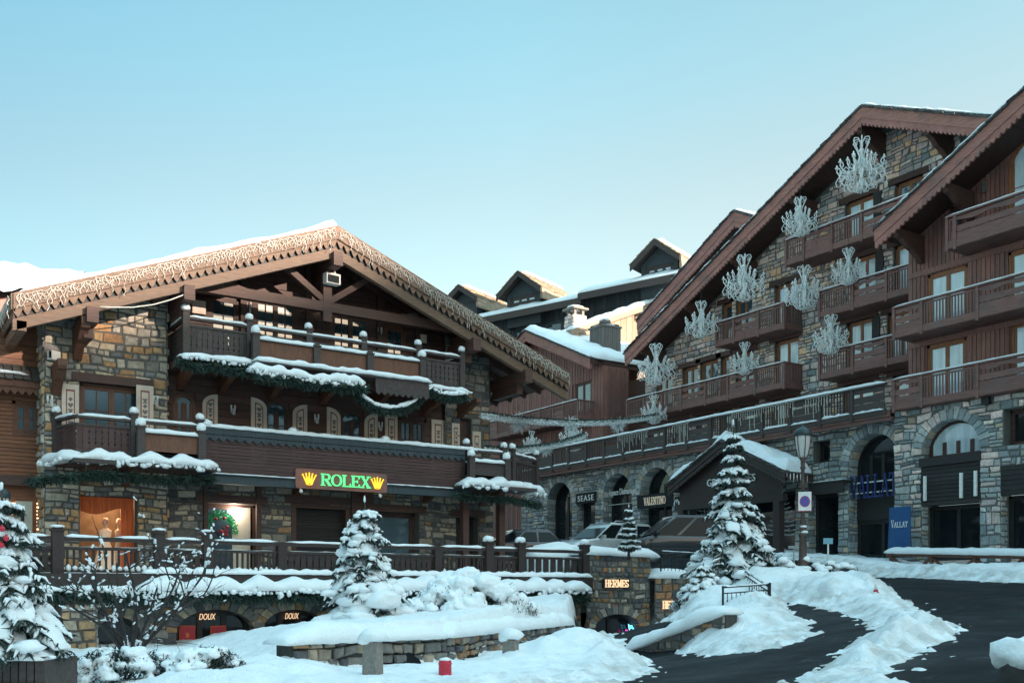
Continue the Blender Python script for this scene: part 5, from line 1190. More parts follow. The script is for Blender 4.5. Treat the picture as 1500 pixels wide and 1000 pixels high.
# ---------------- timber wing on the right
wing = thing('timber_hotel', 'reddish plank-clad hotel wing with three long balconies over pale stone arches', 'hotel', (37, 16, 1.4))
XTW, XTB, XTF, XS = 36.9, 35.6, 34.9, 36.0
aT0 = ha(1281, XTF); zT0 = hz(1281, 336, XTF); ST = (hz(1500, 132, XTF) - zT0) / (ha(1500, XTF) - aT0); aTR = -12.6
zw, wroof = rake(wing, HO, aTR, zT0 + ST * (aTR - aT0), ST, aT0, ST, aTR + 13, -XTF, 16, h1=.5, h2=.85, teeth_p=.2)
aw0 = ha(1331, XTW); W_ = lambda px0, px1, pyt, fl: (ha(px0, XTW), ha(px1, XTW), fl + .05, hz((px0 + px1) / 2, pyt, XTW), 0)
TF_ = [7.52, 10.45, 13.4]
TW = [W_(1358, 1417, 395, TF_[1]), W_(1357, 1415, 500, TF_[0]), W_(1476, 1530, 362, TF_[1]), W_(1480, 1535, 468, TF_[0]), W_(1392, 1412, 300, TF_[2] + .9)]
aAW = (ha(1476, XTW), ha(1560, XTW)); TWA = (aAW[0], aAW[1], TF_[2] + .05, hz(1515, 195, XTW), 1.1)
tq = MB(); tb = MB(); undw = lambda a: zw(a) - .36
wall_sheet(tq, HO, aw0, .5, 7.2, undw, TW + [TWA], -XTW - .03, .2); boards(tb, HO, aw0, -6, 7.3, undw, True, .19, -XTW - .02, -XTW + .015, TW + [(TWA[0], TWA[1], TWA[2], TWA[3], 0)], .24, .013, False)
for z in (TF_[1] - .45, TF_[2] - .5): tb.fbox(HO, aw0, -6, z, z + .22, -XTW + .01, -XTW + .06)
tw = part('timber_wall', tq, 'wood_red', wing); part('planking', tb, 'wood_red', tw)
WL = Fr((0, -aw0, 0), (1, 0, 0), (0, 1, 0)); q = MB(); wall_sheet(q, WL, XTW, XU + 1, 7.2, 15.2, [], 0, 0); part('side_wall', q, 'wood_red', wing)
for i, h in enumerate(TW): window(wing, HO, h[0], h[1], h[2], h[3], 2 if i != 4 else 1, 1, 1, 'wood_frame' if i != 4 else 'wood_h', 'pane_sky_tint' if i != 4 else 'pane', -XTW - .12, fw=.11, lw=.08)
window(wing, HO, TWA[0], TWA[1], TWA[2], TWA[3], 2, 1, 2, 'wood_frame', 'pane_sky_tint', -XTW - .12, 1.1, fw=.12, lw=.09)
hbalcony(wing, ha(1310, XTB), -8, XTB, XTW, TF_[0], [(1.6, 'p'), (3., 'b'), (4.2, 'p'), (2.6, 'b'), (4, 'p'), (3, 'b'), (4, 'p')], 'wood_redh', right=False)
hbalcony(wing, ha(1310, XTB), -8, XTB, XTW, TF_[1], [(1.6, 'p'), (3., 'b'), (4.2, 'p'), (2.6, 'b'), (4, 'p'), (3, 'b'), (4, 'p')], 'wood_redh', right=False)
hbalcony(wing, ha(1388, XTB), -8, XTB, XTW, TF_[2], [(.3, 'b'), (4.0, 'p'), (2.6, 'b'), (4, 'p'), (3, 'b')], 'wood_redh', right=False)
stm = MB(); st = MB(); a_ = lambda px: ha(px, XS)
BIG = (a_(1350), a_(1436), 1.0, hz(1393, 613, XS), (a_(1436) - a_(1350)) / 2); RU = (a_(1470), a_(1540), hz(1485, 651, XS), hz(1485, 597, XS), 0); RLo = (a_(1466), a_(1540), 1.0, hz(1480, 681, XS), 0)
wall_sheet(stm, HO, -26., .5, .2, TF_[0] - .2, [BIG, RU, RLo], -XS, .7); stones(st, HO, -26., -9, .6, TF_[0] - .22, [BIG, RU, RLo], -XS, (.14, .40), (.22, .66), PAL_ARC + PAL_HO[:4], .42, seed=31)
SJ = Fr((XS, 26., 0), (1, 0, 0), (0, 1, 0)); wall_sheet(stm, SJ, 0, .4, .2, TF_[0] - .2, [], 0, 0)
jambs(st, HO, [BIG, RLo], -XS, .45, PAL_ARC, 90); sw_ = part('stone_wall', stm, 'mortar_pale', wing); part('masonry', st, 'stone', sw_)
h = BIG; zb_ = hz(1393, 668, XS - .0); zc_ = hz(1393, 738, XS)
window(wing, HO, h[0] - .02, h[1] + .02, zb_, h[3] - .03, 4, 1, 1, 'wood_h', 'pane_sky_tint', -XS - .55, min((h[1] - h[0]) / 2, h[3] - zb_ - .05), name='arched_window')
q = MB(); boards(q, HO, h[0] - .05, h[1] + .02, zc_, zb_, False, .16, -XS - .4, -XS + .02); q.fbox(HO, h[0] - .05, h[1] + .05, zb_ - .30, zb_ + .04, -XS - .4, -XS + .10); part('sign_board', q, 'wood_black', wing)
window(wing, HO, h[0] - .02, h[1] + .02, 1.2, zc_, 2, 1, 1, 'wood_black', 'pane_shop', -XS - .6, name='shop_door')
h = RU; window(wing, HO, h[0], h[1], h[2], h[3], 2, 1, 1, 'wood_h', 'pane_shop', -XS - .5)
h = RLo; window(wing, HO, h[0], h[1], 1.2, h[3] - 1.1, 2, 1, 1, 'wood_black', 'pane_shop', -XS - .6, name='shop_front'); q = MB(); boards(q, HO, h[0], h[1], h[3] - 1.1, h[3], False, .2, -XS - .3, -XS - .0); part('shop_fascia', q, 'wood_black', wing)
cb = MB()
for px in (1352, 1425): a = ha(px, XTW); bracket(cb, HO, a, .22, -XTW, -XTF - .15, zw(a) - .6, 1.1)
part_each('console', cb, 'wood_h', wing)
p = atX(1444, 275, XTW); q = MB(); q.fbox(HO, -p.y - .07, -p.y + .07, p.z - .2, p.z + .2, -XTW + .04, -XTW + .16); part('wall_lamp', q, 'steel', wing)
p = atX(1445, 478, XTW); q = MB(); q.fbox(HO, -p.y - .33, -p.y + .33, p.z - .12, p.z + .12, -XTW + .03, -XTW + .08)
for k in range(5): q.fbox(HO, -p.y - .3, -p.y + .3, p.z - .1 + k * .04, p.z - .085 + k * .04, -XTW + .08, -XTW + .1)
part('vent_grille', q, 'wood_trim', wing)
p = atX(1448, 588, XS); q = MB(); q.box(p + Vector((-.15, 0, 0)), .2, .3, .25); part('spot_lamp', q, 'iron', wing)
# ---------------- hotel entrance porch
XP = 34.4
aP, zP = ha(1057, XP), hz(1057, 645, XP); aP0, aP1 = ha(978, XP), ha(1150, XP); sp = (zP - hz(978, 711, XP)) / (aP - aP0)
porch = thing('entrance_porch', 'snow topped gabled timber porch over the hotel entrance behind the tall spruce', 'porch', (35, 34, 1.2))
zp, pr = rake(porch, HO, aP, zP, sp, aP0, sp, aP1, -XP, XA - XP - .06, 'wood_grey', .42, h1=.3, h2=.55, rows=8, cols=10, teeth_p=.17)
q = MB(); wall_sheet(q, HO, aP0 + .5, aP1 - .5, 4.05, lambda a: zp(a) - .32, [], -XP - .35, 0); part('gable_wall', q, 'wood_dark2', porch)
q = MB(); q.fbox(HO, aP0 + .3, aP1 - .3, 3.95, 4.25, -XP - .5, -XP - .2); part('beam', q, 'wood_dark2', porch)
q = MB()
for a in (aP0 + .7, aP1 - .7): q.fbox(HO, a - .18, a + .18, .6, 3.95, -XP - .55, -XP - .2)
part_each('post', q, 'wood_dark2', porch)
q = MB(); q.box(atX(1157, 690, XP + .2) + Vector((0, 0, -.3)), .02, .02, .02); 
for k in range(7): o = HO(aP1 + .02, zp(aP1) - .02, -XP - .1 - k * .22); q.tube([o, o + UP * -R.uniform(.15, .5)], [.03, .004], 5)
part('icicles', q, 'snow', porch)
# ---------------- far timber wing
far_w = thing('timber_house', 'far reddish plank house with a snowy gable roof and wood-clad chimney behind the street garlands', 'house', (40, 57, 2))
XFF, XFW = 39., 40.; aF, zF = ha(769, XFF), hz(769, 484, XFF); SF = (zF - hz(864, 524, XFF)) / (ha(864, XFF) - aF); aF1 = ha(864, XFF)
zf_, fr_oof = rake(far_w, HO, aF, zF, SF, aF - 7.2, SF, aF1, -XFF, 11, h1=.45, h2=.75, snow=.35, rows=12, cols=18)
aFe = ha(884, XFW)
q = MB(); b2 = MB(); FWH = [(ha(842, XFW), ha(866, XFW), 11.1, hz(853, 560, XFW), 0)]
wall_sheet(q, HO, aF - 6.6, aFe, 1, lambda a: min(zf_(min(a, aF1)) - .36, 99), FWH, -XFW - .03, .2); boards(b2, HO, aF - 6.6, aFe, 1.2, lambda a: zf_(min(a, aF1)) - .4, True, .3, -XFW - .02, -XFW + .01, FWH, .2, .008, True)
RFa = Fr((0, -aFe, 0), (1, 0, 0), (0, -1, 0)); wall_sheet(q, RFa, XFW, XFW + 2, 1, zf_(aF1) - .36, [], -.03, 0); boards(b2, RFa, XFW, XFW + 2, 1.2, zf_(aF1) - .45, True, .3, -.02, .01, (), .2, .008, True)
w_ = part('timber_wall', q, 'wood_red', far_w); part('planking', b2, 'wood_red', w_)
h = FWH[0]; window(far_w, HO, h[0], h[1], h[2], h[3], 2, 1, 1, 'wood_h', 'pane', -XFW - .1)
hbalcony(far_w, ha(716, 38.7), ha(847, 38.7), 38.7, XFW, 11.05, [(1, 'p'), (1.4, 'b')] * 4, 'wood_redh'); hbalcony(far_w, ha(716, 38.7), ha(847, 38.7), 38.7, XFW, 8.2, [(1.4, 'b'), (1, 'p')] * 4, 'wood_redh')
q = MB(); s_ = MB(); pc_ = atD(886, 520, 68.5); cx_, cy = pc_.x, pc_.y; zc_0 = pc_.z - .3; q.box((cx_, cy, zc_0 + 1.1), 1.4, 1.4, 2.4); CF = Fr((cx_, cy, 0), (1, 0, 0), (0, -1, 0))
cq = MB()
for fr in (Fr((cx_, cy - .7, 0), (1, 0, 0), (0, -1, 0)), Fr((cx_ - .7, cy, 0), (0, -1, 0), (-1, 0, 0))): boards(cq, fr, -.73, .73, zc_0, zc_0 + 2.05, True, .17, 0, .04, (), .2, .008, True)
cq.box((cx_, cy, zc_0 + 2.1), 1.65, 1.65, .12); cq.box((cx_, cy, zc_0 + 2.4), .55, .55, .5); s_.blob((cx_, cy, zc_0 + 2.2), .8, .8, .15); s_.blob((cx_, cy, zc_0 + 2.68), .36, .36, .14)
ch = part('chimney', q, 'wood_grey', fr_oof); o = part('cladding', cq, 'wood_silver', far_w); part('chimney_snow', s_, 'snow', far_w)
# recess between the two buildings: back wall coloured dark for its shade
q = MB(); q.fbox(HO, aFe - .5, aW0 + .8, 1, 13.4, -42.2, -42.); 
single('recess_shade_wall', q, 'wood_h', 'plank wall coloured dark for the shade in the gap between the stone hotel and the far plank house', 'wall', (43.8, 48, 1))
# ---------------- rear gable behind the stone wing
XR2 = 42.5; a2, z2 = ha(1075, XR2), hz(1075, 309, XR2); a20 = ha(933, XR2); s2_ = (z2 - hz(933, 470, XR2)) / (a2 - a20)
rear = thing('gable_house', 'narrow reddish gable rising directly behind the stone hotel roof', 'house', (46, 42, 2))
zq, rr_ = rake(rear, HO, a2, z2, s2_, a20, s2_, a2 + 7, -XR2, 9, h1=.55, h2=.95, teeth_p=.24, rows=14, cols=14)
q = MB(); wall_sheet(q, HO, a20 + .8, a2 + 6, 2, lambda a: zq(a) - .4, [], -XR2 - 1.1, 0); part('timber_wall', q, 'wood_red', rear)
# ---------------- sunlit golden gable
Yg = 57.5; GD = Fr((0, 0, 0), (1, 0, 0), (0, -1, 0)); p0, p1 = atY(838, 484, Yg), atY(1042, 415, Yg)
gold = thing('golden_house', 'sunlit golden plank gable with a snowy roof edge above the far plank house', 'house', (50, 60, 2))
ztop = lambda a: lerp(p0.z, p1.z, (a - p0.x) / (p1.x - p0.x)); q = MB(); b2 = MB()
wall_sheet(q, GD, p0.x, p1.x + 3, 8, ztop, [], -Yg - .03, 0); boards(b2, GD, p0.x, p1.x + 3, 9, lambda a: ztop(a) - .1, True, .55, -Yg - .02, -Yg + .02, (), .2, .03, True)
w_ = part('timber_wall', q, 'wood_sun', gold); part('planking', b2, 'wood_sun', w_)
q = MB(); s_ = MB(); q.beam(GD(p0.x - .6, ztop(p0.x - .6) - .12, -Yg + .3), GD(p1.x + 2, ztop(p1.x + 2) - .12, -Yg + .3), .8, .45); s_.snow([GD(p0.x - .5, ztop(p0.x - .5) + .08, -Yg + .2), GD(p1.x + 2, ztop(p1.x + 2) + .08, -Yg + .2)], 1.3, .38, .3, .3)
q2 = MB(); q2.hexa([GD(p0.x - .6, p0.z - .4, -Yg - 8), GD(p1.x + 3, ztop(p1.x + 3) - .2, -Yg - 8), GD(p1.x + 3, ztop(p1.x + 3) - .2, -Yg), GD(p0.x - .6, p0.z - .4, -Yg), GD(p0.x - .6, p0.z - .2, -Yg - 8), GD(p1.x + 3, ztop(p1.x + 3), -Yg - 8), GD(p1.x + 3, ztop(p1.x + 3), -Yg), GD(p0.x - .6, p0.z - .2, -Yg)])
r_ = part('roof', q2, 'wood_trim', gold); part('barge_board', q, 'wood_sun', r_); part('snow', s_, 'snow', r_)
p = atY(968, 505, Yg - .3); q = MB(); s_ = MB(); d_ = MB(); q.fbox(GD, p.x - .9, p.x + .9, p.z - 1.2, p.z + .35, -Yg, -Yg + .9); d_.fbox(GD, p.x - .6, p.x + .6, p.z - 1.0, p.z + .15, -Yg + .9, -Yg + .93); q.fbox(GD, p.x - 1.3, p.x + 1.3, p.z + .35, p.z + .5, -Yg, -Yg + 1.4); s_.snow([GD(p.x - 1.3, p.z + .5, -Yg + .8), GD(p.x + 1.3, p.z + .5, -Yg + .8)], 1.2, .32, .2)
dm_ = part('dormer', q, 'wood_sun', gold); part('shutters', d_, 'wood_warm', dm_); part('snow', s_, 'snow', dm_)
# ---------------- house with dormers behind: fronts coloured for shade, right sides for sunlight
Od = atD(847, 437, 78); DU = Vector((.353, -.936, 0)).normalized(); DN = Vector((-.936, -.353, 0)).normalized(); DF = Fr((Od.x, Od.y, 0), DU, DN); ze_ = Od.z
dorm = thing('dormer_house', 'timber house in painted teal shade with three roof dormers high behind the chalet', 'house', DF(0, 5, -4))
def da(px, c=0.):
    """place along the facade seen at a picture column"""
    t = tt(px); dx, dy = FU + FV * t, FV - FU * t; o = DF.O + DN * c; A = np.array([[DU.x, -dx], [DU.y, -dy]]); r = np.linalg.solve(A, np.array([-o.x, -o.y])); return float(r[0]), float(r[1])
a_l, a_r = da(640)[0], da(1030)[0]
q = MB(); b2 = MB(); WS = [(da(752, -1.4)[0], da(848, -1.4)[0], ze_ - 2.4, ze_ - .9, 0), (da(870, -1.4)[0], da(905, -1.4)[0], ze_ - 2.2, ze_ - .8, 0)]
wall_sheet(q, DF, a_l, a_r + 6, ze_ - 14, ze_ + .6, WS, -1.43, .2); boards(b2, DF, a_l, a_r + 6, ze_ - 12, ze_ + .5, True, .4, -1.42, -1.39, WS, .22, .012, True)
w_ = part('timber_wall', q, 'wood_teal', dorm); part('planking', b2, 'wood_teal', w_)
for h in WS: window(dorm, DF, h[0], h[1], h[2], h[3], 4, 1, 1, 'wood_teal', 'pane', -1.55, fw=.14, lw=.12)
q = MB(); s_ = MB(); fb = MB()
for x0, x1, dz in ((a_l, da(852)[0], 0.), (da(848)[0], a_r + 6, .35)):
    q.hexa([DF(x0, ze_ + dz - .25, .1), DF(x1, ze_ + dz - .25, .1), DF(x1, ze_ + dz + 4.0, -12), DF(x0, ze_ + dz + 4.0, -12), DF(x0, ze_ + dz, .1), DF(x1, ze_ + dz, .1), DF(x1, ze_ + dz + 4.3, -12), DF(x0, ze_ + dz + 4.3, -12)])
    roof_snow(s_, [DF(x0, ze_ + dz, .1), DF(x1, ze_ + dz, .1), DF(x1, ze_ + dz + 4.3, -12), DF(x0, ze_ + dz + 4.3, -12)], .32, (40, 20), .4, .4); fb.fbox(DF, x0, x1, ze_ + dz - .55, ze_ + dz - .02, .1, .2)
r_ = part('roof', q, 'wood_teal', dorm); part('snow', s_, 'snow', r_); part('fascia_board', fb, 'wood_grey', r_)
def dormer(px0, px1, pyb, pya, pye, c=-2.6):
    """one roof dormer: front from px0 to px1, its base, apex and eave rows"""
    a0, d0 = da(px0, c); a1, d1 = da(px1, c); am = (a0 + a1) / 2; dm = (d0 + d1) / 2; zb = (HY - pyb) / F * dm; za = (HY - pya) / F * dm; zev = (HY - pye) / F * dm
    o = .55; w0, w1 = a0 + o, a1 - o; q = MB(); ws = (w0 + .35, w1 - .35, zb + .25, zev - .15, 0)
    top = lambda a: za - .35 - (za - zev) * abs(a - am) / ((a1 - a0) / 2)
    wall_sheet(q, DF, w0, w1, zb - 1.5, top, [ws], c, .2)
    q.quad(DF(w1, zb - 1.5, c), DF(w1, zb - 1.5, c - 5), DF(w1, zev - .1, c - 5), DF(w1, zev - .1, c)); q.quad(DF(w0, zb - 1.5, c), DF(w0, zb - 1.5, c - 5), DF(w0, zev - .1, c - 5), DF(w0, zev - .1, c))
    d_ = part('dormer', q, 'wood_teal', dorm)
    f_ = MB(); s2 = MB(); sh2 = MB()
    for ae in (a0, a1):
        f_.hexa([DF(ae, zev - .45, c + .7), DF(am, za - .45, c + .7), DF(am, za - .45, c + .8), DF(ae, zev - .45, c + .8), DF(ae, zev, c + .7), DF(am, za, c + .7), DF(am, za, c + .8), DF(ae, zev, c + .8)])
        f_.hexa([DF(ae, zev - .2, c + .7), DF(am, za - .2, c + .7), DF(am, za - .2, c - 5.5), DF(ae, zev - .2, c - 5.5), DF(ae, zev - .02, c + .7), DF(am, za - .02, c + .7), DF(am, za - .02, c - 5.5), DF(ae, zev - .02, c - 5.5)])
        shingle_rows(sh2, [DF(ae, zev, c + .85), DF(ae, zev, c - 5.5), DF(am, za, c - 5.5), DF(am, za, c + .85)], 6, 10, .06)
    for k in range(5):
        for j in range(9): sh2.fbox(DF, a1 - .1, a1 + .03 + .02 * (4 - k) + R.uniform(0, .015), zev - .85 + k * .17, zev - .85 + (k + 1.15) * .17, c + .7 - (j + 1) * .62, c + .7 - j * .62 - .02, tone(.25))
    s2.snow([DF(am, za - .05, c + .4), DF(am, za - .05, c - 5.4)], .9, .22, .3, .4)
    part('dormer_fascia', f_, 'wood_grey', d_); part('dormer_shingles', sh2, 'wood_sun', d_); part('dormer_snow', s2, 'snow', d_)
    window(dorm, DF, ws[0], ws[1], ws[2], ws[3], 3, 1, 1, 'wood_grey', 'pane_sky_tint', c - .1, fw=.16, lw=.12, name='dormer_window')
dormer(655, 706, 452, 420, 442, -.7); dormer(735, 800, 450, 400, 430, -.7); dormer(930, 1003, 407, 354, 385, -.7)
# stone chimney
d_ = 72; p = atD(843, 453, d_) - UP * 1.5; st = MB(); cap = MB(); s_ = MB(); st.box(p, 1.1, 1.1, 2.0, (.26, .25, .24))
for fr in (Fr((p.x, p.y - .55, 0), (1, 0, 0), (0, -1, 0)), Fr((p.x - .55, p.y, 0), (0, -1, 0), (-1, 0, 0))): stones(st, fr, -.55, .55, p.z - .9, p.z + .95, [], 0, (.2, .3), (.25, .45), PAL_HO, seed=5)
for dx, dy in ((-.35, -.35), (.35, -.35), (.35, .35), (-.35, .35)): cap.box(p + Vector((dx, dy, 1.2)), .2, .2, .4)
cap.box(p + Vector((0, 0, 1.46)), 1.35, 1.35, .14); s_.blob(p + Vector((0, 0, 1.55)), .7, .7, .2)
t = thing('stone_chimney', 'small pale stone chimney with an open cap and snow, above the far roofs', 'chimney', p - UP); part('stack', st, 'stone', t); part('cap', cap, 'concrete', t); part('snow', s_, 'snow', t)
# ================================================================ raised terrace in front of the chalet
YT0 = 27.55; TZ0 = .42
def tx(px, Y=YT0): return cxp(px, Y)
tx1 = tx(856)
terr = thing('terrace', 'raised timber terrace with a long brown railing over dark arched shops below the chalet', 'terrace', (10, 29, -1.7))
q = MB(); q.fbox(CH, -3, tx1, TZ0 - .3, TZ0, -YG + .02, -YT0 + .05); q.fbox(CH, -3, tx1 + .1, TZ0 - .42, TZ0 - .02, -YT0 - .05, -YT0 + .35); part('deck', q, 'wood_dark2', terr)
q = MB(); q.snow([CH(-3, TZ0, -YT0 - 1.3), CH(tx1, TZ0, -YT0 - 1.3)], 2.2, .06, .5, .5); part('deck_snow', q, 'snow', terr)
def trail(x0, x1, st):
    mb = MB(); inf = MB(); s_ = MB(); c = -YT0; h = .93
    mb.fbox(CH, x0, x1, TZ0 + h - .11, TZ0 + h, c - .08, c + .09); mb.fbox(CH, x0, x1, TZ0 + h - .34, TZ0 + h - .26, c - .05, c + .06); mb.fbox(CH, x0, x1, TZ0 + .02, TZ0 + .1, c - .05, c + .05)
    if st == 'cut': cut_boards(inf, CH, x0, x1, TZ0 + .1, TZ0 + h - .34, c - .02, c + .02, .19)
    else: bars(inf, CH, x0, x1, TZ0 + .1, TZ0 + h - .34, c - .02, c + .025, .155 if st == 'bars' else .3, .055 if st == 'bars' else .2)
    s_.snow([CH(x0 + .1, TZ0 + h, c), CH(x1 - .1, TZ0 + h, c)], .2, .07, .25, .5); s_.snow([CH(x0 + .1, TZ0 + h - .26, c), CH(x1 - .1, TZ0 + h - .26, c)], .12, .03, .2)
    x = x0 + .1
    while x < x1 - .1 and st == 'bars': s_.blob(CH(x, TZ0 + .12, c + .02), .07, .07, R.uniform(.05, .14), .2, 1); x += .155
    r = part('railing', mb, 'wood_dark2', terr); part('infill', inf, 'wood_dark2', r); part('snow', s_, 'snow', r)
secs = [(-40, 84, 'cut'), (84, 160, 'bars'), (160, 233, 'bars'), (233, 304, 'cut'), (304, 412, 'bars'), (412, 520, 'cut'), (520, 640, 'cut'), (640, 715, 'bars'), (715, 762, 'cut'), (762, 856, 'wide')]
for a, b, s_ in secs: trail(tx(a), tx(b), s_)
for px, capd in ((84, 1), (233, 1), (304, 1), (412, 0), (520, 0), (640, 0), (715, 1), (762, 1), (856, 1)):
    q = MB(); s_ = MB(); x = tx(px)
    if capd: post(q, s_, CH, x, TZ0 - .1, TZ0 + 1.06, -YT0, .27, .16 if px > 700 else .06)
    else: q.fbox(CH, x - .13, x + .13, TZ0 - .1, TZ0 + .83, -YT0 - .13, -YT0 + .13)
    p_ = part('post', q, 'wood_dark2', terr); part('snow_cap', s_, 'snow', p_) if s_.f else None
# ledge with deep snow and fir boughs below
q = MB(); q.fbox(CH, -3, tx1, TZ0 - .5, TZ0 - .42, -YT0 - .3, -26.95); part('ledge', q, 'wood_dark2', terr)
q = MB(); a = -3.
for px0, px1, w_, h_, y_ in ((-60, 205, .5, .14, 27.1), (200, 590, .85, .34, 27.1), (560, 858, .9, .40, 27.1)): q.snow([CH(cxp(px0, y_), TZ0 - .44, -y_), CH(cxp(px1, y_), TZ0 - .44, -y_)], w_, h_, .12, .6, drip=9)
q.snow([CH(tx(205), TZ0 + .02, -27.3), CH(tx(858), TZ0 + .02, -27.3)], .34, .15, .12, .6)
part('ledge_snow', q, 'snow', terr)
def fir_row(px0, px1, py, label):
    pts = [CH(cxp(lerp(px0, px1, k / 12), 26.9), czp(lerp(px0, px1, k / 12), py, 26.9) - .05 * abs(math.sin(k * 1.7)), -26.9) for k in range(13)]
    g = MB(); tufts(g, pts, .17, 560, .19, .022, .8); single('fir_garland', g, 'needle_g', label, 'garland', pts[0], 'fir boughs under the terrace ledge')
fir_row(70, 330, 868, 'dark fir boughs under the left part of the terrace ledge behind the bare shrub'); fir_row(330, 560, 869, 'dark fir boughs under the middle of the terrace ledge'); fir_row(570, 860, 872, 'dark fir boughs under the right part of the terrace ledge')
# shop storey below
YL = 27.75
def lx(px): return cxp(px, YL)
def la(px0, px1, pyt, rise=None): a0, a1 = lx(px0), lx(px1); return (a0, a1, -1.75, czp((px0 + px1) / 2, pyt, YL), rise or (a1 - a0) / 2)
LO = [la(140, 206, 903, .5), la(258, 372, 892, .62), la(386, 474, 892, .5), la(520, 600, 892, .5)]
stm = MB(); st = MB(); wall_sheet(stm, CH, -3, tx1, -2.2, TZ0 - .45, LO, -YL, .5); stones(st, CH, -1, tx1, -2.2, TZ0 - .47, LO, -YL, (.15, .3), (.2, .5), PAL_RU + [(.33, .2, .1), (.36, .29, .2)], .3, seed=41)
w_ = part('stone_wall', stm, 'mortar', terr); part('masonry', st, 'stone', w_)
stm = MB(); st = MB(); x0, x1 = cxp(90, 27.), cxp(142, 27.); stm.fbox(CH, x0, x1, -2.2, -.12, -YL, -27.02); stones(st, CH, x0, x1, -2.2, -.12, [], -27.0, (.16, .3), (.18, .42), [(.42, .27, .15), (.38, .31, .24), (.34, .20, .10), (.28, .25, .22)], seed=44); QR = Fr((x1, 27., 0), (0, 1, 0), (1, 0, 0)); stones(st, QR, 0, .75, -2.2, -.12, [], 0, (.16, .3), (.3, .4), PAL_CH, seed=45); w_ = part('stone_pillar', stm, 'mortar', terr); part('masonry', st, 'stone', w_)
for i, h in enumerate(LO):
    window(terr, CH, h[0] - .02, h[1] + .02, -1.75, h[3] - .02, 1 if i == 0 else 3, 1, 1, 'wood_black', 'pane_shop', -YL - .42, min(h[4], (h[1] - h[0]) / 2) if i == 0 else 0, name='shop_door' if i == 0 else 'shop_window')
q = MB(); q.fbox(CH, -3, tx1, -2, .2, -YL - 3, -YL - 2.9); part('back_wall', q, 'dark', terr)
def sign_text(name, label, fr, a, b, c, body, hgt, wid, m, depth=.03, shear=0., ser=False, board=None, boardm='wood_black', heights=None, spacing=1.):
    """lettering on its own, or on a board"""
    L_ = MB()
    if ser: serif(L_, fr, a, b, c + (.05 if board else 0), body, hgt, wid, depth, heights)
    else: letters(L_, fr, a, b, c + (.05 if board else 0), body, hgt, depth, wid, spacing, shear)
    loc = fr(a, b, c)
    if board:
        bw, bh = board; q = MB(); q.fbox(fr, a - bw / 2, a + bw / 2, b - bh / 2, b + bh / 2, c, c + .05, (1, 1, 1)); t = thing(name, label, 'sign', loc); part('board', q, boardm, t); part('lettering', L_, m, t); return t
    return single(name, L_, m, label, 'sign', loc)
p = atY(310, 903, YL - .1); sign_text('window_sign', 'glowing cream shop name above two red posters in an arched window under the terrace', CH, p.x, p.z, -YL - .30, 'DOUX', .17, .46, 'glow_cream', .02, .25)
p = atY(435, 902, YL - .1); sign_text('window_sign', 'glowing cream shop name in the arched window just left of the snowy central spruce', CH, p.x, p.z, -YL - .30, 'DOUX', .17, .42, 'glow_cream', .02, .25)
# awning
p0, p1 = atY(112, 884, YL - .7), atY(232, 884, YL - .7); q = MB(); s_ = MB(); L_ = MB()
q.hexa([CH(p0.x, p0.z - .12, -YL + .7), CH(p1.x, p0.z - .12, -YL + .7), CH(p1.x, p0.z + .1, -YL + .05), CH(p0.x, p0.z + .1, -YL + .05), CH(p0.x, p0.z + .10, -YL + .7), CH(p1.x, p0.z + .10, -YL + .7), CH(p1.x, p0.z + .32, -YL + .05), CH(p0.x, p0.z + .32, -YL + .05)])
s_.snow([CH(p0.x + .03, p0.z + .14, -YL + .42), CH(p1.x - .1, p0.z + .14, -YL + .42)], .62, .14, .2, .5); letters(L_, CH, lerp(p0.x, p1.x, .33), p0.z, -YL + .705, 'DOUX', .17, .01, .55, 1., .25)
t = thing('awning', 'dark awning with white slanted lettering and snow on top, behind the bare shrub', 'awning', p0); part('canvas', q, 'wood_black', t); part('lettering', L_, 'white_letter', t); part('snow', s_, 'snow', t)
for px, lab in ((280, 'red poster in the left half of the arched shop window under the terrace'), (326, 'red poster right of another red poster in the arched shop window under the terrace')):
    p = atY(px, 926, YL); q = MB(); f_ = MB(); q.fbox(CH, p.x - .2, p.x + .2, p.z - .22, p.z + .16, -YL - .38, -YL - .35); f_.fbox(CH, p.x - .22, p.x + .22, p.z - .24, p.z + .18, -YL - .40, -YL - .38); 
    d_ = MB(); d_.prism(CH, [(p.x + .07 * math.cos(k * .785) * (1 if k % 2 else .7), p.z - .08 + .07 * math.sin(k * .785)) for k in range(8)], -YL - .35, -YL - .345, (1, 1, 1))
    t = thing('poster', lab, 'poster', p, 'red posters in the shop window'); part('frame', f_, 'glow_orange', t); part('print', q, 'sign_red', t); part('motif', d_, 'glow_orange', t)
# ================================================================ shop displays of the chalet ground floor
h = OP[0]
sh_ = MB(); 
for k in range(26):
    x = lerp(h[0] + .05, h[1] - .05, (k + .5) / 26); sh_.fbox(CH, x - .04, x + .04, h[3] - .42 - .1 * math.sin(k * .24), h[3], -YG - .30, -YG - .24 + .02 * (k % 2))
t = thing('curtain', 'glowing orange pleated valance across the top of the left shop window of the chalet', 'curtain', CH((h[0] + h[1]) / 2, h[3], -YG - .3)); part('valance', sh_, 'glow_orange', t)
q = MB()
for k in range(7): x = h[1] - .05 - k * .055; q.fbox(CH, x - .03, x + .03, h[2], h[3] - .3, -YG - .3, -YG - .26 + .02 * (k % 2))
part('side_drape', q, 'glow_orange', t)
q = MB(); q.fbox(CH, h[0], h[1], h[2], h[3], -YG - 1.9, -YG - 1.85); single('display_backdrop', q, 'glow_room', 'dim warm-lit back wall inside the left shop window of the chalet', 'backdrop', CH((h[0] + h[1]) / 2, h[2], -YG - 1.9))
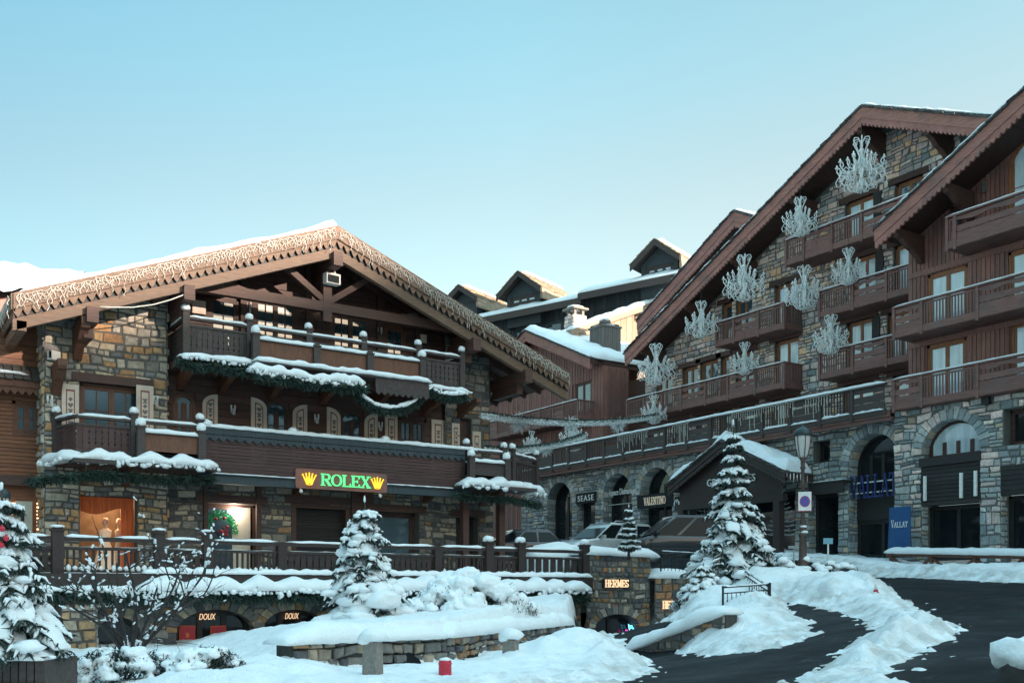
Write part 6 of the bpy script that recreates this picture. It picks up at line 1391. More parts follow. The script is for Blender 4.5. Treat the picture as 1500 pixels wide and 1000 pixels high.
def dress(px, sc, label, m):
    p = atY(px, 790, YG + .6); b = TZ0 + .05; q = MB(); n_ = MB()
    q.lathe(CH(p.x, b, -YG - .75), [(.36 * sc, .02), (.30 * sc, .3), (.20 * sc, .75), (.11 * sc, 1.02), (.15 * sc, 1.25), (.16 * sc, 1.36), (.06 * sc, 1.44)], 18); n_.lathe(CH(p.x, b, -YG - .75), [(.05, 1.42), (.05, 1.52), (.085, 1.58), (.09, 1.68), (.05, 1.76)], 12)
    t = thing('dressed_mannequin', label, 'mannequin', CH(p.x, b, -YG - .75), 'mannequins in the shop window'); part('dress', q, m, t); part('head', n_, 'plaster', t)
sl = bpy.data.lights.new('shop_light', 'POINT'); sl.energy = 34; sl.color = (1., .62, .32); sl.shadow_soft_size = .12; so = bpy.data.objects.new('shop_light', sl); COL.objects.link(so); so.location = CH((OP[0][0] + OP[0][1]) / 2 + .2, OP[0][3] - .25, -YG - .95)
dress(156, 1.15, 'mannequin in a long pale dress in the left shop window of the chalet', 'dress'); dress(176, .8, 'slim mannequin in a greyer dress beside the orange drape in the chalet shop window', 'plaster')
h = OP[1]; p = atY(325, 768, YG + .1); q = MB(); b_ = MB()
for k in range(420):
    a = R.uniform(0, math.pi); rr = R.uniform(.40, .60); x, z = p.x + .0 + math.cos(a) * rr, p.z - .28 + math.sin(a) * rr * 1.25; e = Vector((R.gauss(0, 1), R.gauss(0, .5), R.gauss(0, 1))).normalized() * .09; c_ = CH(x, z, -YG - .27 + R.uniform(-.04, .06)); s2 = Vector((e.z, 0, -e.x)) * .3; q.add([c_ - s2, c_ + s2, c_ + e], [(0, 1, 2)], tone(.4))
for k in range(9): a = R.uniform(0, 6.28); rr = R.uniform(.05, .45); b_.blob(CH(p.x + .1 + math.cos(a) * rr, p.z - .1 + math.sin(a) * rr, -YG - .2), .06, .06, .06, .02, 1)
t = thing('festive_arch', 'bright green festive arch with red baubles in the middle shop window', 'decoration', CH(p.x, h[2], -YG - .25)); part('greenery', q, 'green_bright', t); part_each('bauble', b_, 'sign_red', t)
q = MB(); q.fbox(CH, lerp(h[0], h[1], .58), h[1] - .1, h[2], h[3] - .05, -YG - .42, -YG - .40); single('reflection_panel', q, 'plaster', 'pale panel standing in for the snow reflection right of the green festive arch', 'panel', CH(h[1], h[2], -YG - .4))  # pale panel added for the snow reflected in the glass
sl = bpy.data.lights.new('shop_light', 'POINT'); sl.energy = 16; sl.color = (1., .86, .72); sl.shadow_soft_size = .1; so = bpy.data.objects.new('shop_light', sl); COL.objects.link(so); so.location = CH(lerp(OP[1][0], OP[1][1], .6), OP[1][3] - .2, -YG - .22)  # light added to brighten the pale panel; no lamp is seen here
# ---------------- sign with crowns
YS = YB - .14; p0, p1 = atY(433, 702, YS), atY(567, 704, YS); zc0, zc1 = czp(433, 685, YS), czp(433, 714, YS); sa, sb = p0.x, p1.x; zc_m = (zc0 + zc1) / 2; hh = zc0 - zc1
t = thing('crown_sign', 'brown timber shop sign with green letters between two yellow crowns', 'sign', CH((sa + sb) / 2, zc_m, -YS))
q = MB(); r_ = .09; P = []
for cx_, cz_, a0 in ((sb - r_, zc0 - r_, 0), (sa + r_, zc0 - r_, 90), (sa + r_, zc1 + r_, 180), (sb - r_, zc1 + r_, 270)):
    for k in range(5): a = math.radians(a0 + k * 22.5); P.append((cx_ + math.cos(a) * r_, cz_ + math.sin(a) * r_))
q.prism(CH, P, -YS - .1, -YS, (1.35, 1.15, 1.0)); part('board', q, 'wood_redh', t)
q = MB(); serif(q, CH, sa + (sb - sa) * .535, zc_m, -YS + .0, 'ROLEX', hh * .60, (sb - sa) * .55, .045); part('lettering', q, 'glow_green', t)
def crown(a, b, s):
    q = MB(); c = -YS
    for k in range(5):
        th = math.radians(-30 + 15 * k); x0, x1 = a + s * .24 * (k - 2) / 2 * .72, a + s * .52 * (k - 2) / 2; z0, z1 = b - s * .36, b + s * (.42 - .055 * abs(k - 2) ** 1.3)
        q.prism(CH, [(x0 - s * .075, z0), (x0 + s * .075, z0), (x1 + s * .022, z1), (x1 - s * .022, z1)], c, c + .04 + .001 * k, (1, 1, 1)); n = 8
        q.prism(CH, [(x1 + s * .05 * math.cos(2 * math.pi * j / n), z1 + s * .05 * math.sin(2 * math.pi * j / n)) for j in range(n)], c, c + .046 + .001 * k, (1, 1, 1))
    n = 16
    for j in range(n):
        t0, t1 = 2 * math.pi * j / n, 2 * math.pi * (j + 1) / n; E = lambda th, k: (a + math.cos(th) * s * .25 * k, b - s * .40 + math.sin(th) * s * .085 * k)
        q.prism(CH, [E(t0, 1), E(t1, 1), E(t1, .55), E(t0, .55)], c, c + .05 + .001 * (j % 2), (1, 1, 1))
    part('crown_emblem', q, 'glow_yellow', t)
crown(sa + (sb - sa) * .14, zc_m, hh * .68); crown(sa + (sb - sa) * .885, zc_m, hh * .66)
for px in (441, 557):
    p = atY(px, 719 if px < 500 else 726, YS); q = MB(); q.tube([p + Vector((0, .12, .12)), p + Vector((0, 0, .03)), p], .03, 6); q.blob(p, .07, .07, .07, .05, 1); single('sign_lamp', q, 'white_paint', 'small white lamp under the left end of the crown sign' if px < 500 else 'small white lamp under the right end of the crown sign', 'lamp', p)
# ================================================================ stone corner with the two lit letter signs
YH = 27.5; hx0, hx1 = cxp(859, YH) , cxp(952, YH)
corner = thing('stone_corner', 'square rubble stone corner building with a low arched doorway and a thick snow cap', 'building', (22.6, 28.5, -1.8))
DH = (cxp(871, YH), cxp(936, YH), -1.9, czp(903, 899, YH), .45)
stm = MB(); st = MB(); zt_h = czp(900, 812, YH)
wall_sheet(stm, CH, hx0, hx1, -2.2, zt_h, [DH], -YH, .55); stones(st, CH, hx0, hx1, -2.2, zt_h, [DH], -YH, (.13, .30), (.14, .44), PAL_RU + [(.36, .17, .08), (.42, .34, .27)], .30, seed=51, tooth=.03)
hx2 = cxp(1046, YH - .25); zt2 = czp(995, 846, YH - .25)
wall_sheet(stm, CH, hx1, hx2, -2.2, zt2, [], -YH + .25, 0); stones(st, CH, hx1, hx2, -2.2, zt2, [], -YH + .25, (.13, .30), (.14, .44), PAL_RU + [(.36, .17, .08), (.42, .34, .27)], 0, seed=52, tooth=.03)
q_ = Fr((hx1, YH, 0), (0, 1, 0), (1, 0, 0)); wall_sheet(stm, q_, 0, 1.5, -1, zt_h, [], 0, 0); stones(st, q_, 0, 1.5, .4, zt_h, [], 0, (.13, .3), (.2, .5), PAL_RU, seed=53)
stm.fbox(CH, hx0, hx1, zt_h - .1, zt_h - .01, -YH - 2, -YH - .01); stm.fbox(CH, hx1, hx2, zt2 - .1, zt2 - .01, -YH - 1.5, -YH + .24)
w_ = part('stone_wall', stm, 'mortar', corner); part('masonry', st, 'stone', w_)
q = MB(); q.snow([CH(hx0 - .1, zt_h, -YH - .55), CH(hx1 + .45, zt_h - .05, -YH - .55)], 1.5, .34, .15, .35); q.snow([CH(hx1 - .1, zt2, -YH - .1), CH(hx1 + 2., zt2, -YH - .1)], .95, .36, .15, .3); part('snow_cap', q, 'snow', corner)
h = DH; window(corner, CH, h[0] - .02, h[1] + .02, -1.9, h[3] - .02, 2, 1, 1, 'wood_black', 'pane_shop', -YH - .5, 0, name='arched_door')
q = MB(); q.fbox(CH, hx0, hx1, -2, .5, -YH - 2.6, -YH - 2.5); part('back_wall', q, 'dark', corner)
p = atY(900, 854, YH); sign_text('letter_sign', 'lit cream slab letters on a black strip above the arched stone doorway', CH, p.x, p.z, -YH + .07, 'HERMES', .27, 1.06, 'glow_cream', .04, ser=True, board=(1.2, .34), boardm='dark')
p = atY(985, 885, YH - .25); sign_text('letter_sign', 'lit cream slab letters low on the stone wall, half hidden by a snowy bush', CH, p.x, p.z, -YH + .32, 'HERMES', .29, 1.12, 'glow_cream', .05, ser=True)
p = atY(930, 927, YH); c = -YH - .30; q = MB(); q2 = MB(); S = lambda pts: [CH(p.x + x, p.z + z, c) for x, z in pts]
q.tube(S([(-.16, .12), (-.08, .02), (-.14, -.08), (-.2, -.2), (-.08, -.16), (.0, -.24), (.08, -.16), (.16, -.22)]), .018, 5); q.tube(S([(-.2, .0), (-.1, .1), (.0, -.02), (.1, -.12)]), .018, 5); q2.tube(S([(-.04, .32), (.0, .14), (.06, .02), (.14, .0), (.18, .1), (.16, .2)]), .018, 5); q2.tube(S([(-.02, .26), (.12, .26), (.12, .18), (.02, .18)]), .018, 5)
t = thing('neon_sign', 'small pink and cyan neon squiggle glowing inside the arched stone doorway', 'neon sign', p); part('pink_tube', q, 'glow_pink', t); part('cyan_tube', q2, 'glow_cyan', t)
# ================================================================ signs along the hotel arcade
XAo = XA - .06
def hs(px, py, X): q_ = atX(px, py, X); return -q_.y, q_.z
a, b = hs(859, 729, XAo); sign_text('shop_sign', 'black board with white capitals over the small doorway left of the arches', HO, a, b, -XAo, 'SEASE', .34, 1.5, 'white_letter', .03, board=(1.9, .62), boardm='dark', spacing=1.25)
a, b = hs(909, 721, XA + .3); t = sign_text('window_sign', 'pale serif lettering across the tall arch left of the small snowy fir', HO, a, b, -XA - .3, 'Espace Diamant', .46, 2.0, 'white_letter', .03)
lm = MB()
for k in range(16): o_ = HO(a - 1.1 + k * .15, b - .66, -XA - .3); lm.blob(o_, .03, .03, .03, 0, 1)
lm.tube([HO(a - 1.15, b - .64, -XA - .32), HO(a + 1.2, b - .64, -XA - .32)], .012, 4); single('light_string', lm, 'white_letter', 'short row of small bulbs under the pale serif shop lettering', 'string lights', HO(a, b - .66, -XA - .3))
a, b = hs(960, 733, XA - .02); sign_text('shop_sign', 'dark board with cream serif capitals across the third arch beside the porch', HO, a, b, -XA + .02, 'VALENTINO', .42, 1.75, 'letter_cream', .03, ser=True, board=(2.9, .75), boardm='dark')
a, b = hs(1004, 736, XA - .1); sign_text('shop_sign', 'small black board with a white ring emblem, under the left eave of the porch', HO, a + .12, b + .05, -XA + .1, 'altitude', .27, 1.05, 'white_letter', .03, board=(1.75, .62), boardm='dark')
q = MB(); n = 18
for j in range(n):
    if j in (3, 4): continue
    t0, t1 = 2 * math.pi * j / n, 2 * math.pi * (j + 1) / n; o = a - .60; E = lambda th, k: (o + math.cos(th) * .19 * k, b + .02 + math.sin(th) * .19 * k); q.prism(HO, [E(t0, 1), E(t1, 1), E(t1, .72), E(t0, .72)], -XA + .15, -XA + .18, (1, 1, 1))
q.prism(HO, [(o - .02, b + .02), (o + .02, b + .02), (o + .06, b + .24), (o + .02, b + .24)], -XA + .15, -XA + .18, (1, 1, 1)); letters(q, HO, a + .12, b - .17, -XA + .15, 'COURCHEVEL', .10, .03, 1.05); e_ = part('ring_emblem', q, 'white_letter', [o_ for o_ in COL.objects if o_.name.startswith('shop_sign') and o_.parent is None][-1])
a, b = hs(1070, 703, XP + .3); sign_text('hotel_sign', 'white capitals on the dark porch gable, partly hidden by the tall spruce', HO, a, b, -XP - .33, 'GRAND ALPES', .34, 3.1, 'white_letter', .05)
# big blue letters with white rails in the fourth arch
Xv = XA + .1; t = thing('letter_sign', 'large deep blue letters on two white rails across the dark fourth arch', 'sign', atX(1281, 712, Xv)); q = MB(); a0, b0 = hs(1244, 728, Xv); a1, b1 = hs(1317, 716, Xv)
w_ = a1 - a0; bm = hs(1281, 711, Xv)[1]; serif(q, HO, (a0 + a1) / 2, bm, -Xv, 'VALLAT', .98, w_ * .96, .06); part('lettering', q, 'blue_letter', t)
for dz in (.18, -.26):
    q = MB(); q.fbox(HO, a0 - .05, a1 + .05, bm + dz - .025, bm + dz + .025, -Xv - .08, -Xv - .02, (1, 1, 1)); part('rail', q, 'white_letter', t)
# blue banner
Xb = XA - 1.3; a0 = ha(1301, Xb); a1 = ha(1333, Xb); z0, z1 = hz(1316, 802, Xb), hz(1316, 742, Xb); t = thing('banner', 'blue shop banner with white lettering leaning beside the fourth arch', 'banner', HO((a0 + a1) / 2, z0, -Xb)); q = MB(); L_ = MB()
q.hexa([HO(a0 - .03, z0 - .3, -Xb - .03), HO(a1 + .0, z0 - .3, -Xb - .03), HO(a1, z0 - .3, -Xb), HO(a0 - .03, z0 - .3, -Xb), HO(a0 + .06, z1, -Xb - .03), HO(a1 + .02, z1, -Xb - .03), HO(a1 + .02, z1, -Xb), HO(a0 + .06, z1, -Xb)], (1, 1, 1)); part('panel', q, 'blue_banner', t)
serif(L_, HO, (a0 + a1) / 2 + .02, hz(1316, 768, Xb), -Xb + .002, 'VALLAT', .22, (a1 - a0) * .76, .012, [1.35, 1, 1, 1, 1, 1]); part('lettering', L_, 'white_letter', t); q = MB(); q.box(HO((a0 + a1) / 2, z0 - .35, -Xb), .4, a1 - a0, .06); part('foot', q, 'iron', t)
# three upright white letter bars
for px, p0_, p1_, lab in ((1354, 697, 733, 'leftmost upright white bar on the black board under the right arched window'), (1407, 692, 729, 'middle upright white bar on the black board under the right arched window'), (1428, 689, 726, 'rightmost upright white bar on the black board under the right arched window')):
    q = MB(); a = ha(px, XS - .12); q.fbox(HO, a - .055, a + .055, hz(px, p1_, XS - .12), hz(px, p0_, XS - .12), -XS + .04, -XS + .12, (1, 1, 1)); single('sign_bar', q, 'white_letter', lab, 'sign', HO(a, hz(px, p1_, XS), -XS + .08), 'upright white sign bars')
# small canopy sign left of the fourth arch
a, b = hs(1212, 715, XA - .5); q = MB(); s_ = MB(); q.fbox(HO, a - .9, a + 1.0, b + .22, b + .3, -XA + .02, -XA + .7); q.fbox(HO, a - .9, a + 1.0, b - .25, b + .22, -XA + .62, -XA + .68); s_.snow([HO(a - .9, b + .3, -XA + .4), HO(a + 1., b + .3, -XA + .4)], .6, .06, .2)
t = thing('door_canopy', 'thin dark canopy dusted with snow over the doorway left of the fourth arch', 'canopy', HO(a, b, -XA + .4)); part('hood', q, 'wood_black', t); part('snow', s_, 'snow', t)
# ================================================================ lanterns and road signs
def lantern(loc, label, sc=1., rz=0.):
    t = thing('street_lamp', label, 'street lamp', loc, 'old style street lamps'); q = MB(); g = MB(); s_ = MB(); cp_ = MB(); Z = loc
    q.lathe((0, 0, 0), [(.22, -.3), (.22, .05), (.18, .10), (.14, .30), (.15, .34), (.12, .40), (.10, 1.05), (.13, 1.08), (.13, 1.14), (.075, 1.18), (.11, 1.3), (.07, 1.40), (.10, 1.5), (.06, 1.62), (.058, 2.55), (.08, 2.6), (.055, 2.66), (.055, 3.05), (.09, 3.1), (.06, 3.16), (.07, 3.32), (.115, 3.4)], 12)
    g.lathe((0, 0, 0), [(.10, 3.40), (.15, 3.5), (.20, 3.75), (.225, 3.98), (.235, 4.06)], 12); 
    for k in range(6): th = k * math.pi / 3; q.tube([Vector((math.cos(th) * r, math.sin(th) * r, z)) for r, z in ((.11, 3.4), (.158, 3.5), (.21, 3.75), (.24, 4.06))], .012, 5)
    cp_.lathe((0, 0, 0), [(.27, 4.05), (.285, 4.08), (.25, 4.18), (.17, 4.27), (.05, 4.32), (.03, 4.38)], 14); s_.blob((.0, -.02, 1.36), .10, .10, .05); s_.blob((.03, -.03, 1.2), .12, .10, .06); s_.blob((.06, -.05, .4), .16, .14, .10); s_.blob((0, 0, .12), .26, .26, .1)
    part('post', q, 'iron_brown', t, True); part('lantern_glass', g, 'lamp_glass', t, True); part('cap', cp_, 'iron_teal', t, True); part('snow', s_, 'snow', t, True); t.rotation_euler.z = rz; t.scale = (sc,) * 3; return t
M['iron_brown'] = mat('lamp_iron_brown', (.085, .052, .045), .5, 8, .4, .15, metal=.2); M['iron_teal'] = mat('lamp_cap', (.03, .05, .055), .45, 8, .3, .1, metal=.3)
lb = atD(1176, 838, 30.5); lantern(lb, 'tall brown street lamp carrying a no stopping sign beside the snowy spruce', 1.02)
lantern(atD(-1, 960, 24.), 'pale lantern of a street lamp beside the warm timber cabin', .93)
# no-stopping plate: faces the viewer
def facing(c): d = Vector((-c.x, -c.y, 0)).normalized(); return Fr(c, (d.y * -1, d.x, 0) if False else Vector((-d.y, d.x, 0)), d)
c_ = atD(1179, 734, 30.2); nf = facing(c_); o = nf
if (nf.u.x * FV - nf.u.y * FU) < 0: nf = Fr(c_, -nf.u, nf.n)
t = thing('no_stopping_sign', 'white square no stopping sign with a red edge fixed to the street lamp', 'sign', c_); q = MB(); q.prism(nf, [(-.2, -.29), (.2, -.29), (.2, .29), (-.2, .29)], -.02, 0, (1, 1, 1)); part('plate', q, 'white_letter', t)
q = MB()
for x0, x1, z0, z1 in ((-.2, .2, -.29, -.275), (-.2, -.188, -.275, .29), (.188, .2, -.275, .29)): q.prism(nf, [(x0, z0), (x1, z0), (x1, z1), (x0, z1)], 0, .004, (1, 1, 1))
n = 24
for j in range(n): t0, t1 = 2 * math.pi * j / n, 2 * math.pi * (j + 1) / n; q.prism(nf, [(math.cos(t0) * .15, math.sin(t0) * .17), (math.cos(t1) * .15, math.sin(t1) * .17), (math.cos(t1) * .126, math.sin(t1) * .146), (math.cos(t0) * .126, math.sin(t0) * .146)], 0, .006, (1, 1, 1))
for s2 in (-1, 1): q.prism(nf, [(-.08 * s2 - .009, -.1), (-.08 * s2 + .009, -.1), (.08 * s2 + .009, .1), (.08 * s2 - .009, .1)], .006, .010 + .001 * s2, (1, 1, 1))
part('red_ring', q, 'sign_red', t); q = MB(); q.prism(nf, [(math.cos(2 * math.pi * j / n) * .126, math.sin(2 * math.pi * j / n) * .146) for j in range(n)], 0, .005, (1, 1, 1)); part('blue_disc', q, 'sign_blue', t)
for px, py, w_, h_, m, lab, d_ in ((1213, 792, .30, .19, 'sign_pale_blue', 'small pale blue sign on a thin post left of the fourth arch', 33), (1163, 801, .36, .1, 'steel', 'small grey street sign on a thin post just left of the street lamp', 33)):
    M.setdefault('sign_pale_blue', mat('sign_pale_blue', (.22, .42, .52), .5, 6, .1, .02)); c_ = atD(px, py, d_); nf = facing(c_); nf = nf if (nf.u.x * FV - nf.u.y * FU) > 0 else Fr(c_, -nf.u, nf.n)
    t = thing('street_sign', lab, 'sign', c_ - UP * .9, 'small street signs'); q = MB(); q.prism(nf, [(-w_ / 2, -h_ / 2), (w_ / 2, -h_ / 2), (w_ / 2, h_ / 2), (-w_ / 2, h_ / 2)], 0, .03, (1, 1, 1)); part('plate', q, m, t); q = MB(); q.tube([c_ + UP * -.9, c_ + UP * -.05], .03, 6); part('post', q, 'white_paint' if px > 1200 else 'steel', t)
# ================================================================ trees and shrubs
def spruce(loc, h, r, label, layers=10, seed=1, per=7, droop=.3, base=.06, power=.82, heavy=1., cover=.85, name='spruce_tree', group='snow covered spruces', fuzz=1., lumps=2):
    """trunk, drooping boughs with needle sprays, and snow lying along each bough"""
    rr = random.Random(seed); t = thing(name, label, 'tree', loc, group); tr = MB(); nd = MB(); sn = MB(); kf = (h / 3) ** .5
    tr.tube([(0, 0, -.3), (0, 0, h * .5), (0.01, 0, h)], [r * .085 + .02, r * .05 + .012, .008], 8); part('trunk', tr, 'bark', t, True)
    for L in range(layers):
        f = (L + rr.uniform(-.12, .12)) / layers; z = h * (base + (.97 - base) * max(0, f)); ln = r * (1 - max(0, f)) ** power + .04; n = max(4, int(per * (1 - f * .4) + .5)); off = rr.uniform(0, 6.28)
        for k in range(n):
            th = 2 * math.pi * (k + rr.uniform(-.32, .32)) / n + off; l = ln * rr.uniform(.66, 1.14); d = Vector((math.cos(th), math.sin(th), 0)); sd = Vector((-d.y, d.x, 0)); dr = droop * rr.uniform(.6, 1.4); m = 7; zb = z + rr.uniform(-.05, .05) * h / layers * 3; P = []
            for i in range(m + 1):
                q = i / m; P.append(d * l * q + sd * (.06 * l * math.sin(q * 3 + seed)) + UP * (zb + .16 * l * q - dr * l * q * q * 1.35))
            nd.tube(P, [.02 * (1 - .8 * i / m) * kf for i in range(m + 1)], 4, (.8, .6, .5))
            for i in range(1, m + 1):
                q = i / m; p = P[i]; wl = l * .40 * (1 - .55 * q) + .06 * kf
                for s in (-1, 1):
                    for j in range(3):
                        o = p + d * (l / m) * (j / 3 - .6); e = o + (sd * s * rr.uniform(.5, 1.) + d * rr.uniform(.25, .8)) * wl + UP * (-wl * rr.uniform(.25, .75)); w = (e - o).cross(UP).normalized() * .026 * kf; c = rr.uniform(.45, 1.6); cc = (c, c * rr.uniform(.9, 1.1), c)
                        mid = o.lerp(e, .5) + UP * .02; nd.add([o - w * .5, o + w * .5, mid + w * 1.3, e, mid - w * 1.3], [(0, 1, 2, 3, 4)], cc)
                        if rr.random() < .42 * cover: sn.tube([o.lerp(e, .1) + UP * .02, mid + UP * .028, o.lerp(e, .88) + UP * .015], [.018 * kf, rr.uniform(.022, .042) * kf, .010 * kf], 5)
                        for u in range(int(4 * fuzz)):
                            a = o.lerp(e, rr.uniform(.15, 1.)); b = a + Vector((rr.gauss(0, .8), rr.gauss(0, .8), rr.gauss(-1.1, .6))).normalized() * .12 * kf * rr.uniform(.6, 1.3); v = (b - a).cross(d).normalized() * .013 * kf; nd.add([a - v, a + v, b], [(0, 1, 2)], cc)
            if rr.random() < cover:
                i0 = 1 if l > .35 else 0; Q = [P[i] + UP * .02 for i in range(i0, m + 1)]; w_ = l * .44 * rr.uniform(.7, 1.2) * heavy + .03; h_ = (.055 + .12 * l) * rr.uniform(.6, 1.3) * heavy
                cut = rr.randint(0, 2); Q = Q[:len(Q) - cut] if len(Q) - cut > 2 else Q
                sn.snow(Q, w_, h_, .07 * kf, .8, .025)
                for j in range(lumps):
                    p = P[rr.randint(2, m)] + sd * rr.uniform(-.3, .3) * w_; s_ = w_ * rr.uniform(.28, .55); sn.blob(p + UP * s_ * .2, s_ * rr.uniform(.8, 1.4), s_ * rr.uniform(.8, 1.4), s_ * rr.uniform(.5, .8), .42, 2, freq=1.8, flat=.3)
                for j in range(3):
                    p = P[rr.randint(1, m)] + sd * rr.choice((-1, 1)) * rr.uniform(.4, .8) * w_ - UP * rr.uniform(0, .12) * l; s_ = .03 * kf * rr.uniform(.6, 1.6); sn.blob(p, s_ * 1.4, s_ * 1.2, s_ * .8, .4, 1)
    sn.blob((0, 0, h - .02), .03 * kf, .03 * kf, .09 * kf, .3, 1)
    part('crown', nd, 'needle', t, True); part('snow', sn, 'snow', t, True); return t
_o = random.uniform
def ground(px, py, d): return atD(px, py, d)
p = atD(534, 914, 22.2); spruce(p, 2.78, .98, 'squat central spruce bowed under thick white snow in front of the terrace', 10, 4, 9, .44, .05, .62, 1.2, 1.0, lumps=3)
p = atD(1074, 836, 31.); spruce(p, 4.6, 1.38, 'tall spruce with snowy tiers in front of the hotel porch', 13, 9, 10, .36, .03, 1.08, .95, .97, lumps=2)
p = atD(2, 962, 14.0); spruce(p, 2.4, .86, 'snowy spruce with red baubles in a wooden planter by the photo edge', 10, 14, 9, .34, .10, .7, .95, .95, fuzz=1.4, lumps=2)
for px, py in ((3, 774), (9, 788), (2, 798)):
    bb = MB(); o_ = atD(px, py, 13.55); bb.blob(o_, .04, .04, .04, 0, 2); bb.tube([o_ + UP * .035, o_ + UP * .055], .012, 6); single('bauble', bb, 'red', 'red bauble hung on the snowy spruce in the wooden planter', 'bauble', o_, 'red baubles on the planter spruce')
p = atD(921, 806, 33.5); spruce(p, 1.5, .36, 'small thin snowy fir on the snow cap of the stone corner', 7, 21, 5, .1, .05, .8, .9, .8, lumps=2)
p = atD(1030, 872, 29.); spruce(p, 1.0, .62, 'low snow clotted fir beside the second lit letter sign', 5, 23, 7, .3, .05, .8, 1., .9)
# wooden planter
pc = atD(0, 1000, 14.); PF = Fr(pc, Vector((FV, -FU, 0)).normalized(), Vector((-FU, -FV, 0)).normalized()); t = thing('wooden_planter', 'grey slatted wooden planter with a snowy rim at the lower left corner', 'planter', pc); q = MB(); s_ = MB(); zt = atD(0, 963, 14.).z - pc.z
boards(q, PF, -1.1, .82, -.35, zt, True, .105, .45, .49); q.fbox(PF, -1.1, .84, zt - .36, zt - .30, .49, .53); q.fbox(PF, -1.1, .86, zt, zt + .05, .40, .54); q.fbox(PF, .78, .86, -.35, zt, -.5, .5); part('slats', q, 'wood_grey', t)
q = MB(); q.fbox(PF, -1.1, .78, zt - .2, zt - .05, -.5, .45); part('soil', q, 'rock', t); s_.snow([PF(-1.1, zt + .02, .2), PF(.86, zt + .02, .2)], .9, .16, .1, .7); part('snow', s_, 'snow', t)
M['snow_mass'] = mat('snow_mass', (.86, .875, .89), .6, 3.5, .04, .6, bs=16., spec=.25)
for nd_ in M['snow_mass'].node_tree.nodes:   # merged surfaces carry no face colours
    if nd_.type == 'MIX' and nd_.blend_type == 'MULTIPLY': nd_.inputs[0].default_value = 0
def bush(loc, rx, ry, rz_, label, n=26, seed=1, br=.30, needles=900, name='snowy_bush', group='snow loaded bushes', m='needle'):
    rr = random.Random(seed); t = thing(name, label, 'bush', loc, group); g = MB(); s_ = MB(); tw = MB()
    for k in range(9): th = rr.uniform(0, 6.28); tw.tube([(0, 0, -.2), Vector((math.cos(th) * rx * .4, math.sin(th) * ry * .4, rz_ * .5)), Vector((math.cos(th) * rx * .75, math.sin(th) * ry * .75, rz_ * rr.uniform(.5, .9)))], [.025, .016, .006], 5)
    for k in range(needles):
        th = rr.uniform(0, 6.28); ph = math.acos(rr.uniform(0, 1)); u = rr.uniform(.72, 1.08); o = Vector((math.cos(th) * math.sin(ph) * rx, math.sin(th) * math.sin(ph) * ry, math.cos(ph) * rz_)) * u; e = o + Vector((rr.gauss(0, 1), rr.gauss(0, 1), rr.gauss(-.3, .8))).normalized() * rr.uniform(.05, .13); w = (e - o).cross(UP).normalized() * .016 if (e - o).cross(UP).length > 1e-5 else Vector((.01, 0, 0)); f = rr.uniform(.5, 1.5); g.add([o - w, o + w, e], [(0, 1, 2)], (f, f, f))
    for k in range(n):
        th = rr.uniform(0, 6.28); ph = math.acos(rr.uniform(.0, 1)); o = Vector((math.cos(th) * math.sin(ph) * rx, math.sin(th) * math.sin(ph) * ry, math.cos(ph) * rz_)) * rr.uniform(.75, .98); b = br * rr.uniform(.5, 1.15); s_.blob(o + UP * b * .25, b * rr.uniform(.9, 1.3), b * rr.uniform(.9, 1.3), b * .72, .32, 2, freq=1.8, flat=.3)
    part('stems', tw, 'twig', t, True); part('foliage', g, m, t, True); o = part('snow', s_, 'snow', t, True)
    if rx > .6:   # let the clumps settle into one lying mass
        o.data.materials[0] = M['snow_mass']; rm = o.modifiers.new('merge', 'REMESH'); rm.mode = 'VOXEL'; rm.voxel_size = .028; rm.use_smooth_shade = True
        sm = o.modifiers.new('settle', 'SMOOTH'); sm.factor = .5; sm.iterations = 7
        tx_ = bpy.data.textures.new('snow_grain', 'CLOUDS'); tx_.noise_scale = .11; dm_ = o.modifiers.new('grain', 'DISPLACE'); dm_.texture = tx_; dm_.strength = .07; dm_.mid_level = .5
    return t
bush(atD(690, 898, 24.6), 1.5, 1.0, .86, 'wide rounded bush buried in snow beside the central spruce', 95, 2, .31, 3600)
bush(atD(742, 900, 25.4), .85, .7, .45, 'snow buried bush with dark needles showing at the right end of the garden bed', 30, 12, .2, 1400)
bush(atD(625, 902, 24.), .7, .6, .35, 'low snow heaped bush touching the central spruce', 24, 6, .2, 800)
bush(atD(172, 996, 15.6), .78, .55, .50, 'wide snow loaded shrub with dark needles, beside the wooden planter', 46, 3, .14, 2600)
bush(atD(300, 992, 15.8), .66, .5, .46, 'snow loaded shrub with dark twigs showing, in the foreground snow bank', 38, 4, .13, 2600)
bush(atD(250, 985, 17.), .42, .4, .34, 'small snow covered shrub between two larger snowy shrubs', 18, 5, .12, 700)
bush(atD(1003, 893, 29.4), .55, .45, .42, 'bush with a round white snow cap in front of the second lit letter sign', 10, 7, .26, 500)
bush(atD(1045, 858, 30), .5, .5, .5, 'snowy bush beside the start of the iron stair railing', 10, 8, .2, 700)
for i, (px, py, r_, lab) in enumerate(((1128, 832, .6, 'low snowy shrub between the tall spruce and the street lamp'), (1208, 838, .38, 'small snowy shrub just right of the street lamp base'), (1238, 838, .36, 'small snowy shrub beside the road edge, right of the lamp'), (1097, 836, .45, 'low snowy shrub under the right side of the tall spruce'), (1150, 838, .4, 'small snowy shrub left of the street lamp base'))): bush(atD(px, py, 30.5), r_, r_, r_ * .75, lab, 10, 30 + i, r_ * .38, 500)
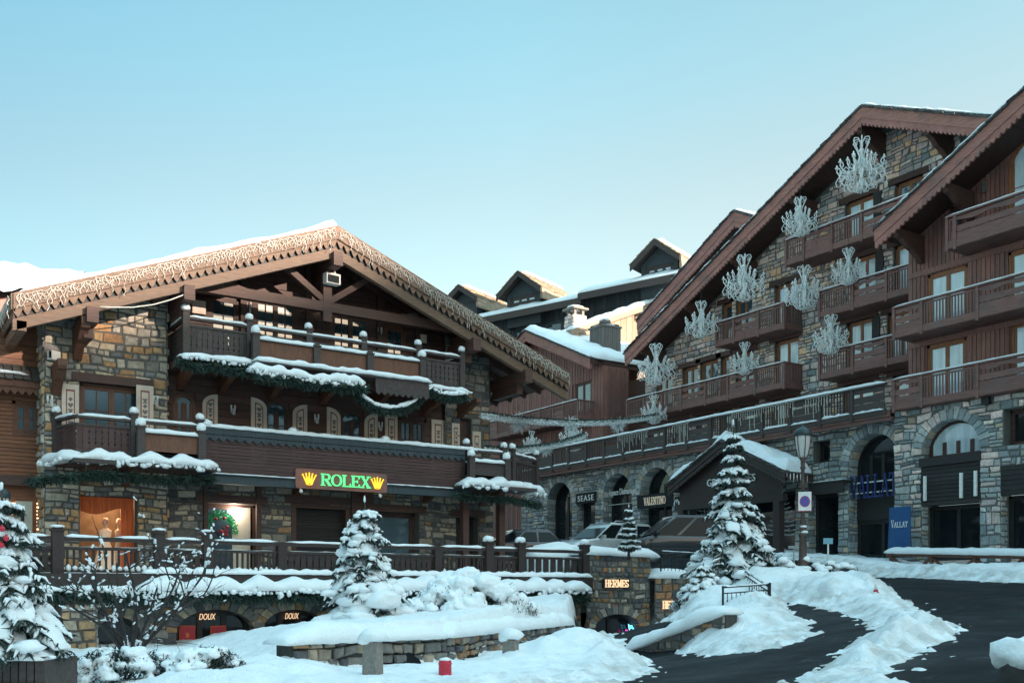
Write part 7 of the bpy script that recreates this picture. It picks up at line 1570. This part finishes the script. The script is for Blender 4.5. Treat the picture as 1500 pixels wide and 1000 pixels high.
# bare many stemmed shrub
def bare_shrub(loc, label):
    rr = random.Random(5); t = thing('bare_shrub', label, 'shrub', loc); b = MB(); s_ = MB()
    def grow(p, d, l, r, dep):
        n = 5; P = [p]
        for i in range(n): d = (d + Vector((rr.gauss(0, .09), rr.gauss(0, .09), rr.gauss(.0, .06)))).normalized(); p = p + d * l / n; P.append(p)
        b.tube(P, [r * (1 - .45 * i / n) for i in range(n + 1)], 5 if r > .012 else 3)
        for i in range(1, n + 1):
            hz_ = math.hypot(d.x, d.y)
            if rr.random() < (.20 if dep > 0 else .26): q = P[i - 1].lerp(P[i], rr.random()); w = r * .9 + rr.uniform(.004, .018); [s_.blob(q + d * (u * w) + UP * (r + w * .2), w * 1.25, w * 1.1, w * .85, .4, 1) for u in (-1.2, 0, 1.1)]
        if dep < 3:
            for i in range(1, n + 1):
                if rr.random() < (.62 if dep < 2 else .42): a = Vector((rr.gauss(0, 1), rr.gauss(0, 1), rr.gauss(.35, .6))).normalized(); grow(P[i], (d * .75 + a * .72).normalized(), l * rr.uniform(.35, .62), max(.005, r * .52), dep + 1)
    for k in range(11):
        th = 6.28 * k / 11 + rr.uniform(-.2, .2); s = rr.uniform(.15, .95); grow(Vector((math.cos(th) * .12, math.sin(th) * .12, -.1)), Vector((math.cos(th) * s, math.sin(th) * s, 1)).normalized(), rr.uniform(1.4, 2.1), .032, 0)
    part('stems', b, 'twig', t, True); part('snow', s_, 'snow', t, True)
bare_shrub(atD(192, 948, 18.8), 'bare dark many-stemmed shrub dotted with snow in front of the terrace')
# pale wire trees by the entrance
def wire_tree(px, py, h, label):
    p = atX(px, py, 35.6); t = thing('wire_tree', label, 'decoration', p, 'pale decorative trees at the hotel entrance'); q = MB(); b = MB(); q.tube([(0, 0, 0), (0, 0, h)], .03, 6)
    for L in range(11):
        z = h * (.1 + .85 * L / 11); l = h * .30 * (1 - L / 12)
        for k in range(8):
            th = 6.28 * k / 8 + L * .4; d = Vector((math.cos(th), math.sin(th), 0)); b.tube([UP * z, d * l * .5 + UP * (z - .06 * h * .4), d * l + UP * (z + .02)], .012, 4)
            for j in range(3): o = d * l * (.4 + .2 * j) + UP * (z - .04); e = Vector((-d.y, d.x, 0)) * l * .18; b.tube([o - e, o + e], .007, 3)
    part('stem', q, 'frost', t, True); part('branches', b, 'frost', t, True)
wire_tree(1032, 790, 2.6, 'pale wire tree between the black van and the tall spruce'); wire_tree(1146, 790, 2.6, 'pale wire tree by the hotel door right of the tall spruce')
# ================================================================ walls, rails and stones of the foreground
rt = thing('dry_stone_wall', 'low dry stone wall of flat grey stones capped with deep snow in the foreground', 'wall', WALL[1]); st = MB(); bk = MB(); cap = MB(); zw_ = -.93
for i in range(2):
    a, b = WALL[i].copy(), WALL[i + 1].copy(); a.z = b.z = 0; d = (b - a); l = d.length; d.normalize(); n = Vector((d.y, -d.x, 0)); n = n if n.dot(-a) > 0 else -n; fr = Fr(a, d, n)
    stones(st, fr, 0, l, -2.0, zw_, [], .06, (.07, .22), (.16, .52), PAL_RU, relief=(.02, .12), tooth=.035, gap=.004, seed=60 + i); bk.fbox(fr, -.02, l + .02, -2.2, zw_ - .02, -.4, .05, (.35, .35, .35))
    cap.snow([fr(-.15 if i == 0 else 0, zw_ - .02, -.26), fr(l, zw_ - .02, -.26)], .95, .33, .12, .35)
c_ = part('core', bk, 'mortar', rt); part('stones', st, 'stone', rt); part('snow_cap', cap, 'snow', rt)
def low_wall(p0, p1, z0, z1, base, label, snow_w=.6, snow_h=.25, seed=1, name='stone_wall'):
    a, b = Vector((p0.x, p0.y, 0)), Vector((p1.x, p1.y, 0)); d = b - a; l = d.length; d.normalize(); n = Vector((d.y, -d.x, 0)); n = n if n.dot(-a) > 0 else -n; fr = Fr(a, d, n); top = lambda x: lerp(z0, z1, max(0, min(1, x / l))); t = thing(name, label, 'wall', (p0 + p1) / 2); q = MB(); s_ = MB(); w_ = MB(); wall_sheet(q, fr, 0, l, base, top, [], 0, 0); wall_sheet(q, fr, 0, l, base, top, [], -.4, 0); stones(s_, fr, 0, l, base, top, [], 0, (.1, .24), (.14, .42), PAL_RU + [(.36, .18, .09)], relief=(.02, .07), tooth=.03, seed=seed)
    q.hexa([fr(0, base, -.38), fr(l, base, -.38), fr(l, base, -.02), fr(0, base, -.02), fr(0, z0 - .02, -.38), fr(l, z1 - .02, -.38), fr(l, z1 - .02, -.02), fr(0, z0 - .02, -.02)], (.5, .5, .5))
    w_.snow([fr(-.1, z0, -.2), fr(l * .5, lerp(z0, z1, .5), -.2), fr(l + .1, z1, -.2)], snow_w, snow_h, .12, .35); part('core', q, 'mortar', t); part('stones', s_, 'stone', t); part('snow_cap', w_, 'snow', t)
p0, p1 = atD(918, 962, 25.2), atD(1062, 964, 22.6); low_wall(p0, p1, atD(918, 957, 25.2).z, atD(1062, 897, 22.6).z, -2.1, 'sloping stone wing wall topped by a ramp of snow beside the arched doorway', .8, .34, 71)
p0, p1 = atD(1106, 916, 24.4), atD(1138, 912, 24.9); low_wall(p0, p1, p0.z + .17, p1.z + .17, p0.z - .4, 'short stub of stone wall at the snowy bend in front of the iron railing', .6, .16, 72)
p0, p1 = atD(1150, 868, 28.6), atD(1192, 868, 28.6); low_wall(p0, p1, p0.z + .28, p1.z + .28, p0.z - .5, 'low stone wall at the foot of the street lamp', .5, .16, 73)
p0, p1 = atD(1194, 866, 28.8), atD(1252, 860, 29.8); low_wall(p0, p1, p0.z + .16, p1.z + .08, p0.z - .5, 'low grey kerb wall running right from the street lamp', .4, .12, 74, 'kerb_wall')
def iron_rail(p0, p1, h, label, n, ring=False):
    t = thing('iron_railing', label, 'railing', p0, 'black iron railings'); q = MB(); b = MB(); s_ = MB(); q.tube([p0 + UP * h, p1 + UP * h], .028, 6); q.tube([p0 + UP * h * .72, p1 + UP * h * .72], .018, 6); q.tube([p0 + UP * -.3, p0 + UP * (h + .04)], .03, 6); q.tube([p1 + UP * -.3, p1 + UP * (h + .04)], .03, 6)
    for k in range(1, n): p = p0.lerp(p1, k / n); b.tube([p + UP * -.25, p + UP * h * .72], .011, 5); b.blob(p + UP * h * .36, .02, .02, .05, 0, 1)
    if ring: c = p0.lerp(p1, .58) + UP * h * .86; d = (p1 - p0).normalized(); q.tube([c + d * .06 * math.cos(k * .52) + UP * .075 * math.sin(k * .52) for k in range(13)], .012, 5)
    s_.snow([p0 + UP * (h + .02), p1 + UP * (h + .02)], .05, .03, .15); part('rails', q, 'iron', t); part('bars', b, 'iron', t); part('snow', s_, 'snow', t)
a, b, c = atD(1059, 892, 25.6), atD(1128, 886, 26.6), atD(1050, 830, 33.5); iron_rail(a, b, .56, 'iron railing with a ring ornament at the front of the snowy bend', 11, True); iron_rail(Vector((b.x, b.y, b.z)) + Vector((.05, .1, 0)), c, .5, 'iron railing running back from the bend towards the tall spruce', 26); iron_rail(c + Vector((-.05, .05, 0)), atD(968, 824, 36), .42, 'thin handrail behind the stone corner, beneath the black van', 14)
# bollards and bits
def bollard(px, py, d, label): 
    p = atD(px, py, d); q = MB(); s_ = MB(); q.box((0, 0, .2), .26, .26, .86, (1, 1, 1), .6, .93); s_.blob((0.02, 0, .72), .24, .24, .15, .25, 2, flat=.3); s_.blob((-.1, .05, .66), .14, .14, .09, .25, 1); t = thing('bollard', label, 'bollard', p, 'snow capped stone bollards'); part('shaft', q, 'concrete', t, True); part('snow_cap', s_, 'snow', t, True)
bollard(546, 996, 16.6, 'snow capped stone bollard below the left part of the dry stone wall'); bollard(748, 984, 19.6, 'snow capped stone bollard at the right end of the dry stone wall')
p = atD(652, 1000, 16.8); q = MB(); s_ = MB(); q2 = MB(); q.lathe((0, 0, 0), [(.10, -.2), (.105, .0), (.11, .15), (.105, .36), (.10, .385)], 14); q2.lathe((0, 0, 0), [(.112, .31), (.115, .325), (.112, .34)], 14); s_.blob((0, 0, .39), .10, .10, .045); t = thing('red_lantern', 'red cylindrical lantern standing in the snow before the dry stone wall', 'lantern', p); part('body', q, 'red', t, True); part('rim', q2, 'red', t, True); part('snow', s_, 'snow', t, True)
q = MB(); p = atD(1330, 952, 17.5); q.blob(p + UP * .1, .2, .17, .15, .5, 2); single('rock', q, 'rock', 'dark rock poking out of the ploughed snow ridge between the roads', 'rock', p)
q = MB(); q2 = MB(); p = atD(1283, 871, 25.5); q.lathe((0, 0, 0), [(.09, 0), (.06, .1), (.055, .14)], 10); q2.lathe((0, 0, 0), [(.05, .14), (.035, .22), (.03, .3)], 10); t = thing('marker_cone', 'tiny red and white marker on the snow edge of the upper road', 'cone', p); part('base', q, 'sign_red', t, True); part('tip', q2, 'white_paint', t, True)
q = MB(); s_ = MB(); p = atD(1496, 1010, 12.6); q.blob((0, 0, .1), .26, .3, .36, .3, 2); s_.blob((0.06, 0, .42), .36, .42, .26, .3, 3, flat=.1); s_.blob((.25, .05, .2), .3, .3, .3, .3, 2); t = thing('snowy_boulder', 'snow capped boulder at the lower right corner', 'boulder', p); part('stone', q, 'rock', t, True); part('snow', s_, 'snow', t, True)
# log fence on the snowbank
XL = 34.4; a0 = ha(1299, XL); t = thing('log_fence', 'low red-brown log fence with crossed braces, loaded with snow, before the hotel arches', 'fence', HO(a0, 1., -XL)); q = MB(); s_ = MB(); q2 = MB(); aE = -9.; zf0 = hz(1300, 811, XL); zf1 = hz(1500, 815, XL); zz = lambda a: lerp(zf0, zf1, (a - a0) / (ha(1500, XL) - a0))
q.tube([HO(a0, zz(a0), -XL), HO(aE, zz(aE), -XL)], .085, 8); n = 9
for k in range(n + 1): a = lerp(a0 + .2, aE, k / n); q2.tube([HO(a, zz(a) - .9, -XL), HO(a, zz(a), -XL)], .08, 7)
part('top_log', q, 'wood_warm', t); part_each('fence_post', q2, 'wood_warm', t); q2 = MB()
for k in range(n):
    a, b = lerp(a0 + .2, aE, k / n), lerp(a0 + .2, aE, (k + 1) / n); q2.tube([HO(a, zz(a) - .1, -XL), HO(lerp(a, b, .5), zz(a) - .75, -XL)], .06, 6); q2.tube([HO(b, zz(b) - .1, -XL), HO(lerp(a, b, .5), zz(b) - .75, -XL)], .06, 6)
part_each('brace', q2, 'wood_warm', t); s_.snow([HO(a0 - .05, zz(a0) + .05, -XL), HO(lerp(a0, aE, .4), zz(lerp(a0, aE, .4)) + .05, -XL)], .32, .26, .2, .2); s_.snow([HO(lerp(a0, aE, .4) + .06, zz(lerp(a0, aE, .4)) + .05, -XL), HO(aE, zz(aE) + .05, -XL)], .32, .2, .2, .2); part('snow', s_, 'snow', t)
# ================================================================ cars on the forecourt
def car(loc, rz, label, paint, kind, snow=0.):
    """x runs to the nose; lofted body, inset glasshouse, wheels, lamps"""
    L, W, Hh, belt = {'suv': (4.6, .92, 1.72, 1.05), 'hatch': (4.1, .87, 1.46, .95), 'van': (5.2, .98, 1.95, 1.12)}[kind]
    t = thing({'suv': 'parked_suv', 'hatch': 'parked_hatchback', 'van': 'parked_van'}[kind], label, {'suv': 'car', 'hatch': 'car', 'van': 'van'}[kind], loc, 'vehicles parked before the hotel'); t.rotation_euler.z = rz
    b = MB(); S = {'suv': [(-.5, .55, .80), (-.485, .42, 1.0), (-.40, .36, 1.04), (.10, .34, 1.06), (.26, .34, 1.04), (.42, .36, .94), (.485, .42, .80), (.5, .5, .6)], 'hatch': [(-.5, .5, .72), (-.48, .38, .92), (-.4, .33, .96), (.1, .31, .96), (.25, .31, .92), (.42, .34, .80), (.49, .4, .64), (.5, .45, .5)], 'van': [(-.5, .5, 1.08), (-.49, .38, 1.12), (-.4, .34, 1.13), (.2, .33, 1.13), (.36, .34, 1.10), (.45, .36, .98), (.49, .42, .82), (.5, .5, .6)]}[kind]
    vs = []; fs = []; n = 10
    for x, zb, zt in S:
        k = 1 - .10 * max(0, abs(x) - .4) / .1
        for y, z in ((.0, zb), (.80, zb), (.98, zb + .1), (1., lerp(zb, zt, .55)), (.97, zt - .06), (.93, zt)): vs.append((x * L, y * W * k, z))
        vs[-6] = (x * L, 0, zb)
    half = vs; vs = []; m = 6
    for i in range(len(S)): row = half[i * m:(i + 1) * m]; vs += row + [(p[0], -p[1], p[2]) for p in row[::-1]]
    r = 2 * m
    for i in range(len(S) - 1):
        for k in range(r): k2 = (k + 1) % r; fs.append((i * r + k, i * r + k2, (i + 1) * r + k2, (i + 1) * r + k))
    fs += [tuple(range(r)), tuple((len(S) - 1) * r + k for k in range(r - 1, -1, -1))]; b.add(vs, fs, (1, 1, 1), False)
    G = {'suv': ((-.47, -.40, .06, .26), 1.04, .74), 'hatch': ((-.46, -.34, .04, .24), .95, .72), 'van': ((-.485, -.47, .14, .35), 1.12, .82)}[kind]; (xr0, xr1, xf1, xf0), zb, tw = G; zr = Hh; w0 = W * .92; w1 = W * tw
    lo_ = [(xr0 * L, w0), (xf0 * L, w0), (xf0 * L, -w0), (xr0 * L, -w0)]; hi = [(xr1 * L, w1), (xf1 * L, w1), (xf1 * L, -w1), (xr1 * L, -w1)]
    b.hexa([Vector((x, y, zb - .02)) for x, y in lo_] + [Vector((x, y, zr - .06)) for x, y in hi]); mid = [((x) * .97, y * .93) for x, y in hi]; b.hexa([Vector((x, y, zr - .06)) for x, y in hi] + [Vector((x, y, zr)) for x, y in mid]); bo = part('body', b, paint, t, True); bv = bo.modifiers.new('edges', 'BEVEL'); bv.width = .05; bv.segments = 3; bv.limit_method = 'ANGLE'; bv.angle_limit = math.radians(22)
    for pl_ in bo.data.polygons: pl_.use_smooth = True
    g = MB()
    def pane(p, q_, r_, s, ins=.06, rows=1):
        c = (p + q_ + r_ + s) / 4; nn = (q_ - p).cross(s - p).normalized(); nn = nn if nn.dot(c - Vector((0, 0, 1))) > 0 else -nn; g.add([v.lerp(c, ins * 2) + nn * .012 for v in (p, q_, r_, s)], [(0, 1, 2, 3)])
    V = lambda xy, z: Vector((xy[0], xy[1], z)); z0, z1 = zb + .02, zr - .09
    pane(V(lo_[1], z0), V(lo_[2], z0), V(hi[2], z1), V(hi[1], z1), .04); pane(V(lo_[3], z0), V(lo_[0], z0), V(hi[0], z1), V(hi[3], z1), .05)
    for i, j in ((0, 1), (3, 2)):
        cuts = [0, .36, .70, 1.] if kind != 'van' else [0, .4, .74, 1.]
        for c0, c1 in zip(cuts, cuts[1:]): A, B_ = V(lo_[i], z0).lerp(V(lo_[j], z0), c0 + .012), V(lo_[i], z0).lerp(V(lo_[j], z0), c1 - .012); C, D = V(hi[i], z1).lerp(V(hi[j], z1), c1 - .012), V(hi[i], z1).lerp(V(hi[j], z1), c0 + .012); pane(A, B_, C, D, .02)
    part('windows', g, 'car_glass', t, True)
    for sx in (-.31, .32):
        for sy in (-1, 1):
            w_ = MB(); h_ = MB(); c = Vector((sx * L, sy * (W - .12), .34)); pr = [(.22, -.11), (.33, -.1), (.34, 0), (.33, .1), (.22, .11)]; vs = []; fs = []; nn = 20
            for rad, o in pr:
                for k in range(nn): th = 6.283 * k / nn; vs.append(c + Vector((math.cos(th) * rad, o, math.sin(th) * rad)))
            for i in range(4):
                for k in range(nn): fs.append((i * nn + k, i * nn + (k + 1) % nn, (i + 1) * nn + (k + 1) % nn, (i + 1) * nn + k))
            w_.add(vs, fs, (1, 1, 1), True); h_.tube([c + Vector((0, -.09, 0)), c + Vector((0, .09, 0))], .22, 14); o = part('wheel', w_, 'rubber', t, True); part('rim', h_, 'steel', o, True)
    for sy in (-1, 1):
        q = MB(); q.box((L * .475, sy * W * .66, S[-2][2] - .06), .16, .34, .14); part('headlight', q, 'lamp_glass', t, True); q = MB(); q.box((-L * .488, sy * W * .78, .88), .08, .2, .22); part('tail_light', q, 'red', t, True)
        q = MB(); q.box((xf0 * L - .25, sy * (W + .08), zb + .08), .12, .2, .14); part('mirror', q, paint, t, True)
        if kind == 'suv': q = MB(); q.tube([(xr1 * L + .1, sy * w1 * .86, zr - .02), (xr1 * L + .2, sy * w1 * .86, zr + .07), (xf1 * L - .35, sy * w1 * .86, zr + .07), (xf1 * L - .22, sy * w1 * .86, zr - .02)], .025, 6); part('roof_rail', q, 'steel', t, True)
    q = MB(); q.box((L * .5, 0, .48), .06, 1.1, .16); part('grille', q, 'iron', t, True)
    if snow: q = MB(); q.snow([(xr1 * L, 0, zr), (xf1 * L - .1, 0, zr)], w1 * 1.7, snow, .2, .3); part('snow', q, 'snow', t, True)
p = atD(878, 820, 41.); car(Vector((p.x + .3, p.y, .98)), math.radians(182), 'silver estate car with roof rails parked behind the terrace railing', 'car_silver', 'suv')
p = atD(752, 830, 41.); car(Vector((p.x, p.y, .95)), math.radians(160), 'dark purple-black hatchback parked behind the terrace railing', 'car_dark', 'hatch', .03)
p = atD(1000, 820, 39.5); car(Vector((p.x + .2, p.y, .92)), math.radians(158), 'black van parked between the stone corner and the tall spruce', 'car_van', 'van')
p = atD(806, 812, 45.); car(Vector((p.x, p.y, .75)), math.radians(185), 'pale blue hatchback mostly hidden between the dark hatchback and the silver estate car', 'car_blue', 'hatch')
# snow heap on the terrace behind the rail
q = MB(); p = atD(818, 812, 36.); q.blob(p + UP * -.25, 1.3, .8, .72, .25, 3); single('snow_heap', q, 'snow', 'rounded heap of cleared snow behind the terrace rail before the silver estate car', 'snow heap', p)
# ================================================================ chandeliers hung on the hotel front
def chandelier():
    t = thing('chandelier', '', 'chandelier', (0, 0, 0), 'large white chandeliers on the hotel front'); q = MB(); q.tube([(0, 0, .25), (0, 0, -.28)], .006, 4); part('chain', q, 'iron', t, True)
    q = MB(); q.lathe((0, 0, 0), [(.012, -.2), (.05, -.24), (.03, -.30), (.02, -.42), (.045, -.5), (.055, -.62), (.025, -.7), (.05, -.8), (.06, -.86), (.02, -.95), (.004, -1.)], 8)
    for k in range(6): th = k * 1.047; d = Vector((math.cos(th), math.sin(th), 0)); q.tube([d * r + UP * z for r, z in ((.02, -.2), (.02, -.10), (.07, -.03), (.14, -.04), (.16, -.10), (.11, -.14), (.08, -.10))], .010, 5); q.tube([d * r + UP * z for r, z in ((.15, -.10), (.09, -.22), (.045, -.34), (.05, -.46), (.09, -.56))], .010, 5)
    part('stem', q, 'crystal', t, True)
    for ring, (n, r, z) in enumerate(((9, .43, -.56), (6, .24, -.44))):
        for k in range(n):
            th = 2 * math.pi * k / n + ring * .4; d = Vector((math.cos(th), math.sin(th), 0)); a = MB()
            a.tube([d * (r * u) + UP * w for u, w in ((.06, z + .12), (.22, z + .03), (.42, z - .07), (.66, z - .11), (.88, z - .08), (1.0, z - .0), (.97, z + .05), (.88, z + .05), (.84, z - .0), (.9, z - .035))], .0115, 5)
            a.tube([d * (r * u) + UP * w for u, w in ((.5, z - .09), (.72, z - .02), (.9, z - .10), (1.04, z - .20), (.98, z - .28), (.86, z - .28), (.80, z - .21), (.88, z - .17))], .0095, 5); o = part('arm', a, 'crystal', t, True)
            c = MB(); b = d * r * .99 + UP * (z + .045); c.lathe(b, [(.012, 0), (.04, .012), (.03, .025), (.015, .025), (.015, .06), (.004, .075)], 6); part('candle', c, 'crystal', o, True)
    for (n, r, z, q_, ph) in ((8, .27, -.76, .085, 0), (7, .17, -.86, .08, .3), (5, .09, -.92, .06, .1)):
        for k in range(n):
            th = 2 * math.pi * k / n + ph; d = Vector((math.cos(th), math.sin(th), 0)); a = MB()
            a.tube([d * (r + q_ * e * math.cos(u)) + UP * (z + q_ * 1.15 * e * math.sin(u)) for u, e in [(2.6 + v * .62, 1.15 - .055 * v) for v in range(11)]], .010, 5); part('hanging_scroll', a, 'crystal', t, True)
    q = MB()
    for k in range(6): th = k * 1.047; d = Vector((math.cos(th), math.sin(th), 0)); q.tube([d * r + UP * z for r, z in ((.03, -.80), (.09, -.88), (.10, -.95), (.05, -1.0), (.02, -.96))], .011, 5)
    part('lower_scrolls', q, 'crystal', t, True); return t
CHD = [(1262, 200, 280, 37.25, 'largest white chandelier, hanging under the very peak of the stone gable'), (1172, 288, 345, 37.25, 'white chandelier under the gable edge, second down from the peak'), (1090, 372, 440, 37.25, 'white chandelier under the gable edge, third down from the peak'), (1027, 440, 494, 37.25, 'white chandelier under the gable edge just left of the short balcony'), (961, 502, 563, 37.25, 'white chandelier at the low left end of the gable edge beside the gap'),
       (1178, 388, 452, 37.9, 'white chandelier in front of the bare stone strip right of the short balcony'), (1243, 362, 416, 37.9, 'white chandelier below the topmost stone wing balcony'), (1217, 460, 518, 37.9, 'white chandelier hanging before the lower left corner of the second right balcony'), (1091, 500, 548, 37.9, 'white chandelier over the long balcony, below the short balcony'), (958, 577, 620, 37.4, 'white chandelier at the right end of the upper street garland'), (840, 612, 660, 38.2, 'white chandelier in front of the far plank house, by the lower street garland'), (779, 630, 660, 38.2, 'small far white chandelier at the left of the lower street garland')]
proto = chandelier()
for i, (px, py0, py1, X, lab) in enumerate(CHD):
    o = proto if i == 0 else dup(proto); p = atX(px, py0, X); h_ = (py1 - py0) / F * dX(px, X) * 1.02; place(o, p, R.uniform(0, 1.), h_, lab)
# ================================================================ garlands and frosted stars across the street
def street_garland(pts, label, r=.085):
    g = MB(); f_ = MB(); P = [Vector(p) for p in pts]; tufts(g, P, r * .9, 240, .09, .013, -.6); f_.tube(P, .05, 5, (1, 1, 1)); tufts(f_, [p + UP * -.07 for p in P], r * .8, 620, .10, .012, .6); t = thing('street_garland', label, 'garland', P[0], 'frosted garlands across the street'); part('greenery', g, 'needle_g', t); part('frosted_tinsel', f_, 'frost_white', t)
M['frost_white'] = mat('frost_white', (.78, .80, .80), .6, 9, .2, .05)
A, B_ = atD(706, 606, 36.5), atX(964, 607, 37.6); street_garland([A.lerp(B_, k / 14) + UP * (-.75 * (1 - (2 * k / 14 - 1) ** 2) * .45) for k in range(15)], 'upper frosted garland strung from the chalet to the hotel over the street')
A2, B2 = atD(710, 656, 37.5), atD(856, 636, 52); street_garland([A2.lerp(B2, k / 10) + UP * (-.25 * (1 - (2 * k / 10 - 1) ** 2)) for k in range(11)], 'lower shorter frosted garland strung towards the far plank house')
def star(loc, r, label, sd):
    rr = random.Random(sd); q = MB()
    for k in range(120):
        d = Vector((rr.gauss(0, 1), rr.gauss(0, 1), rr.gauss(-.15, .8))).normalized(); l = r * rr.uniform(.6, 1.1); s = d.cross(Vector((.3, .8, .5))).normalized() * .022; q.add([s, s * -1, d * l * .5 - s * .9, d * l, d * l * .5 + s * .9], [(0, 1, 2, 3, 4)])
    c = MB(); c.tube([(0, 0, 0), (0, 0, r * 1.4)], .012, 4); t = thing('frosted_star', label, 'decoration', loc, 'frosted star bursts hung on the street garlands'); part('spikes', q, 'frost_white', t, True); part('cord', c, 'iron', t, True)
for i, (px, py, f, lab) in enumerate(((760, 619, .22, 'frosted star burst hanging at the left end of the upper street garland'), (836, 622, .5, 'frosted star burst hanging at the middle of the upper street garland'), (905, 623, .77, 'frosted star burst hanging towards the right of the upper street garland'))): star(atD(px, py, lerp(36.5, dX(964, 37.6), f)), .52, lab, i)
star(atD(798, 658, 46), .42, 'frosted star burst hanging under the lower street garland', 9)
# icicle lights on the hotel terrace rail
for px0, px1, lab in ((905, 950, 'icicle lights on the hotel terrace rail between the second and third arches'), (985, 1010, 'short run of icicle lights on the terrace rail beside the low porch eave'), (1072, 1165, 'long run of icicle lights on the hotel terrace rail above the porch roof'), (1180, 1215, 'icicle lights on the hotel terrace rail above the small square window')):
    mb = MB(); a0, a1 = ha(px0, XT_ - .12), ha(px1, XT_ - .12); n = int((a1 - a0) / .14)
    for i in range(n):
        a = lerp(a0, a1, i / n); l = R.choice([.25, .4, .65, .9]); mb.tube([HO(a + .015 * math.sin(j * 2), TZ + 1.02 - l * j / 4, -XT_ + .12) for j in range(5)], .011, 3, (1, 1, 1), False)
    mb.tube([HO(a0, TZ + 1.02, -XT_ + .12), HO(a1, TZ + 1.02, -XT_ + .12)], .012, 3); single('icicle_lights', mb, 'wire_white', lab, 'string lights', HO((a0 + a1) / 2, TZ + 1, -XT_ + .1), 'icicle lights on the hotel terrace rail')
# ================================================================ cabin at the left edge
YC = 33.3; kx = lambda px: cxp(px, YC); kz = lambda px, py: czp(px, py, YC); cab = thing('timber_cabin', 'warm brown timber cabin with a scalloped little roof at the left edge', 'cabin', CH(3, .4, -YC)); cx0, cx1 = -2.5, XW0 - .02
CW = (kx(18), kx(60), kz(40, 637), kz(40, 588), 0); q = MB(); b2 = MB(); wall_sheet(q, CH, cx0, cx1, -1, 8, [CW], -YC - .03, .15); boards(b2, CH, cx0, cx1, kz(30, 697), kz(30, 575), False, .12, -YC - .02, -YC + .02, [CW], .15); boards(b2, CH, cx0, cx1, kz(30, 575), 7.9, False, .2, -YC - .02, -YC + .01, (), .2)
w_ = part('timber_wall', q, 'wood_warm_dark', cab); part('planking', b2, 'wood_warm_dark', w_); window(cab, CH, CW[0], CW[1], CW[2], CW[3], 2, 1, 2, 'wood_warm', 'pane', -YC - .08)
q = MB(); zt = kz(30, 562); q.fbox(CH, cx0, cx1, zt - .2, zt, -YC, -YC + .6); teeth(q, CH, cx0, cx1, lambda a: zt - .2, .02, -.1, -.22, .2, -YC + .5, -YC + .55); r_ = part('little_roof', q, 'wood_warm', cab)
s_ = MB(); s2 = MB(); shingle_rows(s2, [(cx0, YC - .65, zt), (cx1, YC - .65, zt), (cx1, YC, zt + .55), (cx0, YC, zt + .55)], 4, 30, .03); part('shingles', s2, 'shingle', r_); s_.snow([CH(cx0, zt + .2, -YC + .35), CH(kx(38), zt + .2, -YC + .35)], .5, .1, .2); part('snow', s_, 'snow', r_)
q = MB(); q.fbox(CH, cx0, cx1, kz(30, 712), kz(30, 697), -YC - .1, -YC + .25); part('floor_beam', q, 'wood_h', cab)
q = MB(); q.fbox(CH, kx(22), kx(47), .4, kz(34, 734), -YC, -YC + .06); q2 = MB(); zz_ = kz(34, 757); q2.fbox(CH, kx(30), kx(35), zz_ - .12, zz_ + .12, -YC + .06, -YC + .09); o = part('white_door', q, 'plaster', cab); part('letter_box', q2, 'iron', o)
M['wood_warm_dark'] = mat('wood_warm_dark', (.16, .062, .032), .6, 2.2, .4, .2, st=(1, 1, 12)) if 'wood_warm_dark' not in M else M['wood_warm_dark']
for px, lab in ((17, 'vertical strip of warm bulbs left of the white cabin door'), (58, 'vertical strip of warm bulbs right of the white cabin door')):
    q = MB(); x = kx(px); z = kz(px, 792)
    while z < kz(px, 738): q.fbox(CH, x - .09, x + .09, z, z + .045, -YC + .05, -YC + .08, (1, 1, 1)); z += .11
    single('light_strip', q, 'glow_warm', lab, 'string lights', CH(x, .5, -YC + .06))
# neighbour's snowy roof far left
nb = thing('neighbour_house', 'neighbouring house whose sunlit snowy roof shows above the left end of the chalet roof', 'house', atD(20, 500, 50)); q = MB(); s_ = MB(); pts = [atD(-90, 366, 56), atD(0, 383, 52), atD(40, 389, 52), atD(125, 402, 54)]; b0 = [atD(-90, 440, 40), atD(-20, 425, 41), atD(30, 425, 42), atD(110, 425, 44)]
vs = []; fs = []
for i in range(13):
    u = i / 12 * 3; k = min(2, int(u)); f = u - k; a, b = pts[k].lerp(pts[k + 1], f), b0[k].lerp(b0[k + 1], f)
    for j in range(9): p = b.lerp(a, j / 8) + UP * (.25 * nz(i * .7, j * .6, 3) + .35 * math.sin(j / 8 * 3.14)); vs.append(p)
for i in range(12):
    for j in range(8): fs.append((i * 9 + j, i * 9 + j + 1, (i + 1) * 9 + j + 1, (i + 1) * 9 + j))
s_.add(vs, fs, (1, 1, 1), True); q.hexa([b0[0] + UP * -8, b0[3] + UP * -8, pts[3] + UP * -10, pts[0] + UP * -10, b0[0] + UP * -.15, b0[3] + UP * -.15, pts[3] + UP * -.2, pts[0] + UP * -.2]); part('walls', q, 'wood_red', nb); part('roof_snow', s_, 'snow', nb)
